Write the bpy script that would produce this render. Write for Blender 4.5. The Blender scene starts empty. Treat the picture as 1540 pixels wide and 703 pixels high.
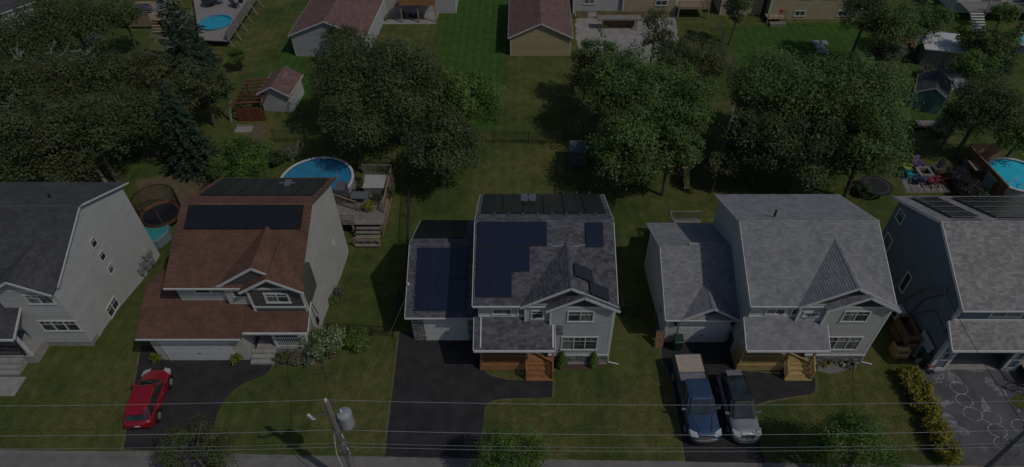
import bpy, math, random
import numpy as np
from mathutils import Vector, Matrix

# ---------------------------------------------------------------- camera, sky, sun, exposure
SC = bpy.context.scene
COL = SC.collection
R = math.radians
PITCH = R(44.5); FOC = 977.0; CAMH = 36.0
cam_d = bpy.data.cameras.new('camera'); cam = bpy.data.objects.new('camera', cam_d); COL.objects.link(cam)
cam.location = (0, 0, CAMH); cam.rotation_euler = (R(90) - PITCH, 0, 0)
cam_d.sensor_width = 36; cam_d.lens = 36 * FOC / 1540; cam_d.shift_x = -18 / 1540
cam_d.clip_start = 0.5; cam_d.clip_end = 3000
SC.camera = cam
SUN = Vector((0.66, -0.42, 1.0)).normalized()
W = bpy.data.worlds.new('World'); SC.world = W; W.use_nodes = True
wn = W.node_tree.nodes; wl = W.node_tree.links
sky = wn.new('ShaderNodeTexSky'); sky.sky_type = 'NISHITA'; sky.sun_disc = False
sky.sun_elevation = math.asin(SUN.z); sky.sun_rotation = math.atan2(SUN.x, SUN.y)
wl.new(sky.outputs[0], wn['Background'].inputs[0]); wn['Background'].inputs[1].default_value = 0.12
sd = bpy.data.lights.new('sun', 'SUN'); sd.energy = 3.1; sd.angle = R(0.6); sd.color = (1.0, 0.955, 0.88)
so = bpy.data.objects.new('sun', sd); COL.objects.link(so); so.location = (40, -30, 80)
so.rotation_euler = SUN.to_track_quat('Z', 'Y').to_euler()
SC.view_settings.view_transform = 'Standard'; SC.view_settings.look = 'None'
SC.view_settings.gamma = 1; SC.view_settings.exposure = -1.68
SC.view_settings.use_curve_mapping = False

random.seed(7); RNG = np.random.default_rng(7)
_s, _c = math.sin(PITCH), math.cos(PITCH)
def at(px, py, z=0.0):
    """point of the place at height z that the survey of the photograph puts at (px, py)"""
    u = (px - 788) / FOC; v = (py - 351.5) / FOC
    t = (CAMH - z) / (_s + v * _c)
    return Vector((u * t, t * (_c - v * _s), z))

# ---------------------------------------------------------------- materials
MATS = {}
def mat(name, col, rough=0.8, col2=None, nscale=3.0, bump=0.0, bscale=40.0, metal=0.0, tone=0.0, spec=0.5,
        coat=0.0, stops=(0.35, 0.65), detail=5, tint=None, stretch=None):
    if name in MATS: return MATS[name]
    m = bpy.data.materials.new(name); m.use_nodes = True; MATS[name] = m
    nt = m.node_tree; N = nt.nodes; L = nt.links; b = N['Principled BSDF']
    b.inputs['Roughness'].default_value = rough; b.inputs['Metallic'].default_value = metal
    b.inputs['Specular IOR Level'].default_value = spec
    b.inputs['Coat Weight'].default_value = coat
    geo = N.new('ShaderNodeNewGeometry')
    pos = geo.outputs['Position']
    if stretch:
        mp = N.new('ShaderNodeMapping'); mp.inputs['Scale'].default_value = stretch
        L.new(pos, mp.inputs['Vector']); pos = mp.outputs[0]
    out = None
    if col2 is None: col2 = tuple(c * 0.78 for c in col)
    nz = N.new('ShaderNodeTexNoise'); nz.inputs['Scale'].default_value = nscale; nz.inputs['Detail'].default_value = detail
    nz.inputs['Roughness'].default_value = 0.62
    L.new(pos, nz.inputs['Vector'])
    rp = N.new('ShaderNodeValToRGB'); rp.color_ramp.elements[0].position = stops[0]; rp.color_ramp.elements[1].position = stops[1]
    rp.color_ramp.elements[0].color = (*col2, 1); rp.color_ramp.elements[1].color = (*col, 1)
    L.new(nz.outputs['Fac'], rp.inputs[0]); out = rp.outputs[0]
    if tone:
        at_ = N.new('ShaderNodeAttribute'); at_.attribute_name = 'tone'
        ma = N.new('ShaderNodeMapRange'); ma.inputs['To Min'].default_value = 1 - tone; ma.inputs['To Max'].default_value = 1 + tone
        L.new(at_.outputs['Fac'], ma.inputs['Value'])
        vm = N.new('ShaderNodeVectorMath'); vm.operation = 'SCALE'
        L.new(out, vm.inputs[0]); L.new(ma.outputs[0], vm.inputs['Scale']); out = vm.outputs[0]
        if tint:
            mx = N.new('ShaderNodeMix'); mx.data_type = 'RGBA'; mx.blend_type = 'MIX'
            pw = N.new('ShaderNodeMath'); pw.operation = 'POWER'; pw.inputs[1].default_value = 3.0
            L.new(at_.outputs['Fac'], pw.inputs[0]); L.new(pw.outputs[0], mx.inputs['Factor'])
            L.new(out, mx.inputs['A']); mx.inputs['B'].default_value = (*tint, 1); out = mx.outputs['Result']
    L.new(out, b.inputs['Base Color'])
    if bump:
        bn = N.new('ShaderNodeTexNoise'); bn.inputs['Scale'].default_value = bscale; bn.inputs['Detail'].default_value = 6
        L.new(geo.outputs['Position'], bn.inputs['Vector'])
        bp = N.new('ShaderNodeBump'); bp.inputs['Strength'].default_value = bump; bp.inputs['Distance'].default_value = 0.03
        L.new(bn.outputs['Fac'], bp.inputs['Height']); L.new(bp.outputs[0], b.inputs['Normal'])
    return m
def leafmat(name, col, tint, rough=0.55):
    if name in MATS: return MATS[name]
    m = mat(name, col, rough, tuple(c * 0.6 for c in col), 0.5, tone=0.45, tint=tint, spec=0.3)
    nt = m.node_tree; N = nt.nodes; L = nt.links; b = N['Principled BSDF']
    src = b.inputs['Base Color'].links[0].from_socket
    tr = N.new('ShaderNodeBsdfTranslucent'); L.new(src, tr.inputs['Color'])
    ms = N.new('ShaderNodeMixShader'); ms.inputs[0].default_value = 0.38
    L.new(b.outputs[0], ms.inputs[1]); L.new(tr.outputs[0], ms.inputs[2]); L.new(ms.outputs[0], N['Material Output'].inputs[0])
    return m

def M_lawn(nm='lawn', lushpos=(0.60, 0.72), drypos=(0.40, 0.60), stripe=0.0):
    m = bpy.data.materials.new(nm); m.use_nodes = True; MATS[nm] = m
    nt = m.node_tree; N = nt.nodes; L = nt.links; b = N['Principled BSDF']; b.inputs['Roughness'].default_value = 0.95
    b.inputs['Specular IOR Level'].default_value = 0.1
    geo = N.new('ShaderNodeNewGeometry')
    def noise(sc, det=5, vec=None, ro=0.6):
        n = N.new('ShaderNodeTexNoise'); n.inputs['Scale'].default_value = sc; n.inputs['Detail'].default_value = det
        n.inputs['Roughness'].default_value = ro
        L.new(vec or geo.outputs['Position'], n.inputs['Vector']); return n.outputs['Fac']
    def ramp(f, stops):
        r = N.new('ShaderNodeValToRGB'); e = r.color_ramp.elements
        e[0].position, e[0].color = stops[0][0], (*stops[0][1], 1); e[1].position, e[1].color = stops[1][0], (*stops[1][1], 1)
        for p, c in stops[2:]:
            q = e.new(p); q.color = (*c, 1)
        L.new(f, r.inputs[0]); return r.outputs[0]
    def mix(a, bb, f, mode='MIX'):
        x = N.new('ShaderNodeMix'); x.data_type = 'RGBA'; x.blend_type = mode
        L.new(a, x.inputs['A']); L.new(bb, x.inputs['B'])
        if isinstance(f, float): x.inputs['Factor'].default_value = f
        else: L.new(f, x.inputs['Factor'])
        return x.outputs['Result']
    green = ramp(noise(0.35, 8), [(0.3, (0.046, 0.074, 0.019)), (0.7, (0.080, 0.115, 0.033))])
    dry = ramp(noise(1.7, 8), [(0.3, (0.085, 0.105, 0.030)), (0.7, (0.150, 0.142, 0.055))])
    f = ramp(noise(0.16, 7, ro=0.65), [(drypos[0], (0, 0, 0)), (drypos[1], (1, 1, 1))])
    c = mix(green, dry, f)
    lush = ramp(noise(0.06, 3), [(lushpos[0], (0, 0, 0)), (lushpos[1], (1, 1, 1))])
    lc = ramp(noise(3.0, 6), [(0.3, (0.040, 0.092, 0.018)), (0.7, (0.068, 0.140, 0.030))])
    c = mix(c, lc, lush)
    fine = ramp(noise(9, 8, ro=0.8), [(0.3, (0.45, 0.47, 0.42)), (0.7, (1.45, 1.4, 1.35))])
    c = mix(c, fine, 0.85, 'MULTIPLY')
    mid = ramp(noise(1.1, 5), [(0.3, (0.72, 0.74, 0.7)), (0.72, (1.25, 1.2, 1.2))])
    c = mix(c, mid, 0.8, 'MULTIPLY')
    wv = N.new('ShaderNodeTexWave'); wv.inputs['Scale'].default_value = 0.33; wv.inputs['Distortion'].default_value = 0.8
    L.new(geo.outputs['Position'], wv.inputs['Vector'])
    st = ramp(wv.outputs['Fac'], [(0.2, (0.9, 0.9, 0.9)), (0.8, (1.1, 1.1, 1.1))])
    c = mix(c, st, 0.35 + stripe, 'MULTIPLY')
    L.new(c, b.inputs['Base Color'])
    bp = N.new('ShaderNodeBump'); bp.inputs['Strength'].default_value = 0.9; bp.inputs['Distance'].default_value = 0.05
    L.new(noise(14, 8), bp.inputs['Height']); L.new(bp.outputs[0], b.inputs['Normal'])
    return m
def M_cells(name, col, line, sx, sy, rough=0.22, mort=0.03):
    """solar glass: a printed grid of cells, in the panel's own coordinates"""
    m = bpy.data.materials.new(name); m.use_nodes = True; MATS[name] = m
    nt = m.node_tree; N = nt.nodes; L = nt.links; b = N['Principled BSDF']; b.inputs['Roughness'].default_value = rough
    tc = N.new('ShaderNodeTexCoord'); br = N.new('ShaderNodeTexBrick'); br.offset = 0
    br.inputs['Scale'].default_value = 1; br.inputs['Mortar Size'].default_value = mort; br.inputs['Mortar Smooth'].default_value = 0.2
    br.inputs['Brick Width'].default_value = sx; br.inputs['Row Height'].default_value = sy
    br.inputs['Color1'].default_value = (*col, 1); br.inputs['Color2'].default_value = (*[c * 1.25 for c in col], 1); br.inputs['Mortar'].default_value = (*line, 1)
    L.new(tc.outputs['Object'], br.inputs['Vector']); L.new(br.outputs['Color'], b.inputs['Base Color'])
    b.inputs['Coat Weight'].default_value = 0.3
    return m
def M_glass(name='window_glass', col=(0.02, 0.024, 0.028)):
    m = mat(name, col, 0.06, tuple(c * 2.6 for c in col), 1.4, spec=0.7, stops=(0.45, 0.6)); return m
def M_water(name, col, col2):
    m = mat(name, col, 0.07, col2, 1.1, bump=0.5, bscale=5.0, spec=0.5); return m

M_lawn(); M_lawn('lush_lawn', (0.2, 0.5), (0.5, 0.8), 0.4); M_lawn('dry_lawn', (0.75, 0.95), (0.36, 0.52))
cells_blue = M_cells('solar_glass_blue', (0.010, 0.014, 0.034), (0.018, 0.026, 0.056), 0.17, 0.17, 0.2, 0.012)
cells_black = M_cells('solar_glass_black', (0.012, 0.012, 0.014), (0.024, 0.024, 0.026), 0.17, 0.17, 0.28, 0.01)
cells_grid = M_cells('solar_glass_grid', (0.010, 0.011, 0.015), (0.22, 0.22, 0.23), 0.52, 0.52, 0.2, 0.016)
mat_tube = M_cells('pool_heating_mat', (0.011, 0.011, 0.011), (0.004, 0.004, 0.004), 50, 0.05, 0.45, 0.012)
glass = M_glass()
white = mat('white_trim', (0.60, 0.60, 0.59), 0.5, (0.54, 0.54, 0.53), 2)
offwhite = mat('off_white_vinyl', (0.62, 0.61, 0.57), 0.6, (0.52, 0.51, 0.48), 1.5)
sid_cream = mat('cream_siding', (0.42, 0.41, 0.375), 0.7, (0.37, 0.36, 0.33), 0.8, tone=0.05)
sid_white = mat('white_siding', (0.44, 0.44, 0.43), 0.7, (0.39, 0.39, 0.385), 0.8, tone=0.05)
sid_grey = mat('light_grey_siding', (0.40, 0.41, 0.42), 0.7, (0.35, 0.36, 0.37), 0.8, tone=0.05)
sid_beige = mat('beige_grey_siding', (0.42, 0.42, 0.39), 0.7, (0.37, 0.37, 0.35), 0.8, tone=0.05)
sid_blue = mat('slate_blue_siding', (0.130, 0.172, 0.210), 0.7, (0.113, 0.150, 0.184), 0.8, tone=0.06)
sid_olive = mat('dark_olive_siding', (0.085, 0.08, 0.07), 0.7, (0.07, 0.068, 0.06), 0.8, tone=0.06)
sid_tan = mat('tan_siding', (0.40, 0.33, 0.22), 0.7, (0.36, 0.30, 0.2), 0.8, tone=0.05)
sid_yell = mat('pale_yellow_siding', (0.42, 0.35, 0.20), 0.7, (0.37, 0.31, 0.18), 0.8, tone=0.05)
sid_green = mat('sage_green_siding', (0.17, 0.28, 0.27), 0.7, (0.14, 0.23, 0.22), 0.8, tone=0.08)
gab_dark = mat('charcoal_shakes', (0.055, 0.056, 0.062), 0.8, (0.04, 0.04, 0.045), 4, tone=0.2)
rf_grey = mat('grey_shingle', (0.265, 0.265, 0.275), 0.93, (0.215, 0.215, 0.225), 1.0, bump=0.5, bscale=60, tone=0.15, spec=0.2)
rf_grey2 = mat('charcoal_shingle', (0.125, 0.125, 0.14), 0.93, (0.088, 0.088, 0.10), 1.3, bump=0.5, bscale=60, tone=0.32, spec=0.2)
rf_grey3 = mat('warm_grey_shingle', (0.29, 0.275, 0.27), 0.93, (0.235, 0.222, 0.22), 1.0, bump=0.5, bscale=60, tone=0.22, spec=0.2)
rf_dark = mat('dark_grey_shingle', (0.085, 0.086, 0.09), 0.93, (0.062, 0.063, 0.068), 1.0, bump=0.5, bscale=60, tone=0.16, spec=0.2)
rf_brown = mat('brown_shingle', (0.160, 0.086, 0.062), 0.93, (0.120, 0.064, 0.048), 0.8, bump=0.5, bscale=60, tone=0.13, spec=0.2)
rf_plum = mat('plum_brown_shingle', (0.185, 0.115, 0.105), 0.93, (0.155, 0.095, 0.088), 0.8, bump=0.5, bscale=60, tone=0.2, spec=0.2)
stone = mat('ledge_stone', (0.24, 0.235, 0.23), 0.9, (0.09, 0.09, 0.092), 6, bump=0.5, tone=0.5)
concrete = mat('concrete', (0.33, 0.32, 0.30), 0.9, (0.25, 0.24, 0.23), 1.5, bump=0.3)
asphalt = mat('driveway_asphalt', (0.047, 0.045, 0.047), 0.85, (0.026, 0.025, 0.027), 0.9, bump=0.9, bscale=70, spec=0.3)
asphalt_old = mat('weathered_asphalt', (0.135, 0.13, 0.145), 0.9, (0.085, 0.082, 0.093), 0.7, bump=0.6, bscale=70, spec=0.3)
roadmat = mat('road_gravelly_asphalt', (0.215, 0.20, 0.185), 0.95, (0.16, 0.15, 0.14), 0.8, bump=0.6, bscale=60)
soil = mat('dry_soil', (0.16, 0.115, 0.075), 0.95, (0.09, 0.085, 0.035), 2.5, bump=0.8, bscale=25)
soil_red = mat('red_brown_mulch', (0.11, 0.055, 0.04), 0.95, (0.065, 0.04, 0.03), 8, bump=0.9, bscale=25)
gravel = mat('grey_gravel', (0.26, 0.25, 0.24), 0.95, (0.12, 0.115, 0.11), 14, bump=0.9, bscale=30)
paver = mat('patio_paver', (0.26, 0.235, 0.215), 0.9, (0.18, 0.165, 0.155), 3, bump=0.4, tone=0.25)
cedar = mat('orange_brown_lumber', (0.42, 0.20, 0.08), 0.7, (0.22, 0.10, 0.04), 3, tone=0.2, stretch=(1, 6, 6))
pine_w = mat('yellow_lumber', (0.52, 0.38, 0.16), 0.7, (0.32, 0.21, 0.08), 3, tone=0.2, stretch=(1, 6, 6))
deckgrey = mat('weathered_deck_wood', (0.26, 0.24, 0.215), 0.8, (0.18, 0.165, 0.15), 3, tone=0.15)
decktan = mat('tan_deck_wood', (0.34, 0.26, 0.18), 0.8, (0.25, 0.18, 0.12), 3, tone=0.18)
fencewood = mat('brown_stained_wood', (0.27, 0.155, 0.09), 0.8, (0.14, 0.075, 0.042), 3, tone=0.22)
redwood = mat('red_stained_wood', (0.17, 0.055, 0.03), 0.8, (0.12, 0.04, 0.024), 3, tone=0.25)
fence_wire = mat('fence_wire', (0.12, 0.12, 0.12), 0.6, (0.09, 0.09, 0.09), 5)
steel = mat('galvanised_steel', (0.32, 0.33, 0.34), 0.4, (0.25, 0.26, 0.27), 5, metal=0.7)
blackm = mat('black_metal', (0.018, 0.018, 0.018), 0.5, (0.012, 0.012, 0.012), 5)
wiremat = mat('overhead_wire', (0.30, 0.30, 0.31), 0.5, (0.26, 0.26, 0.27), 2)
glass_c = mat('curtained_glass', (.17, .18, .19), .1, (.05, .055, .06), 2.5, spec=.7, stops=(.4, .5), stretch=(3, 3, .3))
dframe = mat('dark_anodised_frame', (.025, .028, .038), .4, (.02, .022, .03), 3)
polewood = mat('pole_wood', (0.26, 0.235, 0.20), 0.9, (0.14, 0.12, 0.10), 8, bump=0.6, stretch=(6, 6, 0.6))
rubber = mat('tyre_rubber', (0.015, 0.015, 0.015), 0.85, (0.01, 0.01, 0.01), 8)
bark = mat('bark', (0.15, 0.13, 0.105), 0.95, (0.07, 0.06, 0.05), 5, bump=0.8, stretch=(4, 4, 1))
deadw = mat('dead_wood', (0.34, 0.32, 0.29), 0.95, (0.2, 0.19, 0.17), 5)
plastic = lambda n, c, r=0.45: mat(n, c, r, tuple(x * 0.85 for x in c), 3)

# ---------------------------------------------------------------- mesh building
class MB:
    def __init__(s): s.v = []; s.f = []; s.t = []; s.pc = []
    def quadify(s, vs, fs, tone=None):
        o = len(s.v); s.pc.append((o, len(s.f), len(vs), len(fs))); s.v.extend([tuple(p) for p in vs]); t = random.random() if tone is None else tone
        for f in fs: s.f.append([o + i for i in f]); s.t.append(t)
    def box(s, x0, x1, y0, y1, z0, z1, tone=None):
        vs = [(x, y, z) for z in (z0, z1) for y in (y0, y1) for x in (x0, x1)]
        s.quadify(vs, [(0, 2, 3, 1), (4, 5, 7, 6), (0, 1, 5, 4), (2, 6, 7, 3), (0, 4, 6, 2), (1, 3, 7, 5)], tone)
    def bar(s, p, q, w, h=None, up=(0, 0, 1), tone=None):
        """rectangular bar from p to q, w wide, h deep"""
        p = Vector(p); q = Vector(q); d = (q - p)
        if d.length < 1e-6: return
        d.normalize(); h = h or w; up = Vector(up)
        if abs(d.dot(up)) > 0.98: up = Vector((0, 1, 0))
        a = d.cross(up).normalized() * w / 2; b = a.cross(d).normalized() * h / 2
        vs = [p - a - b, p + a - b, p + a + b, p - a + b, q - a - b, q + a - b, q + a + b, q - a + b]
        s.quadify(vs, [(0, 3, 2, 1), (4, 5, 6, 7), (0, 1, 5, 4), (1, 2, 6, 5), (2, 3, 7, 6), (3, 0, 4, 7)], tone)
    def tube(s, pts, rad, n=6, tone=None):
        pts = [Vector(p) for p in pts]; rr = rad if isinstance(rad, (list, tuple)) else [rad] * len(pts)
        rings = []
        for i, p in enumerate(pts):
            d = (pts[min(i + 1, len(pts) - 1)] - pts[max(i - 1, 0)])
            if d.length < 1e-7: d = Vector((0, 0, 1))
            d.normalize(); up = Vector((0, 0, 1)) if abs(d.z) < 0.9 else Vector((1, 0, 0))
            a = d.cross(up).normalized(); b = d.cross(a)
            rings.append([p + (a * math.cos(6.2832 * k / n) + b * math.sin(6.2832 * k / n)) * rr[i] for k in range(n)])
        s.loft(rings, tone)
    def loft(s, rings, tone=None, cap=True, wrap=False):
        n = len(rings[0]); vs = [p for r in rings for p in r]; fs = []
        m_ = len(rings)
        for i in range(m_ if wrap else m_ - 1):
            j = (i + 1) % m_
            for k in range(n):
                k2 = (k + 1) % n; fs.append((i * n + k, i * n + k2, j * n + k2, j * n + k))
        if cap and not wrap: fs.append(tuple(range(n - 1, -1, -1))); fs.append(tuple((len(rings) - 1) * n + k for k in range(n)))
        s.quadify(vs, fs, tone)
    def lathe(s, c, prof, n=24, tone=None, sx=1, sy=1, wrap=False):
        c = Vector(c)
        s.loft([[c + Vector((r * math.cos(6.2832 * k / n) * sx, r * math.sin(6.2832 * k / n) * sy, z)) for k in range(n)] for r, z in prof], tone, wrap=wrap)
    def prism(s, poly, z0, z1, tone=None):
        n = len(poly); vs = [(p[0], p[1], z0) for p in poly] + [(p[0], p[1], z1) for p in poly]
        fs = [tuple(range(n - 1, -1, -1)), tuple(range(n, 2 * n))] + [(k, (k + 1) % n, n + (k + 1) % n, n + k) for k in range(n)]
        s.quadify(vs, fs, tone)
    def slab(s, pts, thick, tone=None):
        """planar polygon pts (ccw seen from outside) thickened inwards"""
        pts = [Vector(p) for p in pts]
        nrm = Vector((0, 0, 0))
        for i in range(len(pts)): nrm += pts[i].cross(pts[(i + 1) % len(pts)])
        nrm.normalize(); n = len(pts)
        vs = pts + [p - nrm * thick for p in pts]
        fs = [tuple(range(n)), tuple(range(2 * n - 1, n - 1, -1))] + [(k, n + k, n + (k + 1) % n, (k + 1) % n) for k in range(n)]
        s.quadify(vs, fs, tone)
    def tiles(s, pts, U, row, tab, lift=0.014, stag=True, off=0.004, jit=0.0):
        """rows of tabs/boards over the planar polygon; U runs along the rows. real stepped relief."""
        pts = [Vector(p) for p in pts]; nrm = Vector((0, 0, 0))
        for i in range(len(pts)): nrm += (pts[i] - pts[0]).cross(pts[(i + 1) % len(pts)] - pts[0])
        nrm.normalize(); U = Vector(U).normalized(); Wd = nrm.cross(U).normalized()
        if Wd.z < 0: Wd = -Wd
        O = pts[0]; P2 = [((p - O).dot(U), (p - O).dot(Wd)) for p in pts]
        w0 = min(p[1] for p in P2); w1 = max(p[1] for p in P2)
        def span(w):
            xs = []
            for i in range(len(P2)):
                (ua, wa), (ub, wb) = P2[i], P2[(i + 1) % len(P2)]
                if (wa - w) * (wb - w) < 0: xs.append(ua + (ub - ua) * (w - wa) / (wb - wa))
            return (min(xs), max(xs)) if len(xs) >= 2 else None
        nr = max(1, int(round((w1 - w0) / row))); rh = (w1 - w0) / nr
        for r in range(nr):
            wa, wb = w0 + r * rh, w0 + (r + 1) * rh
            sa, sb = span(wa + 1e-4), span(wb - 1e-4)
            if sa is None and sb is None: continue
            sa = sa or sb; sb = sb or sa
            lo = min(sa[0], sb[0]); hi = max(sa[1], sb[1])
            u = lo - (random.random() * tab if stag else 0)
            while u < hi - 1e-5:
                tw = tab * (1 + random.uniform(-jit, jit)); a, b = u, u + tw; u += tw
                cl = lambda x, q: min(max(x, q[0]), q[1])
                a0, b0, a1, b1 = cl(a, sa), cl(b, sa), cl(a, sb), cl(b, sb)
                if b0 - a0 < 1e-4 and b1 - a1 < 1e-4: continue
                l = lift * random.uniform(0.8, 1.2)
                g = 0.006 if stag else 0.0
                Pp = lambda uu, ww, h: O + U * uu + Wd * ww + nrm * h
                vs = [Pp(a0 + g, wa, off), Pp(b0, wa, off), Pp(b0, wa, off + l), Pp(a0 + g, wa, off + l), Pp(b1, wb, off + 0.002), Pp(a1 + g, wb, off + 0.002)]
                s.quadify(vs, [(0, 1, 2, 3), (3, 2, 4, 5)])
    def mesh(s, name, origin=(0, 0, 0), smooth=False):
        me = bpy.data.meshes.new(name); o = Vector(origin)
        me.from_pydata([(p[0] - o[0], p[1] - o[1], p[2] - o[2]) for p in s.v], [], s.f)
        a = me.attributes.new('tone', 'FLOAT', 'FACE'); a.data.foreach_set('value', np.array(s.t, dtype=np.float32))
        if smooth: me.polygons.foreach_set('use_smooth', [True] * len(me.polygons))
        me.update(); return me
def wloc(o):
    v = Vector((0, 0, 0))
    while o is not None: v += o.location; o = o.parent
    return v
def props(o, label=None, cat=None, group=None, kind=None):
    for k, v in (('label', label), ('category', cat), ('group', group), ('kind', kind)):
        if v: o[k] = v
    return o
def thing(name, label, cat, loc=(0, 0, 0), group=None, rz=0.0):
    o = bpy.data.objects.new(name, None); COL.objects.link(o); o.location = loc; o.rotation_euler = (0, 0, rz)
    o.empty_display_size = 0.3
    return props(o, label, cat, group)
SPLIT = {'corner_trim', 'rake_board', 'support_post', 'post', 'meter_box', 'pillars', 'wall_lamp', 'bed_rail', 'corner_trim_pair', 'roof_ribs', 'wiper', 'hardware', 'wheels', 'wall_vent', 'shelf', 'seat', 'bracket', 'rib', 'utility_boxes', 'garage_door_frame', 'base_trim', 'garage_lining', 'roof_vent', 'pane', 'lower_wall', 'roof_flashing', 'beam'}
def part(mb, name, m, parent=None, local=False, label=None, kind=None, smooth=False, cat=None, group=None, bevel=0):
    """mesh part; coordinates are world ones unless local"""
    if isinstance(mb, MB) and name in SPLIT and len(mb.pc) > 1:
        last = None
        for o_, f_, nv, nf_ in mb.pc:
            q = MB(); q.quadify(mb.v[o_:o_ + nv], [[i - o_ for i in fc] for fc in mb.f[f_:f_ + nf_]], mb.t[f_]); last = part(q, name, m, parent, local, label, kind, smooth, cat, group, bevel)
        return last
    org = (0, 0, 0) if (local or parent is None) else wloc(parent)
    me = mb.mesh(name, org, smooth) if isinstance(mb, MB) else mb
    if m is not None and len(me.materials) == 0: me.materials.append(m)
    o = bpy.data.objects.new(name, me); COL.objects.link(o)
    if parent is not None: o.parent = parent
    if bevel:
        bm = o.modifiers.new('bevel', 'BEVEL'); bm.width = bevel; bm.segments = 2; bm.limit_method = 'ANGLE'
    return props(o, label, cat, group, kind)
def single(mb, name, m, label, cat, loc, group=None, smooth=False, bevel=0, kind=None):
    """a thing that is one mesh, origin at its base"""
    me = mb.mesh(name, loc, smooth); me.materials.append(m)
    o = bpy.data.objects.new(name, me); COL.objects.link(o); o.location = loc
    if bevel:
        bm = o.modifiers.new('bevel', 'BEVEL'); bm.width = bevel; bm.segments = 2; bm.limit_method = 'ANGLE'
    return props(o, label, cat, group, kind)
def structure(mb, name, m, parent=None): return part(mb, name, m, parent, kind='structure' if parent is None else None)
def copy_tree(o, parent=None):
    c = o.copy(); COL.objects.link(c); c.parent = parent
    for ch in list(o.children): copy_tree(ch, c)
    return c
V = Vector
# ---------------------------------------------------------------- the setting: ground, road, driveways
def smooth_poly(pts, it=2):
    """round the corners of a polygon whose points are (x, y, round?)"""
    out = []
    n = len(pts)
    for i, p in enumerate(pts):
        if len(p) > 2 and p[2]:
            a = V(pts[i - 1][:2]); c = V(pts[(i + 1) % n][:2]); b = V(p[:2]); r = p[2]
            da = (a - b); dc = (c - b); p0 = b + da.normalized() * min(r, da.length * .5); p1 = b + dc.normalized() * min(r, dc.length * .5)
            for k in range(7):
                t = k / 6; out.append(tuple((p0 * (1 - t) ** 2 + b * 2 * t * (1 - t) + p1 * t * t)))
        else: out.append(tuple(p[:2]))
    return out
def sheet(name, poly, z, m, rough_edge=0.0, parent=None, thick=0.05, sub=0.35):
    """ground sheet with an uneven outline where rough_edge > 0"""
    out = []
    n = len(poly)
    for i in range(n):
        a = V(poly[i][:2]); b = V(poly[(i + 1) % n][:2]); L_ = (b - a).length
        k = max(1, int(L_ / sub)) if rough_edge else 1
        for j in range(k):
            q = a.lerp(b, j / k)
            if rough_edge and j: q += V((b.y - a.y, a.x - b.x)).normalized() * random.uniform(-1, 1) * rough_edge
            out.append((q.x, q.y))
    mb = MB(); mb.prism(out, z - thick, z)
    return part(mb, name, m, parent, kind='structure' if parent is None else None)
LOW = -1.4      # the back yards lie lower than the street
def gz(y):
    t = min(1, max(0, (y - 26.5) / 9.5)); return LOW * t * t * (3 - 2 * t)
g = MB(); ys = [-300, 0, 20, 26.5] + [26.5 + 9.5 * k / 12 for k in range(1, 13)] + [60, 120, 900]
g.loft([[(x, y, gz(y)) for x in (-600, 600)] for y in ys], cap=False)
g.f = [f for f in g.f if len(f) == 4][::2]; g.t = g.t[:len(g.f)]
structure(g, 'ground', MATS['lawn'])
def bk(px, py, h=0.0): return at(px, py, LOW + h)
def pb(lst): return [(*(bk(a[0], a[1]).xy),) + ((a[2],) if len(a) > 2 else ()) for a in lst]
def pg(lst, z=0): return [(*(at(a[0], a[1], z).xy),) + ((a[2],) if len(a) > 2 else ()) for a in lst]
# road: pale strip at the bottom of the picture, its verge a low broken kerb
sheet('road', [(-120, 19.0), (-31, 18.42), (0, 17.82), (30, 17.36), (120, 16.4), (120, 6), (-120, 8)], 0.012, roadmat, 0.03)
def driveway(lst, name='driveway', m=asphalt, edge=True):
    poly = smooth_poly(pg(lst))
    if edge:
        c = V((sum(p[0] for p in poly) / len(poly), sum(p[1] for p in poly) / len(poly)))
        big = []
        for p in poly:
            d = V(p) - c; big.append(tuple(V(p) + d.normalized() * 0.16))
        sheet('bare_soil_edge', big, 0.006, soil, 0.07)
    return sheet(name, poly, 0.016, m, 0.018)
driveway([(213, 520), (186, 676), (313, 682), (322, 640), (330, 610, 1.0), (362, 577, 1.3), (404, 563, .6), (416, 536), (356, 520)])
driveway([(601, 500), (579, 687), (718, 690), (727, 640), (728, 612, .6), (742, 600, 1.2), (830, 598), (831, 570), (760, 573, 1), (724, 560, 1), (720, 500)])
driveway([(986, 470), (997, 545), (1011, 570), (1031, 695), (1152, 697), (1131, 625), (1139, 605, 1.0), (1226, 592, .4), (1226, 568), (1112, 558), (1105, 490)])
dw4 = driveway([(1376, 545), (1404, 600), (1452, 699), (1700, 705), (1640, 600), (1560, 548), (1404, 551)], m=asphalt_old)
# chalk on the driveway of the blue house: rings and a scribbled triangle, flat marks laid on the asphalt
chalk = mat('chalk', (0.46, 0.46, 0.49), 0.95, (0.15, 0.15, 0.17), 9, stops=(0.4, 0.55))
chalkdust = mat('chalk_dust', (0.26, 0.26, 0.29), 0.95, (0.095, 0.093, 0.102), 3.5, stops=(0.4, 0.62))
def chalk_ring(px, py, rx, ry, rz=0, w=0.04):
    c = at(px, py); mb = MB(); n = 30; o = []; i_ = []
    for k in range(n):
        a = 6.2832 * k / n; q = 1 + random.uniform(-.03, .03)
        for L_, r in ((o, 1), (i_, 0)):
            x = math.cos(a) * (rx * q - (w if not r else 0)); y = math.sin(a) * (ry * q - (w if not r else 0))
            L_.append((c.x + x * math.cos(rz) - y * math.sin(rz), c.y + x * math.sin(rz) + y * math.cos(rz), 0.0205))
    mb.quadify(o + i_, [(k, (k + 1) % n, n + (k + 1) % n, n + k) for k in range(n)])
    part(mb, 'chalk_ring', chalk, dw4)
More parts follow.
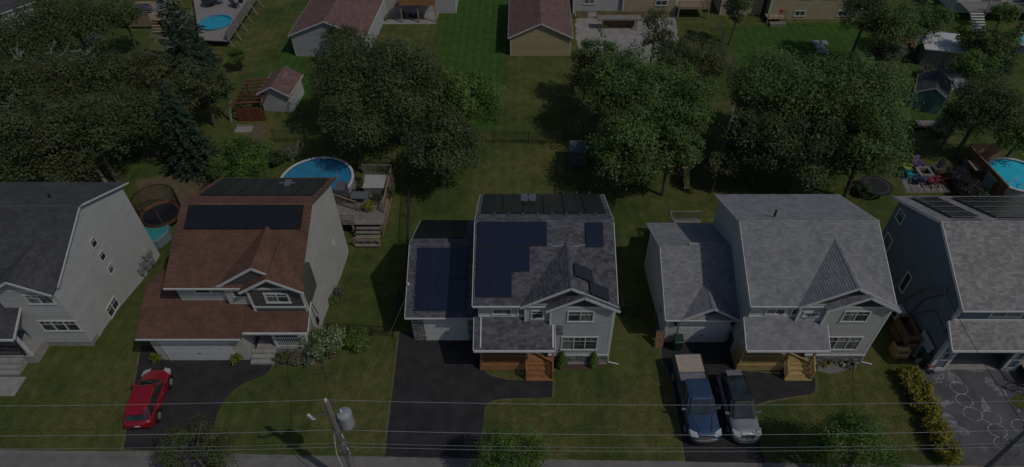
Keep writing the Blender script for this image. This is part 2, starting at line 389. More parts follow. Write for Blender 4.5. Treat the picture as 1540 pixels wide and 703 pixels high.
for a in [(1442, 583.5, .55, .47), (1450, 602.5, .52, .46), (1463, 623, .58, .48), (1491, 628.5, .58, .47), (1500, 648, .56, .46), (1509, 668, .55, .46),
          (1537, 642, .62, .5), (1408, 568, .18, .15), (1416, 567.5, .16, .15), (1411, 574, .18, .13), (1418.5, 609, .14, .13), (1486, 571, .17, .15), (1490, 573, .13, .12), (1532, 618, .1, .1)]: chalk_ring(*a)
tri = [at(1476, 597), at(1478, 618), at(1489, 616)]
mb = MB()
for i in range(3): mb.bar(tri[i] + V((0, 0, .0205)), tri[(i + 1) % 3] + V((0, 0, .0205)), 0.05, 0.002)
for i in range(9):
    t0 = .25 + .075 * i; a = tri[0].lerp(tri[1], t0); b = tri[0].lerp(tri[2], min(1, t0 + .09)); mb.bar(a + V((0, 0, .0205)), b + V((0, 0, .0205)), 0.03, 0.002)
part(mb, 'chalk_triangle', chalk, dw4)
sz_ = .0176
for px, py, rx, ry, an in [(1430, 566, .5, .7, .5), (1495, 582, .35, .75, .6), (1428, 632, .4, .55, .4), (1437, 643, .75, .3, -.9), (1470, 556, 1.2, .22, 0), (1424, 606, .5, .2, .2), (1505, 593, .35, .15, .3), (1480, 676, .25, .2, 0), (1452, 648, .3, .2, -.6), (1520, 560, .4, .2, 0)]:
    c = at(px, py); pl = []; sz_ += .0002
    for k in range(22):
        a = 6.2832 * k / 22; q = random.uniform(.7, 1.15); x = math.cos(a) * rx * q; y = math.sin(a) * ry * q
        pl.append((c.x + x * math.cos(an) - y * math.sin(an), c.y + x * math.sin(an) + y * math.cos(an), sz_))
    mb = MB(); mb.quadify(pl, [tuple(range(22))]); part(mb, 'chalk_smudge', chalkdust, dw4)
# planting beds and worn ground
sheet('mulch_bed', smooth_poly(pg([(856, 545), (911, 543), (911, 552, .4), (880, 556, .6), (832, 556, .3), (838, 540)])), 0.010, soil_red, 0.05)
sheet('gravel_bed', smooth_poly(pg([(1232, 540), (1300, 538), (1286, 553, .8), (1250, 564, .8), (1229, 558)])), 0.010, gravel, 0.06)
sheet('flower_bed', smooth_poly(pg([(408, 532), (478, 520), (510, 530, 1), (488, 552, 1), (414, 551, .6)])), 0.010, soil, 0.06)
sheet('worn_patch', smooth_poly(pb([(205, 270), (300, 262), (330, 285), (262, 335), (215, 320)])), LOW + 0.006, soil, 0.12)
sheet('worn_patch', smooth_poly(pb([(1345, 200, 1), (1380, 190, 1), (1430, 200), (1420, 215, 1), (1350, 215)])), LOW + 0.006, MATS['lawn'], 0.12)
sheet('gravel_yard', smooth_poly(pb([(866, 20), (1015, 20), (1020, 60), (985, 92, 3), (950, 110, 3), (880, 100, 3), (866, 60)])), LOW + 0.010, mat('pale_gravel', (0.34, .32, .31), .95, (.24, .22, .215), 1.2, bump=.5), 0.12)
sheet('gravel_yard', smooth_poly(pb([(1395, 35), (1445, 60), (1450, 100, 2), (1475, 135, 2), (1440, 145, 2), (1400, 95, 2), (1370, 60)])), LOW + 0.010, gravel, 0.15)
sheet('paved_yard', smooth_poly(pb([(340, 208), (395, 184), (405, 190), (400, 205), (385, 215), (360, 200)])), LOW + 0.008, soil, 0.06)

# ---------------------------------------------------------------- building helpers
def siding(pts, m, parent, U, row=0.16, tab=40, name='siding', lift=0.02, stag=False, jit=0):
    mb = MB(); mb.tiles(pts, U, row, tab, lift, stag, 0.003, jit); return part(mb, name, m, parent, kind='stuff')
def roof_slope(pts, m, root, U=(1, 0, 0), row=0.15, tab=0.26, thick=0.14, name='roof'):
    mb = MB(); mb.slab(pts, thick, 0.5); r = part(mb, name, m, root)
    t = MB(); t.tiles(pts, U, row, tab, 0.022, True, 0.004, 0.3); part(t, 'shingles', m, r, kind='stuff')
    return r
def ridge_cap(p, q, m, root, w=0.26):
    p = V(p); q = V(q); n = max(1, int((q - p).length / 0.28)); mb = MB(); d = (q - p).normalized(); s_ = d.cross(V((0, 0, 1))).normalized()
    for k in range(n):
        a = p.lerp(q, k / n); b = p.lerp(q, (k + 1) / n + .01)
        for sg in (-1, 1):
            e = s_ * sg * w / 2 - V((0, 0, w * .22)); h = V((0, 0, .03)); 
            vs = [a + h, b + h - V((0, 0, .012)), b + h - V((0, 0, .012)) + e, a + h + e]
            mb.quadify(vs, [(0, 1, 2, 3)] if sg < 0 else [(3, 2, 1, 0)], random.random())
    part(mb, 'ridge_cap', m, root, kind='stuff')
def window(root, c, w, h, U=(1, 0, 0), N=(0, -1, 0), panes=2, grid=True, m=None, fw=0.09, name='window'):
    """framed window on a wall: U along the wall, N out of it, c its centre on the wall face"""
    c = V(c); U = V(U); N = V(N); Z = V((0, 0, 1)); m = m or white
    mb = MB()
    def b(u0, u1, z0, z1, d0, d1, B=mb):
        vs = [c + U * u + Z * z + N * d for d in (d0, d1) for z in (z0, z1) for u in (u0, u1)]
        B.quadify(vs, [(0, 1, 3, 2), (4, 6, 7, 5), (0, 4, 5, 1), (2, 3, 7, 6), (0, 2, 6, 4), (1, 5, 7, 3)], .5)
    b(-w / 2 - fw, w / 2 + fw, h / 2, h / 2 + fw, 0, .07); b(-w / 2 - fw - .03, w / 2 + fw + .03, -h / 2 - fw, -h / 2, 0, .09)
    b(-w / 2 - fw, -w / 2, -h / 2, h / 2, 0, .07); b(w / 2, w / 2 + fw, -h / 2, h / 2, 0, .07)
    pw = w / panes
    for i in range(1, panes): b(-w / 2 + i * pw - .035, -w / 2 + i * pw + .035, -h / 2, h / 2, 0, .06)
    f = part(mb, name, m, root)
    for i in range(panes):
        p = MB(); x0 = -w / 2 + i * pw + (.035 if i else 0); x1 = -w / 2 + (i + 1) * pw - (.035 if i < panes - 1 else 0)
        b(x0, x1, -h / 2, h / 2, .005, .025, p); part(p, 'pane', random.choice((glass, glass, glass_c)), f)
        if grid:
            q = MB(); zt = h * .18; b(x0, x1, zt - .014, zt + .014, .02, .045, q); xm = (x0 + x1) / 2; b(xm - .012, xm + .012, zt, h / 2, .02, .045, q); part(q, 'muntin', m, f)
    return f
def corner_trim(root, x, y, z0, z1, sx=1, sy=-1, w=0.11, m=None):
    mb = MB(); mb.box(min(x, x + sx * .03) - (w if sx > 0 else 0), max(x, x + sx * .03) + (w if sx < 0 else 0), y + sy * .03 if sy < 0 else y, y if sy < 0 else y + .03, z0, z1, .5)
    mb.box(min(x, x + sx * .03), max(x, x + sx * .03), y, y + w, z0, z1, .5); part(mb, 'corner_trim', m or white, root)
def block(root, x0, x1, y0, y1, z0, ze, zr, wall_m, roof_m, ovs=0.28, ovf=0.42, ridge_y=None, trim=None, sides='lrf', cap=True, wname='wall', ylap=None, rake=None, rw=.12):
    """gabled block whose ridge runs along X. walls at x0..x1,y0..y1; ze, zr heights of roof plane at eave edge and ridge"""
    trim = trim or white; ym = ridge_y if ridge_y is not None else (y0 + y1) / 2
    yf, yb = y0 - ovf, y1 + ovf; sl = (zr - ze) / (ym - yf); slb = (zr - ze) / (yb - ym)
    zf = ze + sl * ovf - .14 ; zb = ze + slb * ovf - .14
    prof = [(y0, z0), (y1, z0), (y1, zb), (ym, zr - .15), (y0, zf)]
    mb = MB(); n = 5
    vs = [(x0, y, z) for y, z in prof] + [(x1, y, z) for y, z in prof]
    mb.quadify(vs, [tuple(range(4, -1, -1)), tuple(range(5, 10))] + [(k, (k + 1) % 5, 5 + (k + 1) % 5, 5 + k) for k in range(5)], .5)
    # note: the prism's own faces stay behind the siding boards
    wl_ = part(mb, wname, wall_m, root)
    if 'r' in sides: siding([(x1, y, z) for y, z in prof], wall_m, wl_, (0, 1, 0))
    if 'l' in sides: siding([(x0, y, z) for y, z in reversed(prof)], wall_m, wl_, (0, 1, 0))
    if 'f' in sides: siding([(x0, y0, z0), (x1, y0, z0), (x1, y0, zf), (x0, y0, zf)], wall_m, wl_, (1, 0, 0))
    xa, xb = x0 - ovs, x1 + ovs
    roof_slope([(xa, yf, ze), (xb, yf, ze), (xb, ym, zr), (xa, ym, zr)], roof_m, root)
    roof_slope([(xb, yb, ze), (xa, yb, ze), (xa, ym, zr), (xb, ym, zr)], roof_m, root)
    if cap: ridge_cap((xa, ym, zr), (xb, ym, zr), roof_m, root)
    for x in (xa - .022, xb + .022):
        mb = MB()
        mb.bar((x, yf - .02, ze - .06), (x, ym, zr - .06), .04, rw, tone=.5); mb.bar((x, yb + .02, ze - .06), (x, ym, zr - .06), .04, rw, tone=.5)
        part(mb, 'rake_board', rake or trim, root)
    mb = MB(); mb.box(xa, xb, yf - .09, yf - .004, ze - .115, ze - .02, .5); part(mb, 'gutter', trim, root)
    return dict(yf=yf, yb=yb, ym=ym, sl=sl, zf=zf, xa=xa, xb=xb)
def cross_gable(root, xc, hw, za, yf, ze, ye, sl, roof_m, gm, wall_y, wall_m, trim=None, zwall0=0, right_wall=True, left_wall=True, wname='gable_wall'):
    """gable facing the street, on the main front slope (which starts at ye, ze with slope sl). wall below at wall_y"""
    trim = trim or white; yr = ye + (za - ze) / sl; g_ = (za - ze) / hw
    L_ = [(xc - hw, yf, ze)] + ([(xc - hw, ye, ze)] if ye > yf + .02 else []) ; 
    # left slope, right slope
    ptsL = [(xc - hw, max(ye, yf + .02), ze), (xc - hw, yf, ze), (xc, yf, za), (xc, yr, za)]
    ptsR = [(xc + hw, yf, ze), (xc + hw, max(ye, yf + .02), ze), (xc, yr, za), (xc, yf, za)]
    roof_slope(ptsL, roof_m, root, (0, 1, 0)); roof_slope(ptsR, roof_m, root, (0, 1, 0))
    ridge_cap((xc, yf, za), (xc, yr, za), roof_m, root)
    x0, x1 = xc - hw + .25, xc + hw - .25; zt = ze + .25 * g_ - .15
    mb = MB(); mb.box(x0, x1, wall_y, wall_y + 2.2, zwall0, zt, .5)
    w_ = part(mb, wname, wall_m, root)
    siding([(x0, wall_y, zwall0), (x1, wall_y, zwall0), (x1, wall_y, zt), (x0, wall_y, zt)], wall_m, w_, (1, 0, 0))
    if right_wall: siding([(x1, wall_y, zwall0), (x1, wall_y + 2.2, zwall0), (x1, wall_y + 2.2, zt), (x1, wall_y, zt)], wall_m, w_, (0, 1, 0))
    if left_wall: siding([(x0, wall_y + 2.2, zwall0), (x0, wall_y, zwall0), (x0, wall_y, zt), (x0, wall_y + 2.2, zt)], wall_m, w_, (0, 1, 0))
    tri_ = [(x0, wall_y - .01, zt), (x1, wall_y - .01, zt), (xc, wall_y - .01, za - .17)]
    mb = MB(); mb.slab(tri_, .1, .5); t_ = part(mb, 'gable_end', gm, root); siding(tri_, gm, t_, (1, 0, 0), row=.17, tab=.22, name='shakes', stag=True, jit=.3)
    mb = MB(); mb.box(x0 - .02, x1 + .02, wall_y - .05, wall_y - .012, zt - .09, zt + .07, .5); part(mb, 'frieze_board', trim, root)
    mb = MB()
    for sg in (-1, 1): mb.bar((xc + sg * (hw + .02), yf - .022, ze - .06), (xc, yf - .022, za - .06), .04, .17, up=(0, 0, 1), tone=.5)
    part(mb, 'rake_board', trim, root)
    return x0, x1, zt
def plane_pt(px, py, p0, nrm):
    """point of a sloping roof plane that the survey puts at (px, py)"""
    u = (px - 788) / FOC; v = (py - 351.5) / FOC; d = V((u, _c - v * _s, -_s - v * _c)); o = V((0, 0, CAMH)); p0 = V(p0); nrm = V(nrm)
    return o + d * ((p0 - o).dot(nrm) / d.dot(nrm))
def solar_panel(root, c, U, Wd, w, h, m, frame=None, name='solar_panel', label=None, lift=0.11, nf=True):
    """panel centred at c in the plane of U, Wd (real 1.1 x 1.7 m boxes on rails)"""
    frame = frame or (blackm if m is cells_black else steel if m is cells_grid else dframe)
    U = V(U).normalized(); Wd = V(Wd).normalized(); Nn = U.cross(Wd).normalized()
    if Nn.z < 0: Nn = -Nn; U = -U
    rot = Matrix((U, Wd, Nn)).transposed().to_4x4()
    key = ('panel', name, round(w, 3), round(h, 3), m.name)
    if key not in MATS:
        mb = MB(); mb.box(-w / 2 + .02, w / 2 - .02, -h / 2 + .02, h / 2 - .02, -.02, .02, .5); a = mb.mesh(name); a.materials.append(m)
        mb = MB()
        mb.box(-w / 2, w / 2, -h / 2, -h / 2 + .02, -.02, .028, .5); mb.box(-w / 2, w / 2, h / 2 - .02, h / 2, -.02, .028, .5)
        mb.box(-w / 2, -w / 2 + .02, -h / 2 + .02, h / 2 - .02, -.02, .028, .5); mb.box(w / 2 - .02, w / 2, -h / 2 + .02, h / 2 - .02, -.02, .028, .5)
        b = mb.mesh('panel_frame'); b.materials.append(frame); MATS[key] = (a, b)
    a, b = MATS[key]
    o = bpy.data.objects.new(name, a); COL.objects.link(o); o.parent = root
    o.matrix_local = Matrix.Translation(V(c) + Nn * lift - wloc(root)) @ rot
    if nf:
        f = bpy.data.objects.new('panel_frame', b); COL.objects.link(f); f.parent = o
    if label: o['label'] = label
    return o
def clips(root, pts, m=None, r=0.05):
    mb = MB()
    for p in pts: mb.box(p[0] - r, p[0] + r, p[1] - r, p[1] + r, p[2] + .02, p[2] + .17, .5)
    part(mb, 'mounting_clip', m or steel, root, kind='stuff')
def rail(root, pts, h=0.95, m=None, posts=True, bal=0.13, post=0.09, name='railing', zb=None):
    """railing along pts (each at deck height); returns part with balusters"""
    m = m or white; mb = MB(); bb = MB()
    for i in range(len(pts) - 1):
        a = V(pts[i]); b = V(pts[i + 1]); up = V((0, 0, 1))
        mb.bar(a + up * h, b + up * h, .09, .045, tone=.5); mb.bar(a + up * .1, b + up * .1, .05, .05, tone=.4)
        n = max(1, int((b - a).length / bal))
        for k in range(1, n):
            q = a.lerp(b, k / n); bb.bar(q + up * .1, q + up * h, .035, tone=random.random())
    r = part(mb, name, m, root); part(bb, 'balusters', m, r, kind='stuff')
    if posts:
        for p in pts:
            mb = MB(); mb.box(p[0] - post / 2, p[0] + post / 2, p[1] - post / 2, p[1] + post / 2, p[2], p[2] + h + .08, random.random()); part(mb, 'post', m, r)
    return r
def planks(root, x0, x1, y0, y1, z, m, w=0.14, along='x', name='plank', th=0.035, gap=0.008):
    """deck boards laid one by one"""
    L_ = (y1 - y0) if along == 'x' else (x1 - x0); n = max(1, int(round(L_ / w))); s_ = L_ / n
    for k in range(n):
        mb = MB(); a = k * s_ + gap / 2; b = (k + 1) * s_ - gap / 2
        if along == 'x': mb.box(x0, x1, y0 + a, y0 + b, z - th, z + random.uniform(0, .004))
        else: mb.box(x0 + a, x0 + b, y0, y1, z - th, z + random.uniform(0, .004))
        part(mb, name, m, root)
def planks_joined(root, x0, x1, y0, y1, z, m, w=0.14, along='x', name='decking', th=0.035, gap=0.01):
    L_ = (y1 - y0) if along == 'x' else (x1 - x0); n = max(1, int(round(L_ / w))); s_ = L_ / n; mb = MB()
    for k in range(n):
        a = k * s_ + gap / 2; b = (k + 1) * s_ - gap / 2
        if along == 'x': mb.box(x0, x1, y0 + a, y0 + b, z - th, z + random.uniform(0, .006))
        else: mb.box(x0 + a, x0 + b, y0, y1, z - th, z + random.uniform(0, .006))
    part(mb, name, m, root, kind='stuff')
def stone_face(root, x0, x1, y, z0, z1, name='stone_veneer', N=-1):
    """courses of ledge stone, each stone its own depth, joined (each is a few pixels)"""
    mb = MB(); z = z0
    while z < z1 - .02:
        h = min(random.choice((.07, .1, .13)), z1 - z); x = x0
        while x < x1 - .02:
            w = min(random.uniform(.15, .5), x1 - x); d = random.uniform(.03, .08)
            mb.box(x + .006, x + w - .006, min(y, y + N * d), max(y, y + N * d), z + .005, z + h - .005); x += w
        z += h
    part(mb, name, stone, root, kind='stuff')

sheet('lawn', [tuple(bk(*q).xy) for q in ((1104, 42), (1160, 36), (1298, 34), (1310, 95), (1275, 130), (1140, 150), (1116, 118))], LOW + .005, MATS['lush_lawn'], .25)
sheet('lawn', [tuple(bk(*q).xy) for q in ((1352, 88), (1372, 86), (1424, 165), (1418, 190), (1360, 200), (1350, 140))], LOW + .006, MATS['lush_lawn'], .25)
sheet('lawn', [tuple(bk(*q).xy) for q in ((668, -20), (764, -20), (760, 90), (745, 200), (700, 200), (655, 60))], LOW + .005, MATS['lush_lawn'], .25)
sheet('lawn', [tuple(bk(*q).xy) for q in ((440, 50), (455, 90), (480, 130), (440, 170), (400, 140), (420, 90), (430, 60))], LOW + .004, MATS['lush_lawn'], .4)
sheet('lawn', [(11.5, 18.0), (22.5, 17.7), (20.2, 22.6), (17.5, 23.3), (12.2, 21.5)], .005, MATS['dry_lawn'], .35)
sheet('lawn', [(19.4, 22.3), (22.8, 18.5), (24.0, 18.3), (24.2, 21.5), (22.4, 24.0), (20.0, 24.0)], .0028, MATS['dry_lawn'], .3)
sheet('lawn', [(-1.6, 18.2), (8.0, 18.0), (8.6, 22.5), (6.5, 25.0), (2.2, 23.2), (1.6, 22.0), (-1.4, 21.6)], .005, MATS['dry_lawn'], .3)
sheet('lawn', [(-7.6, 18.2), (-13.5, 18.4), (-12.5, 23.2), (-8.2, 25.2)], .005, MATS['dry_lawn'], .35)
# ---------------------------------------------------------------- the five houses along the street
def house_type_a(dx, label, wall_m, roof_m, gab_m, deck_m, garage, yoff=0):
    """gabled two-storey house with a double front gable, porch roof and lumber porch; dx shifts it along the street"""
    h = thing('house', label, 'house', (dx + 1.3, 29.6, 0), 'two-storey houses along the street')
    B = block(h, dx - 2.8, dx + 5.34, 24.96, 34.3, -1.6, 5.8, 8.03, wall_m, roof_m, ovs=.27, ovf=.36)
    sl = B['sl']
    # tall gable behind, lower gable in front
    xa0, xa1, _ = cross_gable(h, dx + 2.72, 2.92, 7.55, 24.46, 5.8, 24.62, sl, roof_m, gab_m, 24.7, wall_m, zwall0=3.9, wname='gable_wall')
    xb0, xb1, ztb = cross_gable(h, dx + 3.5, 2.17, 7.06, 24.16, 5.8, 24.60, sl, roof_m, gab_m, 24.5, wall_m, zwall0=.95)
    for x, s_ in ((xb0, -1), (xb1, 1)): corner_trim(h, x, 24.5, .95, ztb - .1, s_)
    corner_trim(h, xa0, 24.7, 4.0, ztb - .1, -1)
    mb = MB(); mb.box(xb0 - .03, xb1 + .05, 24.43, 24.497, .86, .98, .5); part(mb, 'water_table', white, h)
    mb = MB(); mb.box(xb0 + .02, xb1 - .02, 24.52, 26.5, -.2, .86, .5); fd = part(mb, 'foundation', concrete, h)
    stone_face(fd, xb0 + .02, xb1 - .02, 24.515, 0.12, .85)
    mb = MB(); mb.box(xb0, xb1, 24.38, 24.51, 0.0, .12, .5); part(mb, 'foundation_ledge', concrete, fd)
    window(h, (dx + 3.42, 24.5, 4.93), 1.45, .9, panes=2)
    window(h, (dx + 3.5, 24.5, 2.2), 2.15, 1.25, panes=3)
    # pair of small windows under the eave and one in the tall gable's wall
    window(h, (dx - 1.35 + (.1 if dx else 0), 24.96, 4.84), 1.05, .46, panes=1 if dx == 0 else 2, grid=False)
    window(h, (dx - .05 + (.3 if dx else .2), 24.96, 4.84), .95, .46, panes=1 if dx == 0 else 2, grid=False)
    if dx == 0: window(h, (dx + .82, 24.7, 4.85), .62, .66, panes=1)
    else: window(h, (dx + .80, 24.7, 4.9), .8, .3, panes=2, grid=True)
    mb = MB(); mb.box(dx - 2.8, xa0, 24.9, 24.957, 4.33, 4.45, .5); part(mb, 'trim_band', white, h)
    # porch roof
    x0, x1 = dx - 3.06, dx + (1.88 if dx == 0 else 2.0)
    yf, zf, yb = 23.2, 3.3, 24.95; zb = zf + .579 * (yb - yf)
    roof_slope([(x0, yf, zf), (x1, yf, zf), (x1, yb, zb), (x0, yb, zb)], roof_m, h, name='porch_roof')
    if dx == 0:
        roof_slope([(x1, 24.0, zf + .579 * .8 - .03), (x1 + .5, 24.0, zf + .579 * .8 - .03), (x1 + .5, 24.6, zf + .579 * 1.4 - .03), (x1, 24.6, zf + .579 * 1.4 - .03)], roof_m, h, name='porch_roof')
        mb = MB(); mb.bar((x1 - .1, yf + .1, zf + .09), (x1 - .1, 24.6, zf + .84), .1, .05, tone=.5); mb.bar((x0 + .42, yf + .1, zf + .09), (x0 + .42, 24.9, zf + 1.06), .08, .05, tone=.5); part(mb, 'roof_flashing', white, h)
    mb = MB(); mb.box(x0, x1, yf - .12, yf - .005, zf - .15, zf - .02, .5); part(mb, 'gutter', white, h)
    mb = MB()
    for x in (x0 - .022, x1 + .022): mb.bar((x, yf, zf - .07), (x, yb - .02, zb - .07), .04, .16, tone=.5)
    part(mb, 'rake_board', white, h)
    # triangular porch-roof ends
    for x in (x0 + .25,):
        mb = MB(); mb.slab([(x, 24.9, zf - .1), (x, yf + .15, zf - .1), (x, 24.95, zb - .25)], .08, .5); part(mb, 'porch_side_panel', wall_m, h)
    mb = MB(); mb.box(x0 + .3, x1 - .15, yf + .25, yf + .39, zf - .42, zf - .16, .5); part(mb, 'porch_beam', deck_m, h)
    # porch: deck, stairs, posts, rails
    dz = .65; xs0 = dx + .2; xs1 = dx + 1.82; ydk = 23.95
    planks_joined(h, dx - 2.8, xs1, ydk, 24.95, dz, deck_m, .14)
    mb = MB()
    n = 20
    for k in range(4): mb.box(dx - 2.82, xs0 + .02, ydk - .035, ydk, .02 + k * .155, .02 + k * .155 + .142)
    part(mb, 'skirt_boards', deck_m, h, kind='stuff')
    mb = MB()
    for k in range(4): mb.box(dx - 2.85, dx - 2.82, ydk - .03, 24.95, .02 + k * .155, .02 + k * .155 + .142)
    part(mb, 'skirt_boards', deck_m, h, kind='stuff')
    nst = 3
    for k in range(nst):
        z = dz - (k + 1) * dz / (nst + .0) + .02; y1 = ydk - k * .27
        mb = MB(); mb.box(xs0 - .04, xs1 + .04, y1 - .3, y1 - .004, max(.03, z) , max(.03, z) + .04); t_ = part(mb, 'stair_tread', deck_m, h)
        mb = MB(); mb.box(xs0, xs1, y1 - .032, y1 - .006, z + .042, z + dz / nst - .002); part(mb, 'riser', deck_m, t_)
    yst = ydk - nst * .27
    for x in (dx - 2.72, xs0 - .05, xs1 + .02):
        mb = MB(); mb.box(x - .06, x + .06, ydk + .0, ydk + .12, dz, zf - .3); part(mb, 'porch_post', deck_m, h)
    for x in (xs0 - .05, xs1 + .02):
        mb = MB(); mb.box(x - .05, x + .05, yst + .05, yst + .15, 0, 1.0); part(mb, 'newel_post', deck_m, h)
        mb = MB(); bb = MB()
        mb.bar((x, ydk, dz + .9), (x, yst + .1, .95), .07, .05); mb.bar((x, ydk, dz + .1), (x, yst + .1, .18), .06, .05)
        for k in range(1, 9):
            t = k / 9; y = ydk + (yst + .1 - ydk) * t; zt = dz + .9 + (.95 - dz - .9) * t; bb.bar((x, y, zt - .8), (x, y, zt), .035)
        r_ = part(mb, 'stair_rail', deck_m, h); part(bb, 'balusters', deck_m, r_, kind='stuff')
    rail(h, [(dx - 2.72, ydk + .04, dz), (xs0 - .05, ydk + .04, dz)], .92, deck_m, posts=False, bal=.12)
    rail(h, [(dx - 2.74, 24.9, dz), (dx - 2.74, ydk + .06, dz)], .92, deck_m, posts=False, bal=.12)
    if dx: # bench-like lattice strip
        pass
    # front door and porch window under the roof
    mb = MB(); mb.box(dx + .45, dx + 1.4, 24.9, 24.955, dz, dz + 2.05, .5); d = part(mb, 'front_door', plastic('dark_door', (.05, .03, .025)), h)
    mb = MB(); mb.lathe((dx + .55, 24.87, dz + 1.0), [(.03, -.03), (.035, 0), (.03, .03)], 8); part(mb, 'handle', steel, d)
    window(h, (dx - 1.4, 24.96, 2.3), 1.4, 1.2, panes=2)
    # downspout
    mb = MB(); mb.tube([(xb1 + .06, 24.45, 5.55), (xb1 + .06, 24.62, 5.2), (xb1 + .06, 24.56, .4), (xb1 + .1, 24.5, .12), (xb1 + .75, 24.35, .08)], .05, 6); part(mb, 'downspout', white, h)
    return h, B

# --- the grey house in the middle, solar panels on both roofs
h2, B2 = house_type_a(0, 'light grey house in the middle with blue solar panels and orange lumber porch', sid_grey, rf_grey2, gab_dark, cedar, True)
G2 = block(h2, -7.35, -3.09, 26.35, 34.6, -1.6, 2.95, 5.1, sid_grey, rf_grey2, ovs=.28, ovf=.4, sides='l', wname='garage_wall')
stone_face(h2, -7.33, -6.55, 26.34, .05, 2.7); stone_face(h2, -3.72, -3.1, 26.34, .05, 2.7)
def sect_door(root, x0, x1, y, z1, n=4, m=None, handle=True):
    mb = MB(); mb.box(x0 - .1, x0, y - .05, y, .02, z1 + .1, .5); mb.box(x1, x1 + .1, y - .05, y, .02, z1 + .1, .5); mb.box(x0, x1, y - .05, y, z1, z1 + .1, .5)
    fr = part(mb, 'garage_door_frame', white, root); hgt = z1 / n
    for k in range(n):
        mb = MB(); mb.box(x0 + .005, x1 - .005, y - .028, y - .004, .02 + k * hgt, .01 + (k + 1) * hgt, .5)
        for j in range(6):
            a = x0 + (x1 - x0) * (j + .1) / 6; b = x0 + (x1 - x0) * (j + .9) / 6
            mb.box(a, b, y - .036, y - .026, .02 + k * hgt + .1, (k + 1) * hgt - .09, .5)
        part(mb, 'garage_door_panel', m or white, fr)
    if handle:
        mb = MB(); mb.box((x0 + x1) / 2 - .08, (x0 + x1) / 2 + .08, y - .07, y - .037, .8, .84); part(mb, 'handle', blackm, fr)
sect_door(h2, -6.5, -3.8, 26.33, 2.35)
U1 = (1, 0, 0)
def slope_dir(sl): return V((0, 1, sl)).normalized()
Wf = slope_dir(B2['sl']); zat = lambda y: 5.8 + (8.03 - 5.8) * (y - 24.6) / 5.05
# front roof array 4 + 3 + 2, each panel about 1.07 x 1.58
for r, (yc, n) in enumerate(((28.78, 4), (27.27, 3), (25.79, 2))):
    for k in range(n): solar_panel(h2, (-2.34 + 1.075 * k, yc, zat(yc)), U1, Wf, 1.06, 1.6, cells_blue)
solar_panel(h2, (4.38, 28.73, zat(28.73)), U1, Wf, 1.08, 1.62, cells_blue, label='single blue solar panel near the right edge of the front roof')
# two black mats on the right slope of the gables
for (px_, py_, w_, h_), (gx, ga, gh) in (((3.46, 25.95, 1.3, 1.0), (2.72, 7.55, 2.92)), ((4.38, 24.98, 1.35, .92), (3.5, 7.06, 2.17))):
    s_ = (ga - 5.8) / gh; solar_panel(h2, (px_, py_, ga - s_ * (px_ - gx)), V((1, 0, -s_)), V((0, 1, 0)), w_, h_, cells_black, name='gable_solar_panel', label='black panel on the right slope of the front gable', lift=.15)
# back slope: six black heating mats with a metal junction box
Wb = V((0, -1, B2['sl'])).normalized()
for k in range(6):
    yc = 32.6; zc = 8.03 - B2['sl'] * (yc - 29.65)
    o_ = solar_panel(h2, (-2.1 + 1.345 * k, yc, zc), U1, Wb, 1.33, 4.1, mat_tube, name='pool_heating_panel', lift=.08, nf=False)
mb = MB(); mb.box(-.2, .25, 32.6, 33.3, 7.0, 7.04); mb.box(.35, .8, 32.6, 33.3, 7.0, 7.04); mb.box(-.2, .8, 32.85, 33.0, 7.02, 7.1); part(mb, 'roof_vent', steel, h2)
# garage array: blue tubes mats on the front, black on the back
Wg = slope_dir(G2['sl'])
zg = lambda y: 2.95 + G2['sl'] * (y - 25.95)
for k in range(3):
    for r in range(2):
        yc = 27.28 + r * 1.95
        solar_panel(h2, (-6.5 + 1.09 * k, yc, zg(yc)), U1, Wg, 1.08, 2.12, cells_blue, name='garage_solar_panel')
for k in range(3):
    yc = 33.1; solar_panel(h2, (-7.0 + 1.14 * k, yc, 5.1 - G2['sl'] * (yc - 30.475)), U1, V((0, -1, G2['sl'])), 1.12, 3.9, mat_tube, name='pool_heating_panel', lift=.08, nf=False)
pts = []
for k in range(6): pts += [(-3.17, 26.4 + k * .78, zg(26.4 + k * .78)), (-7.1, 26.4 + k * .78, zg(26.4 + k * .78))]
clips(h2, pts)
clips(h2, [(-2.6 + k * .9, 34.55, 5.95) for k in range(9)] + [(-2.8 + k * .92, 30.5, 7.7) for k in range(9)])
mb = MB()
for a, b in (((-.1, 28), (-.1, 25)),): pass
cbl = [(1.45, 28.2, zat(28.2) + .08), (1.9, 28.0, zat(28.0) + .05), (2.4, 28.1, zat(28.1) + .05), (3.0, 27.95, zat(27.95) + .1), (3.8, 28.1, zat(28.1) + .08)]
mb.tube(cbl, .014, 5); part(mb, 'conduit', offwhite, h2)
mb = MB(); mb.lathe((-7.55, 27.9, 3.9), [(.09, 0), (.09, .12), (.03, .16)], 10); part(mb, 'roof_light', white, h2)

# --- grey roofed house with a double garage and dormer, right of the middle
h3, B3 = house_type_a(16.6, 'beige grey house with a bare grey roof behind the two parked vehicles', sid_beige, rf_grey, gab_dark, pine_w, True)
G3 = block(h3, 9.35, 13.72, 26.2, 34.3, -1.6, 2.95, 5.1, sid_beige, rf_grey, ovs=.28, ovf=.42, sides='lf', wname='garage_wall')
cross_gable(h3, 11.95, 1.82, 4.1, 25.74, 2.97, 25.82, G3['sl'], rf_grey, gab_dark, 26.1, sid_beige, zwall0=2.6, wname='dormer_wall')
sect_door(h3, 10.3, 13.35, 26.18, 2.3, m=white)
mb = MB()
for x in (9.9, 13.6): mb.box(x - .08, x + .08, 26.0, 26.17, 1.95, 2.25)
part(mb, 'wall_lamp', blackm, h3)
mb = MB(); mb.lathe((15.9, 30.2, 7.85), [(.07, 0), (.07, .5), (.09, .52), (.0, .56)], 8); part(mb, 'vent_pipe', blackm, h3)
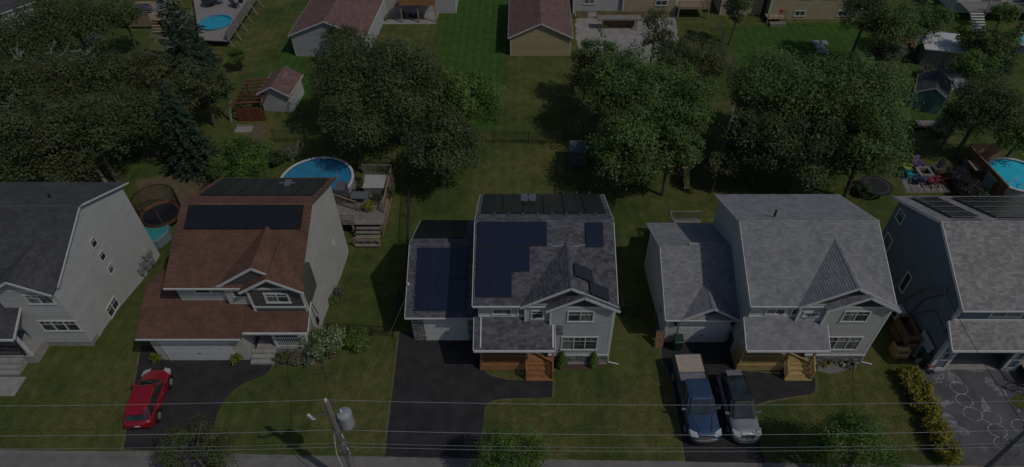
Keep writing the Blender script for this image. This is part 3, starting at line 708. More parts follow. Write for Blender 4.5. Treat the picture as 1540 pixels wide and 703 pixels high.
mb = MB(); mb.box(11.0, 12.6, 30.3, 30.55, 5.07, 5.14); part(mb, 'ridge_vent', rf_grey, h3)
corner_trim(h3, 9.35, 26.2, -.2, 2.8, -1, m=white); corner_trim(h2, -7.35, 26.35, -.2, 2.8, -1, m=white)
window(h3, (9.35, 27.9, 1.3), .8, .5, U=(0, 1, 0), N=(-1, 0, 0), panes=1, grid=False)
# back deck behind its garage
dk = thing('back_deck', 'small raised deck with a pale railing behind the garage of the beige grey house', 'deck', (12.7, 36.2, LOW))
planks_joined(dk, 11.4, 13.9, 34.9, 37.4, .9, deckgrey); mb = MB()
for x in (11.5, 13.8):
    for y in (35.0, 37.3): mb.box(x - .06, x + .06, y - .06, y + .06, LOW, .88)
part(mb, 'support_post', deckgrey, dk)
rail(dk, [(11.45, 35.0, .9), (11.45, 37.35, .9), (13.85, 37.35, .9)], .8, deckgrey)
mb = MB(); mb.box(12.0, 12.6, 35.5, 36.2, .91, 1.6); single(mb, 'storage_box', plastic('dark_plastic', (.05, .05, .055)), 'dark box standing on the small deck with the pale railing', 'box', (12.3, 35.8, .91), bevel=.03)

# --- brown-roofed house with the dark front gable
h1 = thing('house', 'cream house with a reddish brown roof and dark front gable beside the round pool', 'house', (-17.9, 31, 0), 'two-storey houses along the street')
B1 = block(h1, -21.75, -14.0, 26.5, 36.0, -2.0, 5.8, 8.05, sid_cream, rf_brown, ovs=.3, ovf=.5, rake=rf_brown)
G1 = block(h1, -23.9, -17.95, 24.75, 30.4, -1.6, 3.0, 4.45, sid_cream, rf_brown, ovs=.28, ovf=.5, rake=rf_brown, sides='lf', wname='garage_wall', ridge_y=27.5)
cross_gable(h1, -16.25, 2.6, 7.5, 26.06, 5.8, 26.0, B1['sl'], rf_brown, sid_olive, 26.2, sid_cream, zwall0=4.0)
x0_, x1_, zt_ = cross_gable(h1, -15.35, 1.95, 7.0, 25.6, 5.8, 25.98, B1['sl'], rf_brown, sid_olive, 25.95, sid_olive, zwall0=3.6)
corner_trim(h1, x0_, 25.95, 3.6, zt_ - .1, -1, w=.14); corner_trim(h1, x1_, 25.95, 3.6, zt_ - .1, 1, w=.14)
mb = MB(); mb.box(x0_, x1_, 25.9, 25.945, 3.95, 4.1, .5); part(mb, 'trim_band', white, h1)
window(h1, (-15.3, 25.95, 4.92), 1.3, .72, panes=2, fw=.12)
window(h1, (-19.6, 26.5, 5.05), 1.9, .5, panes=2, grid=False); window(h1, (-17.65, 26.2, 5.05), .8, .5, panes=1, grid=False)
mb = MB(); mb.box(-21.7, -17.3, 26.43, 26.495, 4.42, 4.6, .5); part(mb, 'trim_band', white, h1)
# lower roof over the porch
roof_slope([(-17.95, 24.75, 3.0), (-13.6, 24.75, 3.0), (-13.6, 26.5, 3.9), (-17.95, 26.5, 3.9)], rf_brown, h1, name='porch_roof')
mb = MB(); mb.box(-17.9, -13.6, 24.63, 24.745, 2.85, 2.98, .5); part(mb, 'gutter', white, h1)
mb = MB(); mb.bar((-13.58, 24.75, 2.93), (-13.58, 26.5, 3.83), .04, .16, tone=.5); part(mb, 'rake_board', white, h1)
sect_door(h1, -23.2, -19.0, 24.73, 2.3)
mb = MB(); mb.box(-17.6, -14.0, 25.2, 26.4, -.2, .7); part(mb, 'porch_floor', concrete, h1)
for k in range(3):
    mb = MB(); mb.box(-17.9, -16.3, 24.35 + k * .28, 25.19, .0 + k * .2 if k else 0.0, .2 + k * .2 - .004); part(mb, 'step', concrete, h1)
rail(h1, [(-16.2, 25.28, .7), (-14.1, 25.28, .7)], .95, white)
for x in (-16.2, -14.1):
    mb = MB(); mb.box(x - .07, x + .07, 25.21, 25.35, .7, 2.85, .5); part(mb, 'porch_post', white, h1)
mb = MB(); mb.box(-17.4, -16.5, 26.44, 26.49, .7, 2.7); part(mb, 'front_door', plastic('dark_door', (.05, .03, .025)), h1)
window(h1, (-15.2, 26.5, 1.8), 1.5, 1.1, panes=2)
window(h1, (-14.0, 33.5, 2.2), .25, .25, U=(0, 1, 0), N=(1, 0, 0), panes=1, grid=False, fw=.03)
sl1 = B1['sl']; W1 = slope_dir(sl1)
for k in range(7): yc = 30.3; solar_panel(h1, (-20.98 + 1.055 * k, yc, 5.8 + sl1 * (yc - 26.0)), U1, W1, 1.05, 1.66, cells_black)
for k in range(6):
    yc = 34.35; solar_panel(h1, (-21.0 + 1.27 * k, yc, 5.8 + sl1 * (36.5 - yc)), U1, V((0, -1, sl1)), 1.26, 3.9, mat_tube, name='pool_heating_panel', lift=.08, nf=False)
mb = MB(); mb.box(-17.0, -15.9, 34.6, 34.75, 6.83, 6.88); mb.box(-16.6, -16.2, 34.3, 35.0, 6.84, 6.9); part(mb, 'roof_vent', steel, h1)
clips(h1, [(-13.85, 29.4 + k * .6, 5.8 + sl1 * (3.4 + k * .6)) for k in range(3)] + [(-13.8, 32.2 + k * .7, 5.8 + sl1 * (4.3 - k * .7)) for k in range(6)])
mb = MB(); mb.tube([(-13.95, 26.9, 4.4), (-13.93, 27.1, .6)], .02, 5); mb.tube([(-13.95, 26.6, 5.5), (-13.93, 27.6, 1.2)], .018, 5); mb.box(-13.98, -13.86, 27.0, 27.3, .9, 1.35); part(mb, 'service_cable', blackm, h1)

# --- the big white house at the left edge
h0 = thing('house', 'white house at the left edge with three small stair windows in its side', 'house', (-33.2, 31, 0), 'two-storey houses along the street')
B0 = block(h0, -37.2, -28.9, 26.6, 35.6, -2.4, 5.75, 8.0, sid_white, rf_dark, ovs=.28, ovf=.45)
cross_gable(h0, -30.7, 2.1, 7.0, 25.4, 5.78, 26.14, B0['sl'], rf_dark, sid_white, 25.8, sid_white, zwall0=.5)
window(h0, (-29.95, 25.8, 4.95), 1.5, .75, panes=2); window(h0, (-30.0, 25.8, 2.3), 2.3, .95, panes=3)
mb = MB(); mb.box(-32.5, -28.95, 25.85, 27, -.3, .5, .5); part(mb, 'foundation', concrete, h0)
for y, z in ((30.65, 5.0), (30.65, 3.72), (30.65, 2.42)): window(h0, (-28.9, y, z), .48, .6, U=(0, 1, 0), N=(1, 0, 0), panes=1, fw=.03)
window(h0, (-28.9, 28.9, .35), 1.2, .8, U=(0, 1, 0), N=(1, 0, 0), panes=2)
mb = MB()
for k, (y, z) in enumerate(((34.4, .1), (33.9, .2), (33.3, .15), (32.8, -.1), (33.6, -.5), (34.2, -.6))):
    mb.box(-28.86, -28.55, y - .2, y + .2, z - .25, z + .25); mb.tube([(-28.7, y, z - .25), (-28.7, y, -1.2)], .03, 5)
part(mb, 'utility_boxes', mat('utility_grey', (.27, .27, .27), .6), h0)
mb = MB(); mb.lathe((-31.6, 32.6, 7.2), [(.07, 0), (.07, .45), (.0, .5)], 8); part(mb, 'vent_pipe', blackm, h0)
roof_slope([(-38, 24.1, 3.2), (-31.6, 24.1, 3.2), (-31.6, 26.5, 4.5), (-38, 26.5, 4.5)], rf_dark, h0, name='porch_roof')
mb = MB(); mb.box(-38, -31.6, 23.98, 24.09, 3.05, 3.18, .5); mb.bar((-31.58, 24.1, 3.13), (-31.58, 26.4, 4.43), .04, .16, tone=.5); part(mb, 'gutter', white, h0)
mb = MB(); mb.box(-37.0, -31.9, 24.5, 26.5, -.2, .75); part(mb, 'porch_floor', concrete, h0)
rail(h0, [(-35.4, 24.58, .75), (-32.4, 24.58, .75)], .9, blackm, bal=.16)
for x in (-35.4, -32.0):
    mb = MB(); mb.box(x - .08, x + .08, 24.5, 24.66, .75, 3.0, .5); part(mb, 'porch_post', white, h0)
for k in range(3):
    mb = MB(); mb.box(-34.9, -32.6, 23.5 + k * .3, 24.49, 0.0 + (k * .2 if k else 0), .2 + k * .2 - .004); part(mb, 'step', concrete, h0)
mb = MB(); mb.box(-36.4, -32.1, 22.0, 23.4, 0, .06); structure(mb, 'front_walk', concrete)

# --- the slate blue house at the right edge
h4 = thing('house', 'slate blue house at the right edge with an open garage and white trim', 'house', (30.4, 29.4, 0), 'two-storey houses along the street')
B4 = block(h4, 26.25, 35.0, 24.66, 33.95, 2.9, 5.85, 8.25, sid_blue, rf_grey3, ovs=.3, ovf=.45, rw=.22)
mb = MB(); mb.box(26.25, 26.4, 24.67, 33.95, -1.6, 2.895, .5); mb.box(26.4, 35.0, 33.8, 33.95, -1.6, 2.895, .5); mb.box(31.9, 32.05, 24.67, 33.8, -1.6, 2.895, .5); mb.box(32.05, 35.0, 24.67, 24.8, -.2, 2.895, .5)
lw = part(mb, 'lower_wall', sid_blue, h4); siding([(26.25, 33.95, -1.6), (26.25, 23.96, -1.6), (26.25, 23.96, 2.9), (26.25, 33.95, 2.9)], sid_blue, lw, (0, 1, 0))
mb = MB(); mb.box(26.4, 31.9, 30.4, 30.5, 0, 2.89, .5); mb.box(31.85, 31.895, 24.8, 30.4, .04, 2.89, .5); mb.box(26.405, 26.44, 24.8, 30.4, .04, 2.89, .5); part(mb, 'garage_lining', mat('plasterboard', (.5, .49, .46), .9), h4)
corner_trim(h4, 26.25, 24.66, 4.3, 5.6, -1, w=.16)
window(h4, (29.2, 24.66, 5.1), 1.75, .62, panes=2, grid=False, fw=.11)
window(h4, (26.25, 33.1, 5.15), .7, .75, U=(0, 1, 0), N=(-1, 0, 0), panes=1); window(h4, (26.25, 33.0, 2.7), .8, 1.1, U=(0, 1, 0), N=(-1, 0, 0), panes=1, grid=False)
window(h4, (26.25, 29.5, 2.3), .5, 1.5, U=(0, 1, 0), N=(-1, 0, 0), panes=1, grid=False)
mb = MB(); mb.box(26.3, 34.9, 24.6, 24.657, 4.28, 4.44, .5); part(mb, 'trim_band', white, h4)
roof_slope([(26.02, 23.2, 3.3), (35.2, 23.2, 3.3), (35.2, 24.66, 4.3), (26.02, 24.66, 4.3)], rf_grey3, h4, name='garage_roof')
mb = MB(); mb.box(26.02, 35.2, 23.08, 23.195, 3.15, 3.28, .5); part(mb, 'gutter', white, h4)
mb = MB(); mb.bar((26.0, 23.2, 3.23), (26.0, 24.66, 4.23), .05, .22, tone=.5); part(mb, 'rake_board', white, h4)
mb = MB()   # garage front: piers and lintel around the open door
mb.box(26.27, 27.3, 23.95, 24.15, -.2, 3.25, .5); mb.box(30.95, 31.9, 23.95, 24.15, -.2, 3.25, .5); mb.box(27.3, 30.95, 23.95, 24.15, 2.35, 3.25, .5); mb.box(26.27, 26.4, 24.15, 24.66, -1, 3.25, .5); mb.box(34.5, 34.8, 23.95, 24.66, -.2, 3.25, .5); mb.box(31.9, 34.6, 24.56, 24.65, -.2, 3.25, .5)
gw = part(mb, 'garage_wall', sid_blue, h4)
siding([(26.27, 23.95, 0), (27.3, 23.95, 0), (27.3, 23.95, 3.2), (26.27, 23.95, 3.2)], sid_blue, gw, (1, 0, 0)); siding([(30.95, 23.95, 0), (31.9, 23.95, 0), (31.9, 23.95, 3.2), (30.95, 23.95, 3.2)], sid_blue, gw, (1, 0, 0))
mb = MB(); mb.box(27.1, 27.3, 23.88, 23.948, 0, 2.55, .5); mb.box(30.95, 31.15, 23.88, 23.948, 0, 2.55, .5); mb.box(27.3, 30.95, 23.88, 23.948, 2.35, 2.55, .5); part(mb, 'garage_door_frame', white, h4)
mb = MB(); mb.box(26.2, 26.45, 23.9, 23.949, 0, 3.1, .5); mb.box(26.2, 26.268, 23.94, 24.1, 0, 3.1, .5); mb.box(31.7, 31.95, 23.9, 23.949, 0, 3.1, .5); mb.box(26.45, 31.9, 23.9, 23.949, 2.75, 2.95, .5); part(mb, 'corner_trim', white, h4)
mb = MB(); mb.box(26.2, 27.1, 23.86, 23.949, 0, .35, .5); mb.box(31.15, 31.9, 23.86, 23.949, 0, .35, .5); part(mb, 'base_trim', white, h4)
mb = MB(); mb.box(26.45, 31.84, 23.97, 30.38, .005, .03, .5); part(mb, 'garage_floor', concrete, h4)
window(h4, (26.75, 23.95, 1.6), .35, .7, panes=1, grid=False, fw=.06); window(h4, (31.45, 23.95, 1.6), .35, .7, panes=1, grid=False, fw=.06)
sl4 = B4['sl']

Wb4 = V((0, -1, sl4)).normalized(); zb4 = lambda y: 8.25 - sl4 * (y - 29.3)
for k in range(4):
    yc = 30.3 + k * 1.02
    solar_panel(h4, (27.75, yc, zb4(yc)), U1, Wb4, 1.72, 1.1, cells_grid, name='back_solar_panel', lift=.14)
    for j in range(4): solar_panel(h4, (30.55 + 1.74 * j, yc, zb4(yc)), U1, Wb4, 1.72, 1.1, cells_grid, name='back_solar_panel', lift=.14)
mb = MB(); mb.box(27.0, 28.6, 29.55, 29.6, zb4(29.6) + .02, zb4(29.6) + .14); mb.box(29.7, 34.6, 29.55, 29.6, zb4(29.6) + .02, zb4(29.6) + .14); part(mb, 'panel_rail', steel, h4)
# service mast and cables on the blue side wall
mb = MB(); mb.tube([(26.12, 26.3, 5.35), (26.12, 27.6, 3.9), (26.12, 28.7, 1.5)], .05, 6); mb.tube([(26.12, 26.3, 5.4), (26.0, 26.1, 5.2)], .04, 6); part(mb, 'service_mast', steel, h4)
mb = MB(); mb.tube([(26.17, 26.2, 4.9), (26.17, 27.3, 3.2), (26.17, 27.6, .8)], .025, 5); mb.tube([(26.17, 24.9, 3.4), (26.17, 26.0, 3.6), (26.17, 27.0, 2.2), (26.17, 27.4, .8)], .02, 5); part(mb, 'service_cable', blackm, h4)
mb = MB(); mb.box(26.02, 26.24, 27.3, 27.75, .6, 1.3); mb.box(26.02, 26.24, 26.3, 26.7, .5, 1.1); part(mb, 'meter_box', steel, h4)
mb = MB(); mb.lathe((26.1, 25.2, .9), [(.12, -.1), (.12, .1), (0, .12)], 10); mb.lathe((26.1, 24.7, .4), [(.1, -.1), (.1, .1), (0, .12)], 10); part(mb, 'wall_vent', offwhite, h4)
# porch of the blue house, only its left end in view
mb = MB()
pd = thing('porch_deck', 'yellow lumber deck with a white railing beside the open garage', 'deck', (33.3, 23.6, 0))
planks_joined(pd, 32.0, 35.0, 22.5, 24.5, .7, pine_w); rail(pd, [(32.05, 24.4, .7), (32.05, 22.55, .7)], .95, white)
for k in range(3):
    mb = MB(); mb.box(32.2, 34.9, 22.2 - k * .27, 22.49 - k * .27, .48 - .2 * k, .52 - .2 * k); part(mb, 'stair_tread', pine_w, pd)
mb = MB(); mb.box(32.0, 35.0, 22.5, 22.53, .05, .65); part(mb, 'skirt_board', pine_w, pd)
# ---------------------------------------------------------------- vegetation
LM = dict(maple=leafmat('maple_leaf', (0.125, 0.205, 0.052), (0.2, 0.27, 0.082)),
          dark=leafmat('dark_leaf', (0.09, 0.135, 0.048), (0.145, 0.19, 0.075)),
          bright=leafmat('bright_leaf', (0.12, 0.21, 0.036), (0.19, 0.275, 0.065)),
          olive=leafmat('olive_leaf', (0.105, 0.13, 0.05), (0.155, 0.17, 0.075)),
          spruce=leafmat('spruce_needle', (0.048, 0.09, 0.05), (0.075, 0.12, 0.07)),
          yellow=leafmat('yellow_green_leaf', (0.3, 0.29, 0.045), (0.42, 0.36, 0.065)),
          lime=leafmat('lime_leaf', (0.19, 0.22, 0.02), (0.26, 0.27, 0.04)),
          purple=leafmat('purple_leaf', (0.07, 0.055, 0.065), (0.11, 0.09, 0.105)),
          silver=leafmat('silver_leaf', (0.16, 0.19, 0.13), (0.25, 0.28, 0.2)),
          cream=leafmat('cream_blossom', (0.42, 0.43, 0.30), (0.55, 0.53, 0.42)),
          pink=leafmat('rusty_blossom', (0.25, 0.12, 0.09), (0.35, 0.2, 0.15)))
def leaves_mesh(name, cen, nrm, size, tone, m):
    """many small leaf faces: cen, nrm (n,3), size (n,)"""
    n = len(cen); r = RNG.normal(size=(n, 3)); t = np.cross(nrm, r); t /= np.linalg.norm(t, axis=1)[:, None] + 1e-9
    b = np.cross(nrm, t); s = size[:, None]
    vs = np.stack([cen + t * s, cen + b * s * .62, cen - t * s * .9, cen - b * s * .62], 1).reshape(-1, 3)
    me = bpy.data.meshes.new(name); me.vertices.add(4 * n); me.vertices.foreach_set('co', vs.astype(np.float32).ravel())
    me.loops.add(4 * n); me.loops.foreach_set('vertex_index', np.arange(4 * n, dtype=np.int32))
    me.polygons.add(n); me.polygons.foreach_set('loop_start', np.arange(0, 4 * n, 4, dtype=np.int32))
    a = me.attributes.new('tone', 'FLOAT', 'FACE'); a.data.foreach_set('value', tone.astype(np.float32))
    me.update(calc_edges=True); me.materials.append(m); return me
def unit(v): return v / (np.linalg.norm(v, axis=-1, keepdims=True) + 1e-9)
def crown(rx, ry, rz, dens=560, leaf=.15, ncl=None, low=-.8, lump=.34, gap=.0):
    """clump centres and leaves of a broad crown, centred at the origin"""
    ncl = ncl or int(26 + rx * ry * 5)
    d = unit(RNG.normal(size=(ncl * 3, 3))); d = d[d[:, 2] > low][:ncl]; ncl = len(d)
    rad = (RNG.uniform(.45, 1.0, ncl) ** .6 + .22 * (RNG.uniform(0, 1, ncl) > .86)) * (1 + .22 * np.sin(d[:, 0] * 5 + RNG.uniform(0, 6)) * np.cos(d[:, 1] * 4 + RNG.uniform(0, 6)))
    cc = d * rad[:, None] * np.array([rx, ry, rz]) * (1 - lump * .6)
    cr = lump * min(rx, rz * 1.3) * RNG.uniform(.55, 1.15, ncl) * (1.15 - .35 * np.abs(d[:, 2]))
    n = int(dens * rx * ry); w = cr ** 2; w /= w.sum(); idx = RNG.choice(ncl, n, p=w)
    ld = unit(RNG.normal(size=(n, 3)) + np.array([0, 0, .35])); q = RNG.uniform(.45, 1.08, n) ** .7
    # torn sprays: each clump is made of a few short fans
    cen = cc[idx] + ld * (cr[idx] * q)[:, None] * np.array([1, 1, .62])
    cen += RNG.normal(size=(n, 3)) * .07
    spray = RNG.uniform(0, 1, n) > .8; cen[spray] += unit(cc[idx[spray]] + np.array([0, 0, .4])) * (RNG.uniform(0, .5, spray.sum()) * min(rx, 3) * .32)[:, None]
    nr = unit(ld * .75 + unit(RNG.normal(size=(n, 3))) * .6 + np.array([.12, -.12, .6]))
    ct = RNG.uniform(0, 1, ncl); tone = np.clip(ct[idx] * .55 + RNG.uniform(0, .5, n), 0, 1)
    return cen, nr, leaf * RNG.uniform(.6, 1.3, n), tone, cc, cr
def limbs(mb, base, top, cc, r0, k=12, n=6):
    """tapered trunk that bends a little and splits into limbs reaching into the crown"""
    b = V(base); t = V(top); mid = b.lerp(t, .5) + V((random.uniform(-.2, .2), random.uniform(-.2, .2), 0))
    mb.tube([b - V((0, 0, .1)), b + V((0, 0, .25)), mid, t], [r0 * 1.35, r0, r0 * .75, r0 * .42], n + 2)
    for i in random.sample(range(len(cc)), min(k, len(cc))):
        e = V(cc[i]); s_ = mid.lerp(t, random.random()); m_ = s_.lerp(e, .5) + V((0, 0, random.uniform(-.3, .3)))
        mb.tube([s_, m_, e], [r0 * .38, r0 * .24, r0 * .08], n - 1)
def tree(px, py, rpx, zc, kind, label, name='broadleaf_tree', flat=.85, low=LOW, group=None, dens=520, leaf=.16, lean=(0, 0), ry=1.0, trunk=None, lump=.34, dx=0, cat='tree'):
    leaf = leaf * .70; dens = dens * 2.25
    c = at(px, py, zc + low); dist = (c - V((0, 0, CAMH))).length; r = rpx * dist * 1.0 / FOC / 1.04
    rz = min(r * flat, zc * .95); base = V((c.x + lean[0], c.y + lean[1], gz(c.y) if low else 0))
    t = thing(name, label, cat, tuple(base), group)
    cen, nr, sz, tone, cc, cr = crown(r, r * ry, rz, dens, leaf, lump=lump)
    off = np.array([c.x - base.x, c.y - base.y, c.z - base.z])
    part(leaves_mesh('crown', cen + off, nr, sz, tone, LM[kind]), 'crown', None, t, local=True)
    mb = MB(); limbs(mb, (0, 0, 0), (off[0], off[1], off[2] + rz * .3), cc + off, trunk or (.06 + r * .045), k=int(8 + r * 3))
    part(mb, 'trunk', bark, t, local=True); return t
def conifer(px, py, h, r, kind, label, low=LOW, name='spruce_tree', group=None, dens=900, thin=0.0, base_px=False, bare=.0):
    """whorls of drooping boughs on a straight stem; px, py is where its middle shows"""
    c = at(px, py, h * .45 + low); base = V((c.x, c.y, gz(c.y) if low else 0)); t = thing(name, label, 'tree', tuple(base), group)
    mb = MB(); mb.tube([(0, 0, -.1), (0, 0, h * .5), (0, 0, h)], [.05 + h * .014, .03 + h * .009, .02], 7)
    C, N_, S, T = [], [], [], []
    lv = int(h / .34)
    for i in range(lv):
        f = i / lv; z = h * (.08 + .92 * f); L_ = r * (1 - f) ** .8 * random.uniform(.8, 1.1) + .12; nb = max(4, int(11 * (1 - f) + 4))
        for k in range(nb):
            if random.random() < thin: continue
            a = 6.2832 * (k + random.random() * .7) / nb; L2 = L_ * random.uniform(.7, 1.15); dn = -.32 * L2
            e = (math.cos(a) * L2, math.sin(a) * L2, z + dn)
            if i % 2 == 0: mb.tube([(0, 0, z), e], [.03, .008], 4)
            m_ = max(4, int(dens / 100 * L2 * 3.2)); tt = RNG.uniform(.2 + bare, 1.03, m_); p = np.array([[0, 0, z]]) * (1 - tt)[:, None] + np.array([e]) * tt[:, None]
            side = np.array([-math.sin(a), math.cos(a), 0]) * RNG.normal(size=(m_, 1)) * (.26 * L2 * (1.05 - tt))[:, None]
            C.append(p + side + RNG.normal(size=(m_, 3)) * .05); N_.append(unit(np.array([math.cos(a) * .3, math.sin(a) * .3, 1.0]) + RNG.normal(size=(m_, 3)) * .45)); S.append(RNG.uniform(.07, .16, m_)); T.append(np.clip(RNG.uniform(0, .6, m_) + tt * .35, 0, 1))
    part(leaves_mesh('crown', np.concatenate(C), np.concatenate(N_), np.concatenate(S), np.concatenate(T), LM[kind]), 'crown', None, t, local=True)
    part(mb, 'trunk', bark, t, local=True); return t
def bare_tree(px, py, h, label, spread=2.2, kind=None, name='dead_tree', group=None, n=26, lean=0.0):
    """leafless tree: forking pale branches, with a little foliage if kind"""
    c = at(px, py, h * .5 + LOW); base = V((c.x, c.y, gz(c.y))); t = thing(name, label, 'tree', tuple(base), group); mb = MB(); tips = []
    top = V((lean * h, 0, h)); mb.tube([(0, 0, -.1), V((lean * h * .4, .1, h * .5)), top], [.15, .09, .025], 7)
    for i in range(n):
        f = random.uniform(.3, .98); s_ = V((lean * h * f, 0, h * f)); a = random.uniform(0, 6.28); L_ = spread * (1.15 - f * .7) * random.uniform(.6, 1.2)
        e = s_ + V((math.cos(a) * L_, math.sin(a) * L_, L_ * random.uniform(.1, .6))); m_ = s_.lerp(e, .5) + V((0, 0, -.1)); mb.tube([s_, m_, e], [.045, .03, .01], 5)
        for j in range(4):
            g0 = s_.lerp(e, random.uniform(.35, .95)); a2 = a + random.uniform(-1.1, 1.1); l2 = L_ * random.uniform(.25, .5); g1 = g0 + V((math.cos(a2) * l2, math.sin(a2) * l2, l2 * random.uniform(-.1, .7)))
            mb.tube([g0, g1], [.018, .006], 4); tips.append(tuple(g1))
        tips.append(tuple(e))
    part(mb, 'trunk', deadw, t, local=True)
    if kind:
        tp = np.array(tips); m_ = 30; idx = np.repeat(np.arange(len(tp)), m_); cen = tp[idx] + RNG.normal(size=(len(idx), 3)) * .28
        part(leaves_mesh('crown', cen, unit(RNG.normal(size=(len(idx), 3)) + np.array([0, 0, .8])), RNG.uniform(.06, .14, len(idx)), RNG.uniform(0, 1, len(idx)), LM[kind]), 'crown', None, t, local=True)
    return t
def shrub(px, py, rpx, h, kind, label, low=0, group=None, name='shrub', leaf=.075, dens=3200, stems=True, flowers=None, cat='shrub', pos=None):
    c = pos if pos is not None else at(px, py, h * .5 + low); dist = (c - V((0, 0, CAMH))).length; r = rpx * dist / FOC / 1.04
    base = V((c.x, c.y, c.z - h * .5)); t = thing(name, label, cat, tuple(base), group)
    cen, nr, sz, tone, cc, cr = crown(r, r, h * .52, min(dens, 26000 / (r * r * 10)) if r > 1 else dens, leaf, ncl=26, low=-.7, lump=.4); off = np.array([0, 0, h * .5])
    part(leaves_mesh('foliage', cen + off, nr, sz, tone, LM[kind]), 'foliage', None, t, local=True)
    if flowers:
        k = RNG.choice(len(cen), max(6, len(cen) // (3 if r > .6 else 7))); kk = k[cen[k, 2] > -.1 * h]; 
        part(leaves_mesh('blossoms', cen[kk] * 1.04 + off + np.array([0, 0, .03]), unit(nr[kk] + np.array([0, -.3, .6])), sz[kk] * .9, tone[kk], LM[flowers]), 'blossoms', None, t, local=True)
    mb = MB()
    for i in range(7): mb.tube([(0, 0, -.03), tuple(cc[i % len(cc)] * .5 + off * .8), tuple(cc[i % len(cc)] + off)], [.03, .02, .008], 5)
    part(mb, 'stems', bark, t, local=True); return t
# --- the tall trees behind the street houses
GB = 'big leafy trees behind the street houses'
tree(548, 105, 72, 6.5, 'dark', 'dark leafy tree next to the plum-roofed garage, rearmost of the big left clump', group=GB, dens=470)
tree(608, 128, 72, 6.5, 'dark', 'dark leafy tree in the middle of the big left clump', group=GB, dens=470)
tree(532, 185, 52, 5.5, 'dark', 'dark low-hanging tree above the round pool at the left side of the clump', group=GB, dens=470)
tree(702, 150, 50, 5.5, 'bright', 'bright green tree at the right side of the dark clump, by the mown lawn', group=GB, flat=1.1, dens=560)
tree(668, 214, 60, 5.0, 'dark', 'leafy tree with a bare trunk showing on the lawn behind the middle house', group=GB, dens=470, trunk=.22, lean=(-.6, .2))
tree(945, 130, 66, 6.0, 'maple', 'large leafy tree just below the pale gravel yard', group=GB)
tree(1015, 160, 62, 6.5, 'maple', 'spreading green tree at the right of the centre clump', group=GB)
tree(950, 218, 64, 4.9, 'maple', 'full green tree in front of the centre clump, nearest the middle house', group=GB)
tree(1010, 225, 42, 5.0, 'maple', 'smaller green tree at the lower right edge of the centre clump', group=GB)
tree(1180, 140, 76, 6.8, 'maple', 'tall leafy tree at the back left of the right clump', group=GB)
tree(1150, 208, 56, 4.9, 'dark', 'shaded leafy tree at the left of the right clump', group=GB)
tree(1212, 222, 60, 4.8, 'dark', 'dark leafy tree at the front of the right clump', group=GB)
tree(1290, 150, 76, 7.0, 'maple', 'tallest leafy tree of the right clump, below the white electric boxes on the lawn', group=GB)
tree(1308, 215, 56, 6.0, 'maple', 'leafy tree overhanging the black round trampoline', group=GB)
tree(1080, 250, 24, 3.0, 'olive', 'thin young tree between the centre and right clumps', group=GB, dens=350)
tree(1108, 205, 24, 5.0, 'olive', 'slender pale-stemmed tree between the centre and right clumps', group=GB, dens=300)
# --- left woodland
GL = 'trees of the wooded lot at the left'
for a in [(40, 60, 52, 6, 'dark', 'dark leafy tree at the upper left, beside the left edge'), (110, 30, 44, 6, 'dark', 'dark tree at the top left beside the mown clearing'),
          (150, 115, 44, 5, 'dark', 'dark tree below the green clearing at the upper left'), (80, 125, 52, 6, 'olive', 'olive tree with dead twigs left of the clearing'),
          (25, 140, 46, 6, 'dark', 'dark tree against the left edge at the wood\'s middle'), (215, 115, 44, 4, 'olive', 'low olive tree at the near edge of the clearing'),
          (60, 200, 58, 6, 'olive', 'brushy tree behind the big white house, left part'), (130, 190, 50, 6, 'dark', 'dark tree behind the big white house, middle part'),
          (15, 235, 46, 5, 'dark', 'dark low tree above the roof at the left edge'), (185, 165, 42, 5, 'dark', 'dark tree left of the bluish spruce'),
          (100, 248, 34, 4, 'olive', 'thin tree just above the ridge of the big white house'), (215, 185, 34, 4, 'dark', 'small dark tree touching the bluish spruce on its left'),
          (300, 130, 38, 4.5, 'olive', 'drooping tree beside the red-stained fort'), (180, 20, 26, 5, 'dark', 'dark tree left of the raised tan deck')]:
    tree(*a, group=GL, dens=330, leaf=.16)
conifer(270, 45, 11, 3.2, 'spruce', 'tall ragged pine with many bare branches left of the deck pool', name='pine_tree', thin=.25, bare=.25)
conifer(285, 85, 10, 3.0, 'spruce', 'dark pine in front of the deck pool, lower of the two', name='pine_tree', thin=.3, bare=.25)
conifer(272, 195, 9, 2.7, 'spruce', 'bluish green spruce behind the net trampoline, fullest conifer')
bare_tree(270, 62, 12, 'tall dead tree with pale bare branches in front of the deck pool', 3.0, n=40)
bare_tree(55, 140, 9, 'bare pale-branched tree near the left edge of the wood', 2.2)
bare_tree(110, 135, 9, 'bare pale-branched tree in the middle of the wood', 2.4)
bare_tree(150, 130, 8, 'bare twiggy tree right of the other bare ones in the wood', 2.0)
bare_tree(30, 195, 7, 'bare leaning tree low at the left edge', 1.8, lean=.12)
bare_tree(140, 240, 6, 'pale-trunked tree rising behind the white house gable', 1.3, lean=-.15, n=12)
bare_tree(335, 150, 5, 'thin leaning bare pole-like tree beside the red-stained fort', .5, lean=.25, n=4)
bare_tree(1090, 215, 8, 'bare white-stemmed sapling between the two big clumps', .9, n=12)
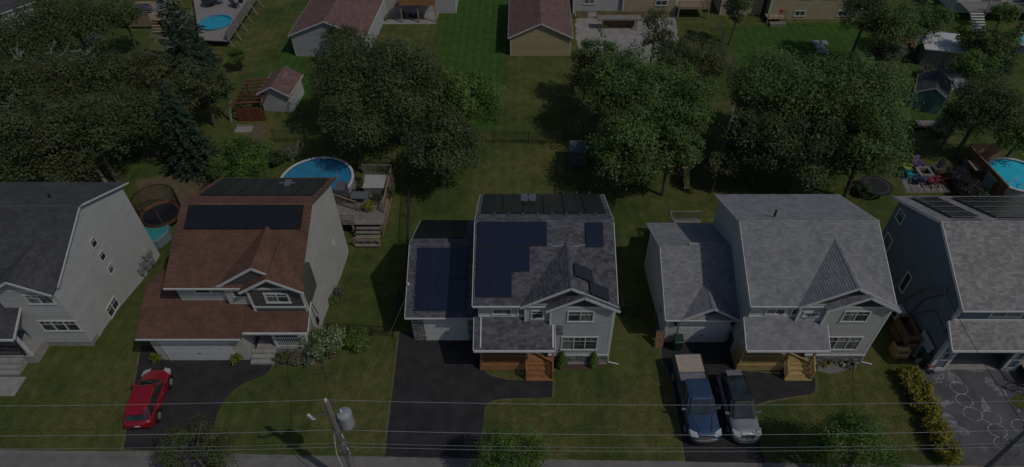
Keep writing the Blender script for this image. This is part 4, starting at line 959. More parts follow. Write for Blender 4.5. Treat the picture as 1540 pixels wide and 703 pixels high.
# --- mid background
tree(362, 240, 42, 2.6, 'bright', 'bright green bushy tree behind the brown-roofed house', dens=800, leaf=.13, flat=.8)
tree(357, 84, 14, 1.8, 'bright', 'small bright green tree at the corner of the pool deck', dens=800, leaf=.12)
tree(898, 85, 34, 5.5, 'maple', 'sparse spreading tree at the left of the pale gravel yard', dens=260, flat=1.1, lump=.26)
tree(900, 125, 28, 4.0, 'olive', 'twiggy thinning tree left of the centre clump', dens=200, lump=.25)
bare_tree(880, 118, 6, 'bare twiggy tree by the pale yellow shed', 1.8, 'olive')
tree(985, 45, 26, 5.5, 'olive', 'slim tree standing in the pale gravel yard', dens=300, flat=1.2, lump=.26)
tree(1010, 82, 30, 4.5, 'dark', 'dark ragged tree at the right edge of the pale gravel yard', dens=320)
tree(1058, 92, 38, 3.5, 'olive', 'low olive brush tree along the chain fence', dens=260)
tree(1110, 12, 20, 4.5, 'dark', 'dark narrow tree beside the tan house', dens=500, flat=1.4)
tree(510, 55, 24, 3.5, 'olive', 'thin pale-leaved tree by the concrete patio', dens=300)
GR = 'trees around the right back gardens'
for a in [(1305, 18, 34, 6, 'dark', 'dark tree against the tan house at the top'), (1345, 35, 38, 6, 'maple', 'leafy green tree at the top, right of the tan house'),
          (1338, 78, 22, 2.6, 'silver', 'low silvery tree left of the small white boat'), (1400, 30, 28, 4.5, 'maple', 'green tree left of the white house steps'),
          (1498, 66, 24, 4.0, 'maple', 'green tree below the white house balcony'), (1470, 103, 28, 4.5, 'bright', 'yellowish green tree right of the white-roofed shed'), (1480, 160, 47, 5.5, 'dark', 'wide tree over the leaning trunk, right of the sage shed'),
          (1440, 178, 20, 3.6, 'silver', 'silvery tree at the near side of the sage shed'), (1532, 205, 28, 3.5, 'bright', 'bright green tree behind the right-hand pool fence'),
          (1465, 60, 20, 3.5, 'maple', 'small green tree beside the white stairs'), (1510, 20, 16, 3.0, 'bright', 'small bright tree at the balcony\'s right end')]:
    tree(*a, group=GR, dens=480, leaf=.15)
conifer(1515, 75, 6, 1.9, 'spruce', 'dark conifer at the right edge above the pools', name='conifer_tree')
shrub(1395, 107, 12, 1.4, 'silver', 'pale shrub at the near corner of the white-roofed shed', LOW, dens=1500)
shrub(1398, 120, 10, 1.2, 'silver', 'pale shrub by the gravel yard edge, below the first', LOW, dens=1500)
shrub(1438, 264, 16, 1.6, 'purple', 'dark purple-leaved shrub left of the brown plank fence', LOW, dens=1800)
shrub(1455, 283, 18, 1.5, 'purple', 'dark purple-leaved shrub nearest the solar roof', LOW, dens=1800)
shrub(1470, 292, 12, 1.0, 'dark', 'small green shrub at the foot of the brown plank fence', LOW, dens=1800)
shrub(1420, 195, 16, 1.6, 'silver', 'silvery bush with white flowers near the sage shed steps', LOW, dens=1500, flowers='cream')
shrub(1300, 285, 14, 1.2, 'dark', 'low dark bush at the left of the round trampoline', LOW, dens=1500)
shrub(413, 236, 18, 1.4, 'dark', 'leafy vegetable patch plant, left one', LOW, dens=1500); shrub(434, 230, 14, 1.2, 'silver', 'leafy vegetable patch plant, right one', LOW, dens=1500)
# --- small street trees and front garden shrubs
GS = 'small street trees along the road'
for a in [(293, 688, 50, 3.0, 'olive', 'small street tree in front of the driveway with the red car'), (769, 690, 52, 3.0, 'bright', 'small round street tree in front of the middle house'),
          (1280, 686, 62, 3.0, 'bright', 'small loose street tree in front of the beige grey house')]:
    tree(*a, low=0, group=GS, dens=1300, leaf=.085, lump=.3, flat=.95)
hp = [(1371, 567), (1379, 585), (1390, 603), (1400, 622), (1408, 643), (1416, 660), (1424, 678)]
for i, (x, y) in enumerate(hp):
    shrub(x + 3, y, 16.5 + random.uniform(-2, 2), 1.25, 'yellow', 'golden hedge shrub beside the chalked driveway, ' + ['nearest the blue house', 'second from the blue house', 'third from the blue house', 'middle of the row', 'third from the road', 'second from the road', 'nearest the road'][i], 0, 'golden hedge shrubs along the chalked driveway', name='hedge_shrub', leaf=.085, dens=1700, cat='hedge')
shrub(485, 518, 27, 1.9, 'maple', 'large hydrangea covered in cream flower heads at the porch corner', 0, dens=1500, leaf=.09, flowers='cream', name='hydrangea')
shrub(538, 511, 19, 1.4, 'bright', 'round dense green shrub right of the hydrangea', 0, dens=2400, name='round_shrub')
shrub(357, 537, 9, .7, 'lime', 'small lime green shrub at the porch side of the double garage', 0, dens=3000); shrub(236, 537, 8, .6, 'lime', 'small lime green shrub at the outer side of the double garage', 0, dens=3000)
for i, (x, y, r_, k, f) in enumerate([(425, 538, 11, 'dark', 'pink'), (445, 540, 11, 'silver', 'pink'), (463, 543, 11, 'silver', 'cream')]):
    shrub(x, y, r_, .6, k, ['dark green flowering plant beside the porch steps', 'rust-flowered plant in the middle of the flower bed', 'pale-flowered plant in the flower bed next to the hydrangea'][i], 0, dens=2600, flowers=f, name='flower_plant', cat='plant')
def cedar_shrub(px, py, h, r, label):
    c = at(px, py, 0); t = thing('cedar_shrub', label, 'shrub', tuple(c), 'pointed cedars in front of the middle house'); n = 2600
    z = RNG.uniform(0, 1, n); a = RNG.uniform(0, 6.28, n); rr = r * (1 - z) ** .65 * RNG.uniform(.7, 1.08, n) * np.minimum(1, .6 + z * 3)
    cen = np.stack([np.cos(a) * rr, np.sin(a) * rr, .05 + z * h], 1); nr = unit(np.stack([np.cos(a), np.sin(a), np.full(n, .6)], 1) + RNG.normal(size=(n, 3)) * .4)
    part(leaves_mesh('foliage', cen, nr, RNG.uniform(.04, .08, n), RNG.uniform(0, 1, n), LM['bright']), 'foliage', None, t, local=True)
    mb = MB(); mb.tube([(0, 0, -.02), (0, 0, h * .8)], [.04, .01], 6); part(mb, 'stem', bark, t, local=True)
cedar_shrub(844, 550, 1.5, .42, 'pointed green cedar beside the porch stairs'); cedar_shrub(892, 549, 1.35, .38, 'pointed green cedar under the triple window, away from the stairs')
def hosta(px, py, r, kind, label):
    c = at(px, py); t = MB(); n = 34; 
    for i in range(n):
        a = random.uniform(0, 6.28); L_ = r * random.uniform(.6, 1.1); w = .07; h = random.uniform(.15, .4)
        d = V((math.cos(a), math.sin(a), 0)); s_ = V((-d.y, d.x, 0)) * w; p0 = c + d * .05; p1 = c + d * L_ * .55 + V((0, 0, h)); p2 = c + d * L_ + V((0, 0, h * .5))
        t.quadify([p0, p1 - s_, p2, p1 + s_], [(0, 1, 2, 3)], random.random())
    single(t, 'hosta_plant', LM[kind], label, 'plant', tuple(c))
hosta(1241, 548, .55, 'yellow', 'yellowish hosta in the gravel bed, nearest the porch'); hosta(1252, 543, .5, 'olive', 'olive leafed hosta in the gravel bed behind the yellowish one'); hosta(1268, 547, .5, 'cream', 'cream-edged hosta at the middle of the gravel bed'); hosta(1278, 552, .45, 'silver', 'silvery leafed plant at the outer side of the gravel bed')
for px, py, lab in ((462, 505, ''),): pass
shrub(508, 440, 9, .8, 'silver', 'sparse pale plant at the foot of the cream side wall, nearer the pool', -.6, dens=1500); shrub(500, 452, 8, .8, 'bright', 'sparse green plant at the foot of the cream side wall, nearer the street', -.5, dens=1500)
# ---------------------------------------------------------------- sheds, back houses
def gable_shed(name, label, cat, x0, x1, y0, y1, hw, hr, wm, rm, z0=LOW, rz=0.0, axis='y', group=None, trim=None, ov=.25, door=None, row=.17, tab=.32, extras=None):
    """small gabled building with its ridge along local y; local origin at its middle"""
    cx, cy = (x0 + x1) / 2, (y0 + y1) / 2; t = thing(name, label, cat, (cx, cy, z0), group, rz)
    w, d = (x1 - x0) / 2, (y1 - y0) / 2; trim = trim or white; s_ = (hr - hw) / (w + ov)
    zw = hw + s_ * ov - .1
    prof = [(-w, 0), (w, 0), (w, zw), (0, hr - .11), (-w, zw)]
    mb = MB(); vs = [(x, -d, z) for x, z in prof] + [(x, d, z) for x, z in prof]
    mb.quadify(vs, [tuple(range(5)), tuple(range(9, 4, -1))] + [(k, 5 + k, 5 + (k + 1) % 5, (k + 1) % 5) for k in range(5)], .5)
    wl_ = part(mb, 'wall', wm, t, local=True)
    for pts, U in (([(x, -d, z) for x, z in prof], (1, 0, 0)), ([(w, -d, 0), (w, d, 0), (w, d, zw), (w, -d, zw)], (0, 1, 0)), ([(-w, d, 0), (-w, -d, 0), (-w, -d, zw), (-w, d, zw)], (0, 1, 0))):
        mb = MB(); mb.tiles(pts, U, .17, 40, .012, False, .003); part(mb, 'siding', wm, wl_, local=True, kind='stuff')
    W_, D_ = w + ov, d + ov
    for pts in ([(-W_, D_, hw), (-W_, -D_, hw), (0, -D_, hr), (0, D_, hr)], [(W_, -D_, hw), (W_, D_, hw), (0, D_, hr), (0, -D_, hr)]):
        mb = MB(); mb.slab(pts, .09, .5); r = part(mb, 'roof', rm, t, local=True); q = MB(); q.tiles(pts, (0, 1, 0), row, tab, .014, True, .004, .25); part(q, 'shingles', rm, r, local=True, kind='stuff')
    mb = MB()
    for sg in (-1, 1): mb.bar((sg * (W_ + .02), -D_ - .02, hw - .05), (0, -D_ - .02, hr - .05), .035, .14, tone=.5); mb.bar((sg * (W_ + .02), -D_, hw - .05), (sg * (W_ + .02), D_, hw - .05), .035, .12, tone=.5)
    part(mb, 'rake_board', trim, t, local=True)
    mb = MB()
    for sg in (-1, 1): mb.box(sg * w - .05, sg * w + .05, -d - .02, -d + .05, 0, zw, .5)
    part(mb, 'corner_trim', trim, t, local=True)
    if extras: extras(t, w, d, hw, hr)
    return t
a = bk(768, 84); b_ = bk(857, 84)
gable_shed('garage', 'pale yellow windowless garage with a plum brown gable roof at the top centre', 'garage', a.x, b_.x, a.y, a.y + 11.5, 2.3, 4.0, sid_yell, rf_plum)
a = bk(449, 86); b_ = bk(512, 86)
gable_shed('garage', 'grey garage with a wide plum brown gable roof beside the dark tree clump', 'garage', a.x, a.x + 8.2, a.y, a.y + 11, 2.6, 4.4, sid_grey, rf_plum, rz=R(-3))
a = bk(401, 168); b_ = bk(443, 168)
gable_shed('shed', 'small white garden shed with a plum brown roof beside the red-stained fort', 'shed', a.x, b_.x, a.y, a.y + 3.6, 2.05, 3.0, sid_white, rf_plum, rz=R(-6))
# red-stained lumber fort left of that shed
c = bk(382, 178); t = thing('play_fort', 'red-stained timber frame with a solid board front beside the small white shed', 'play fort', (c.x, c.y, LOW)); 
for i in range(13):
    mb = MB(); mb.box(-1.35 + i * .2, -1.16 + i * .2, -.55, -.5, 0, 1.55); part(mb, 'board', redwood, t, local=True)
mb = MB()
for x in (-1.4, 1.25):
    for y in (-.45, 1.6, 3.4): mb.box(x, x + .12, y, y + .12, 0, 1.9)
part(mb, 'post', redwood, t, local=True)
for i in range(7):
    mb = MB(); y = -.3 + i * .62; mb.bar((-1.4, y, 1.9 + .05 * i), (1.35 + .2 * i, y + .35, 1.9 + .07 * i), .14, .1); part(mb, 'rafter', redwood, t, local=True)
mb = MB(); mb.bar((-1.35, -.45, 1.8), (-1.1, 3.6, 1.95), .12, .12); mb.bar((1.3, -.45, 1.8), (1.6, 4.2, 2.1), .12, .12); mb.bar((-1.3, 3.5, .4), (1.4, 3.6, 1.8), .1, .1); part(mb, 'beam', redwood, t, local=True)
c = bk(368, 197); mb = MB(); mb.box(c.x - .9, c.x + .7, c.y - .4, c.y + .5, LOW, LOW + .12); mb.box(c.x - .9, c.x + .7, c.y + .5, c.y + .56, LOW, LOW + .3); single(mb, 'concrete_slab', concrete, 'small pale slab lying in front of the red-stained fort', 'slab', (c.x, c.y, LOW))
# slate-lidded shed at the back fence, white-roofed shed and sage shed at the right
c = bk(868, 246); t = thing('garden_shed', 'small grey box shed beside the back fence left of the centre clump', 'shed', (c.x, c.y, LOW))
mb = MB(); mb.box(-.75, .75, -.5, .9, 0, 1.5); part(mb, 'wall', plastic('grey_resin', (.13, .14, .155)), t, local=True, bevel=.03)
mb = MB(); mb.loft([[V((x * .85, y - .6 if y == 0 else 1.0, z)) for x, y, z in r] for r in ([(-1, 0, 1.5), (1, 0, 1.5), (1, 1, 1.5), (-1, 1, 1.5)], [(-.9, 0, 1.75), (.9, 0, 1.75), (.9, 1, 1.9), (-.9, 1, 1.9)])]); part(mb, 'lid', plastic('grey_resin_lid', (.10, .105, .12)), t, local=True, bevel=.03)
mb = MB(); mb.box(-.35, .35, -.53, -.505, .1, 1.4); part(mb, 'door', plastic('grey_resin', (.13, .14, .155)), t, local=True)
c = bk(1408, 92); t = thing('shed', 'grey-brown shed with a flat white roof behind the silvery shrubs', 'shed', (c.x, c.y, LOW), None, R(-12))
sh = mat('weathered_plank', (.22, .20, .18), .9, (.15, .135, .12), 4, tone=.2)
for i in range(15):
    mb = MB(); mb.box(-2.1 + i * .28, -1.83 + i * .28, -1.35, -1.3, 0, 2.15); part(mb, 'plank', sh, t, local=True)
mb = MB(); mb.box(-2.05, 2.05, -1.28, 1.6, 0, 2.1); part(mb, 'wall', sh, t, local=True)
mb = MB(); mb.slab([(-2.4, -1.75, 2.15), (2.3, -1.75, 2.15), (2.3, 1.8, 2.55), (-2.4, 1.8, 2.55)], .12, .5); part(mb, 'roof', mat('white_roof_sheet', (.62, .63, .65), .5, (.55, .56, .58), 1), t, local=True)
def sage(t, w, d, hw, hr):
    mb = MB(); mb.box(-w - .05, -w - .01, -.5, .5, .15, 1.8); dd = part(mb, 'door', white, t, local=True, label='white framed shed door')
    mb = MB(); mb.box(-w - .07, -w - .05, -.38, .38, .9, 1.65); part(mb, 'pane', glass, dd, local=True)
    mb = MB(); mb.box(-.5, .5, -d - .05, -d - .01, .0, 1.75); part(mb, 'door', mat('sage_door', (.12, .20, .19), .7), t, local=True)
c = bk(1402, 170); gable_shed('shed', 'sage green garden shed with a grey roof at the end of the narrow lawn', 'shed', c.x - 1.3, c.x + 1.3, c.y, c.y + 3.4, 2.0, 2.9, sid_green, rf_dark, rz=R(-28), extras=sage)
c = bk(1392, 188); mb = MB(); mb.box(c.x - .9, c.x + .9, c.y - .5, c.y + .5, LOW, LOW + .18); single(mb, 'wooden_step', deckgrey, 'grey wooden step in front of the sage shed', 'step', (c.x, c.y, LOW))
c = bk(1424, 140); mb = MB(); mb.lathe((c.x, c.y, LOW), [(.3, 0), (.42, .75), (.42, .8), (.34, .78), (.3, .5)], 16); single(mb, 'white_tub', white, 'white tub standing behind the sage shed', 'tub', (c.x, c.y, LOW))

def back_house(name, label, x0, x1, y0, y1, h, wm, wins=(), rm=None, z0=LOW, roofh=0):
    t = thing(name, label, 'house', ((x0 + x1) / 2, y0, z0))
    mb = MB(); mb.box(x0, x1, y0, y1, z0, z0 + h, .5); w_ = part(mb, 'wall', wm, t)
    siding([(x0, y0, z0), (x1, y0, z0), (x1, y0, z0 + h), (x0, y0, z0 + h)], wm, w_, (1, 0, 0), row=.2)
    siding([(x0, y1, z0), (x0, y0, z0), (x0, y0, z0 + h), (x0, y1, z0 + h)], wm, w_, (0, 1, 0), row=.2); siding([(x1, y0, z0), (x1, y1, z0), (x1, y1, z0 + h), (x1, y0, z0 + h)], wm, w_, (0, 1, 0), row=.2)
    ym = (y0 + y1) / 2; zt = z0 + h; rm = rm or rf_dark
    roof_slope([(x0 - .4, y0 - .5, zt - .1), (x1 + .4, y0 - .5, zt - .1), (x1 + .4, ym, zt + 2.2), (x0 - .4, ym, zt + 2.2)], rm, t, row=.25, tab=.6)
    roof_slope([(x1 + .4, y1 + .5, zt - .1), (x0 - .4, y1 + .5, zt - .1), (x0 - .4, ym, zt + 2.2), (x1 + .4, ym, zt + 2.2)], rm, t, row=.25, tab=.6)
    for x in (x0, x1 - .05):
        mb = MB(); mb.slab([(x + (.05 if x == x1 - .05 else 0), y0, zt), (x + (.05 if x == x1 - .05 else 0), y1, zt), (x + (.05 if x == x1 - .05 else 0), ym, zt + 2.05)][::(1 if x != x0 else -1)], .05, .5); part(mb, 'gable_end', wm, t)
    for (x, z, w, hh, n) in wins: window(t, (x, y0, z0 + z), w, hh, panes=n, grid=False, fw=.13)
    mb = MB()
    for x in (x0, x1): mb.box(x - .08, x + .08, y0 - .04, y0 + .03, z0, zt - .05, .5)
    part(mb, 'corner_trim', white, t); return t
# row of back houses (their lower storeys are what shows)
a = bk(552, 20); b_ = bk(680, 20)
hA = back_house('house', 'white back house with a concrete patio under an orange timber balcony', a.x, b_.x + .5, a.y, a.y + 9, 5.6, sid_white, [(a.x + 2.6, 3.9, 1.6, 1.0, 2), (a.x + 1.2, 1.2, .9, .7, 1)])
c0 = bk(592, 22); c1 = bk(655, 34)
t = thing('balcony', 'orange-brown timber balcony with a stair over the concrete patio', 'balcony', (c0.x, c0.y, LOW))
planks_joined(t, c0.x + 1.3, c1.x + .2, c1.y - .2, a.y - .02, 2.7 + LOW, cedar, .2)
mb = MB(); mb.box(c0.x + 1.3, c1.x + .2, c1.y - .28, c1.y - .2, 2.3 + LOW, 3.6 + LOW); part(mb, 'front_panel', cedar, t)
for x in (c0.x + 1.4, (c0.x + c1.x) / 2 + .7, c1.x + .1):
    mb = MB(); mb.box(x - .08, x + .08, c1.y - .1, c1.y + .06, LOW, 2.66 + LOW); part(mb, 'support_post', decktan, t)
mb = MB()
for k in range(9): mb.box(c0.x + 1.25 - k * .26, c0.x + 1.5 - k * .26, c1.y + .2, c1.y + 1.1, 2.6 + LOW - k * .29, 2.66 + LOW - k * .29)
mb.bar((c0.x + 1.3, c1.y + .15, 2.6 + LOW), (c0.x - 1.1, c1.y + .15, .2 + LOW), .06, .2); part(mb, 'stair', decktan, t)
sheet('concrete_patio', [tuple(bk(*q).xy) for q in ((540, 24), (560, 37), (655, 36.5), (660, 20), (552, 19))], LOW + .03, concrete)
for i, (px, w, h_) in enumerate([(607, .5, .8), (618, .5, .6), (627, .7, .5), (575, .2, .9)]):
    c = bk(px, 27); mb = MB(); mb.lathe((c.x, c.y, LOW + .03), [(w * .3, 0), (w * .5, .1), (w * .45, h_ * .7), (w * .2, h_)], 10)
    single(mb, ['patio_grill', 'patio_stool', 'patio_table', 'patio_statue'][i], blackm, ['dark covered grill on the concrete patio under the balcony', 'dark stool on the concrete patio beside the grill', 'low dark table under the orange balcony', 'slim dark figure-like post on the concrete patio left of the balcony'][i], ['grill', 'stool', 'table', 'ornament'][i], (c.x, c.y, LOW + .03))
a = bk(862, 20); b_ = bk(948, 20); e_ = bk(955, 18)
back_house('house', 'white clapboard back house left part, above the pale gravel yard', a.x, a.x + 6.0, a.y, a.y + 8, 5.6, sid_white, [(a.x + 1.9, 1.5, 1.2, .45, 2), (a.x + 4.6, 4.2, 1.1, .9, 2)])
back_house('house', 'cream clapboard back house with a railed balcony on its right', a.x + 6.1, a.x + 12.6, a.y - .3, a.y + 8, 5.8, sid_tan, [(a.x + 10.8, 1.5, 1.3, .55, 2), (a.x + 8, 4.3, 1.2, .9, 2)])
t = thing('balcony', 'small tan balcony with a railing at the top, right of the cream back house', 'balcony', (a.x + 13.6, a.y, LOW))
planks_joined(t, a.x + 12.7, a.x + 16.6, a.y - 1.6, a.y + 1.2, LOW + 1.3, decktan); rail(t, [(a.x + 12.75, a.y - 1.55, LOW + 1.3), (a.x + 16.5, a.y - 1.55, LOW + 1.3), (a.x + 16.5, a.y + 1.2, LOW + 1.3)], .95, decktan, bal=.16)
for x in (a.x + 12.8, a.x + 16.5):
    mb = MB(); mb.box(x - .07, x + .07, a.y - 1.6, a.y - 1.46, LOW, LOW + 1.26); part(mb, 'support_post', decktan, t)
# low plank fence and arbour in the gravel yard
f0 = bk(866, 28); f1 = bk(1006, 28); t = thing('plank_fence', 'low yellow-brown plank fence across the pale gravel yard', 'fence', (f0.x, f0.y, LOW))
n = 46
for k in range(n):
    if 6 <= k < 10: continue
    x = f0.x + (f1.x - f0.x) * k / n; mb = MB(); mb.box(x, x + (f1.x - f0.x) / n - .02, f0.y - .02, f0.y + .02, LOW, LOW + 1.0 + random.uniform(-.02, .02)); part(mb, 'board', fencewood if k % 13 > 9 else mat('ochre_plank', (.24, .19, .08), .85, (.18, .14, .06), 3, tone=.2), t)
mb = MB(); mb.box(f0.x, f1.x, f0.y - .05, f0.y - .02, LOW + .9, LOW + 1.0); part(mb, 'rail', decktan, t)
c = bk(930, 45); t = thing('arbour', 'low timber arbour with a dark opening in the pale gravel yard', 'arbour', (c.x, c.y, LOW))
mb = MB()
for x in (-2.1, 2.0): mb.box(x, x + .16, -.1, .06, 0, 1.25)
part(mb, 'post', decktan, t, local=True); mb = MB(); mb.box(-2.6, 2.6, -.15, .9, 1.25, 1.42); part(mb, 'canopy', deckgrey, t, local=True); mb = MB(); mb.box(-2.0, 2.0, .7, .8, 0, 1.24); part(mb, 'back_panel', fencewood, t, local=True)
# tan house with basement windows at the top right
a = bk(1150, 29); b_ = bk(1290, 29)
back_house('house', 'tan two-storey back house with white basement windows facing the green lawn', a.x + .3, b_.x, a.y, a.y + 9, 5.6, sid_tan, [(bk(1200, 29).x, .75, 1.15, .55, 2), (bk(1265, 29).x, .75, 1.25, .6, 2), (bk(1205, 29).x, 3.2, 1.3, 1.0, 2), (bk(1238, 29).x, 3.2, 1.3, 1.0, 2), (bk(1275, 29).x, 3.2, 1.3, 1.0, 2)])
a = bk(1082, 23); gable_shed('garage', 'grey-tan outbuilding behind the dark narrow tree at the top', 'outbuilding', a.x, a.x + 5, a.y, a.y + 7, 2.5, 3.6, sid_tan, rf_dark)
t = thing('wooden_stoop', 'small tan wooden stoop with a planter beside the tan house', 'stoop', (bk(1165, 34).x, bk(1165, 34).y, LOW)); mb = MB(); mb.box(-1.1, 1.1, -.3, 1.2, .55, .65); mb.box(-1.1, -1.0, -.3, -.2, 0, 1.4); mb.box(1.0, 1.1, -.3, -.2, 0, 1.4); part(mb, 'frame', decktan, t, local=True); mb = MB(); mb.box(-1.1, 1.1, -.3, -.24, 1.3, 1.4); part(mb, 'rail', decktan, t, local=True)
mb = MB(); mb.box(-.9, 1.0, -1.2, -.45, 0, .35); part(mb, 'planter', deckgrey, t, local=True)
c = bk(1172, 33); mb = MB(); mb.lathe((c.x + .3, c.y + .9, LOW), [(.3, .7), (.42, .95), (.4, 1.2), (.2, 1.35)], 12); single(mb, 'red_ball', plastic('red_plastic', (.35, .03, .03)), 'round red ball-like cover on the stoop of the tan house', 'ball', (c.x + .3, c.y + .9, LOW + .66), smooth=True)
# white house at the top right corner with its balcony, stair and playhouse
a = bk(1432, 26)
t = thing('house', 'bright white house at the top right corner with a glazed sliding door', 'house', (a.x + 6, a.y + 1, LOW)); mb = MB(); mb.box(a.x + .5, a.x + 20, a.y + 1.2, a.y + 10, LOW, LOW + 5.6, .5); w_ = part(mb, 'wall', offwhite, t)
siding([(a.x + .5, a.y + 1.2, LOW), (a.x + 20, a.y + 1.2, LOW), (a.x + 20, a.y + 1.2, LOW + 5.6), (a.x + .5, a.y + 1.2, LOW + 5.6)], white, w_, (1, 0, 0), row=.2)
for k in range(2):
    mb = MB(); mb.box(a.x + 3.5 + k * 1.3, a.x + 4.7 + k * 1.3, a.y + 1.12, a.y + 1.19, LOW + 1.6, LOW + 3.7); d_ = part(mb, 'sliding_door', white, t); mb = MB(); mb.box(a.x + 3.58 + k * 1.3, a.x + 4.62 + k * 1.3, a.y + 1.08, a.y + 1.125, LOW + 1.7, LOW + 3.6); part(mb, 'pane', glass, d_)
t = thing('balcony_deck', 'grey raised deck with a slatted railing in front of the white corner house', 'deck', (a.x + 6, a.y, LOW))
planks_joined(t, a.x + .6, a.x + 11.5, a.y - 1.6, a.y + 1.1, LOW + 1.5, deckgrey, .16); rail(t, [(a.x + 2.6, a.y - 1.55, LOW + 1.5), (a.x + 4.8, a.y - 1.55, LOW + 1.5), (a.x + 7.0, a.y - 1.55, LOW + 1.5), (a.x + 9.2, a.y - 1.55, LOW + 1.5), (a.x + 11.4, a.y - 1.55, LOW + 1.5)], 1.0, mat('grey_blue_paint', (.26, .28, .31), .6), bal=.14)
for x in (a.x + 2.8, a.x + 7, a.x + 11.3):
    mb = MB(); mb.box(x - .08, x + .08, a.y - 1.55, a.y - 1.4, LOW, LOW + 1.46); part(mb, 'support_post', deckgrey, t)
for k in range(7):
    mb = MB(); mb.box(a.x + .7, a.x + 2.3, a.y - 1.95 - k * .33, a.y - 1.66 - k * .33, LOW + 1.28 - k * .2, LOW + 1.36 - k * .2); part(mb, 'stair_tread', white, t, label='white painted stair tread')
c = V((a.x + 9.5, a.y + .1, LOW + 1.5)); gable_shed('playhouse', 'little playhouse with a plum roof and yellow side standing on the grey raised deck', 'playhouse', c.x - .95, c.x + .95, c.y - .9, c.y + .9, 1.15, 1.75, plastic('ochre_board', (.42, .28, .12), .7), rf_plum, z0=LOW + 1.5, rz=R(20))
# small boat, junk and electric boxes
c = bk(1396, 53); t = thing('small_boat', 'small white open boat lying among the shrubs by the white-roofed shed', 'boat', (c.x, c.y, LOW), None, R(8))
rings = []
for y, w, h0_, h1_ in ((-1.6, .62, .1, .62), (-.6, .72, .06, .62), (.5, .66, .08, .66), (1.3, .4, .16, .72), (1.75, .06, .4, .8)):
    rings.append([V((-w, y, h1_)), V((-w * .7, y, h0_)), V((w * .7, y, h0_)), V((w, y, h1_)), V((w * .86, y, h1_)), V((w * .6, y, h0_ + .12)), V((-w * .6, y, h0_ + .12)), V((-w * .86, y, h1_))])
mb = MB(); mb.loft(rings); part(mb, 'hull', offwhite, t, local=True)
mb = MB(); mb.box(-.6, .6, -.4, -.1, .36, .42); mb.box(-.56, .56, .5, .75, .4, .46); part(mb, 'seat', fencewood, t, local=True); mb = MB(); mb.box(-.45, .45, .9, 1.3, .3, .8); part(mb, 'motor_cover', blackm, t, local=True, bevel=.06)
jk = [((1370, 68), 'rusty_red', (.22, .08, .05), 'rusty red heap of scrap along the narrow lawn edge'), ((1362, 50), 'dull_grey', (.25, .24, .24), 'grey boards leaning at the lawn edge above the scrap'), ((1424, 102), 'teal_tarp', (.04, .16, .24), 'teal tarp in the gravel yard below the white-roofed shed'),
      ((1430, 92), 'dark_purple_grey', (.08, .06, .075), 'dark long trailer bed right of the white-roofed shed'), ((1437, 128), 'light_blue_grey', (.28, .32, .38), 'light blue-grey crate at the lower end of the gravel yard')]
for i, (p_, mn, col, lab) in enumerate(jk):
    c = bk(*p_); mb = MB(); random.seed(50 + i)
    for k in range(7 if i < 2 else 4):
        q = c + V((random.uniform(-.5, .5), random.uniform(-1.0, 1.0), 0)); w = random.uniform(.2, .5); d = random.uniform(.3, .7)
        mb.bar(q + V((-w, -d, random.uniform(.05, .2))), q + V((w * .6, d, random.uniform(.2, .6))), w * .7, .1)
    single(mb, ['scrap_heap', 'leaning_boards', 'folded_tarp', 'trailer_bed', 'crate'][i], plastic(mn, col, .8), lab, ['scrap', 'boards', 'tarp', 'trailer', 'crate'][i], (c.x, c.y, LOW))
for i, (px, py, w) in enumerate([(1228, 66, .55), (1237, 66.5, .5), (1232, 73, .5)]):
    c = bk(px, py); mb = MB(); mb.box(c.x - w, c.x + w, c.y - .35, c.y + .3, LOW, LOW + .3); single(mb, 'utility_cover', plastic('pale_blue_grey', (.33, .36, .4)), ['pale box cover on the green lawn, left of the upper pair', 'pale box cover on the green lawn, right of the upper pair', 'pale box cover on the green lawn, below the pair'][i], 'box', (c.x, c.y, LOW), 'pale box covers on the lawn', bevel=.06)
mb = MB(); c = bk(1240, 78); mb.box(c.x - .8, c.x + .5, c.y - .4, c.y + .4, LOW, LOW + .1); single(mb, 'flat_stone', deckgrey, 'flat dark slab on the lawn just above the tallest tree', 'slab', (c.x, c.y, LOW))
# ---------------------------------------------------------------- pools
def round_pool(label, c, r, h, wcol, rimw=.16, steps=True, wm=None, rim=None):
    t = thing('swimming_pool', label, 'pool', tuple(c)); n = 48
    wallm = mat('pool_wall_panel', (.35, .37, .38), .5)
    mb = MB(); mb.lathe((0, 0, 0), [(r, 0), (r, h), (r - .06, h), (r - .06, 0)], n, wrap=True); part(mb, 'wall', wallm, t, local=True)
    mb = MB(); mb.lathe((0, 0, 0), [(r + .06, h), (r + .06, h + .05), (r - rimw, h + .05), (r - rimw, h)], n, wrap=True); part(mb, 'rim', rim or white, t, local=True)
    mb = MB(); mb.quadify([((r - .07) * math.cos(6.2832 * k / n), (r - .07) * math.sin(6.2832 * k / n), h - .12) for k in range(n)], [tuple(range(n))], .5); part(mb, 'water', wm, t, local=True)
    return t
def cr_post():
    pass
w1 = M_water('pool_water_blue', (.035, .24, .42), (.028, .19, .35)); w2 = M_water('pool_water_turquoise', (.04, .60, .78), (.03, .50, .70))
w3 = M_water('pool_water_cyan', (.02, .36, .52), (.015, .28, .44)); w4 = M_water('pool_water_teal', (.05, .30, .30), (.04, .24, .25))
h1p = bk(488, 237, 1.25); R1 = 3.15
p1 = round_pool('large round above-ground pool behind the brown-roofed house', (h1p.x, h1p.y - R1, LOW), R1, 1.25, None, wm=w1)
mb = MB(); mb.bar((-.9, -2.9, 1.32), (.85, 3.3, 1.42), .07, .05); part(mb, 'cover_reel_bar', steel, p1, local=True)
hp_ = bk(1524, 238, 1.25); hl_ = bk(1489, 263, 1.25); R2 = hp_.y - hl_.y; hp_.x = hl_.x + R2
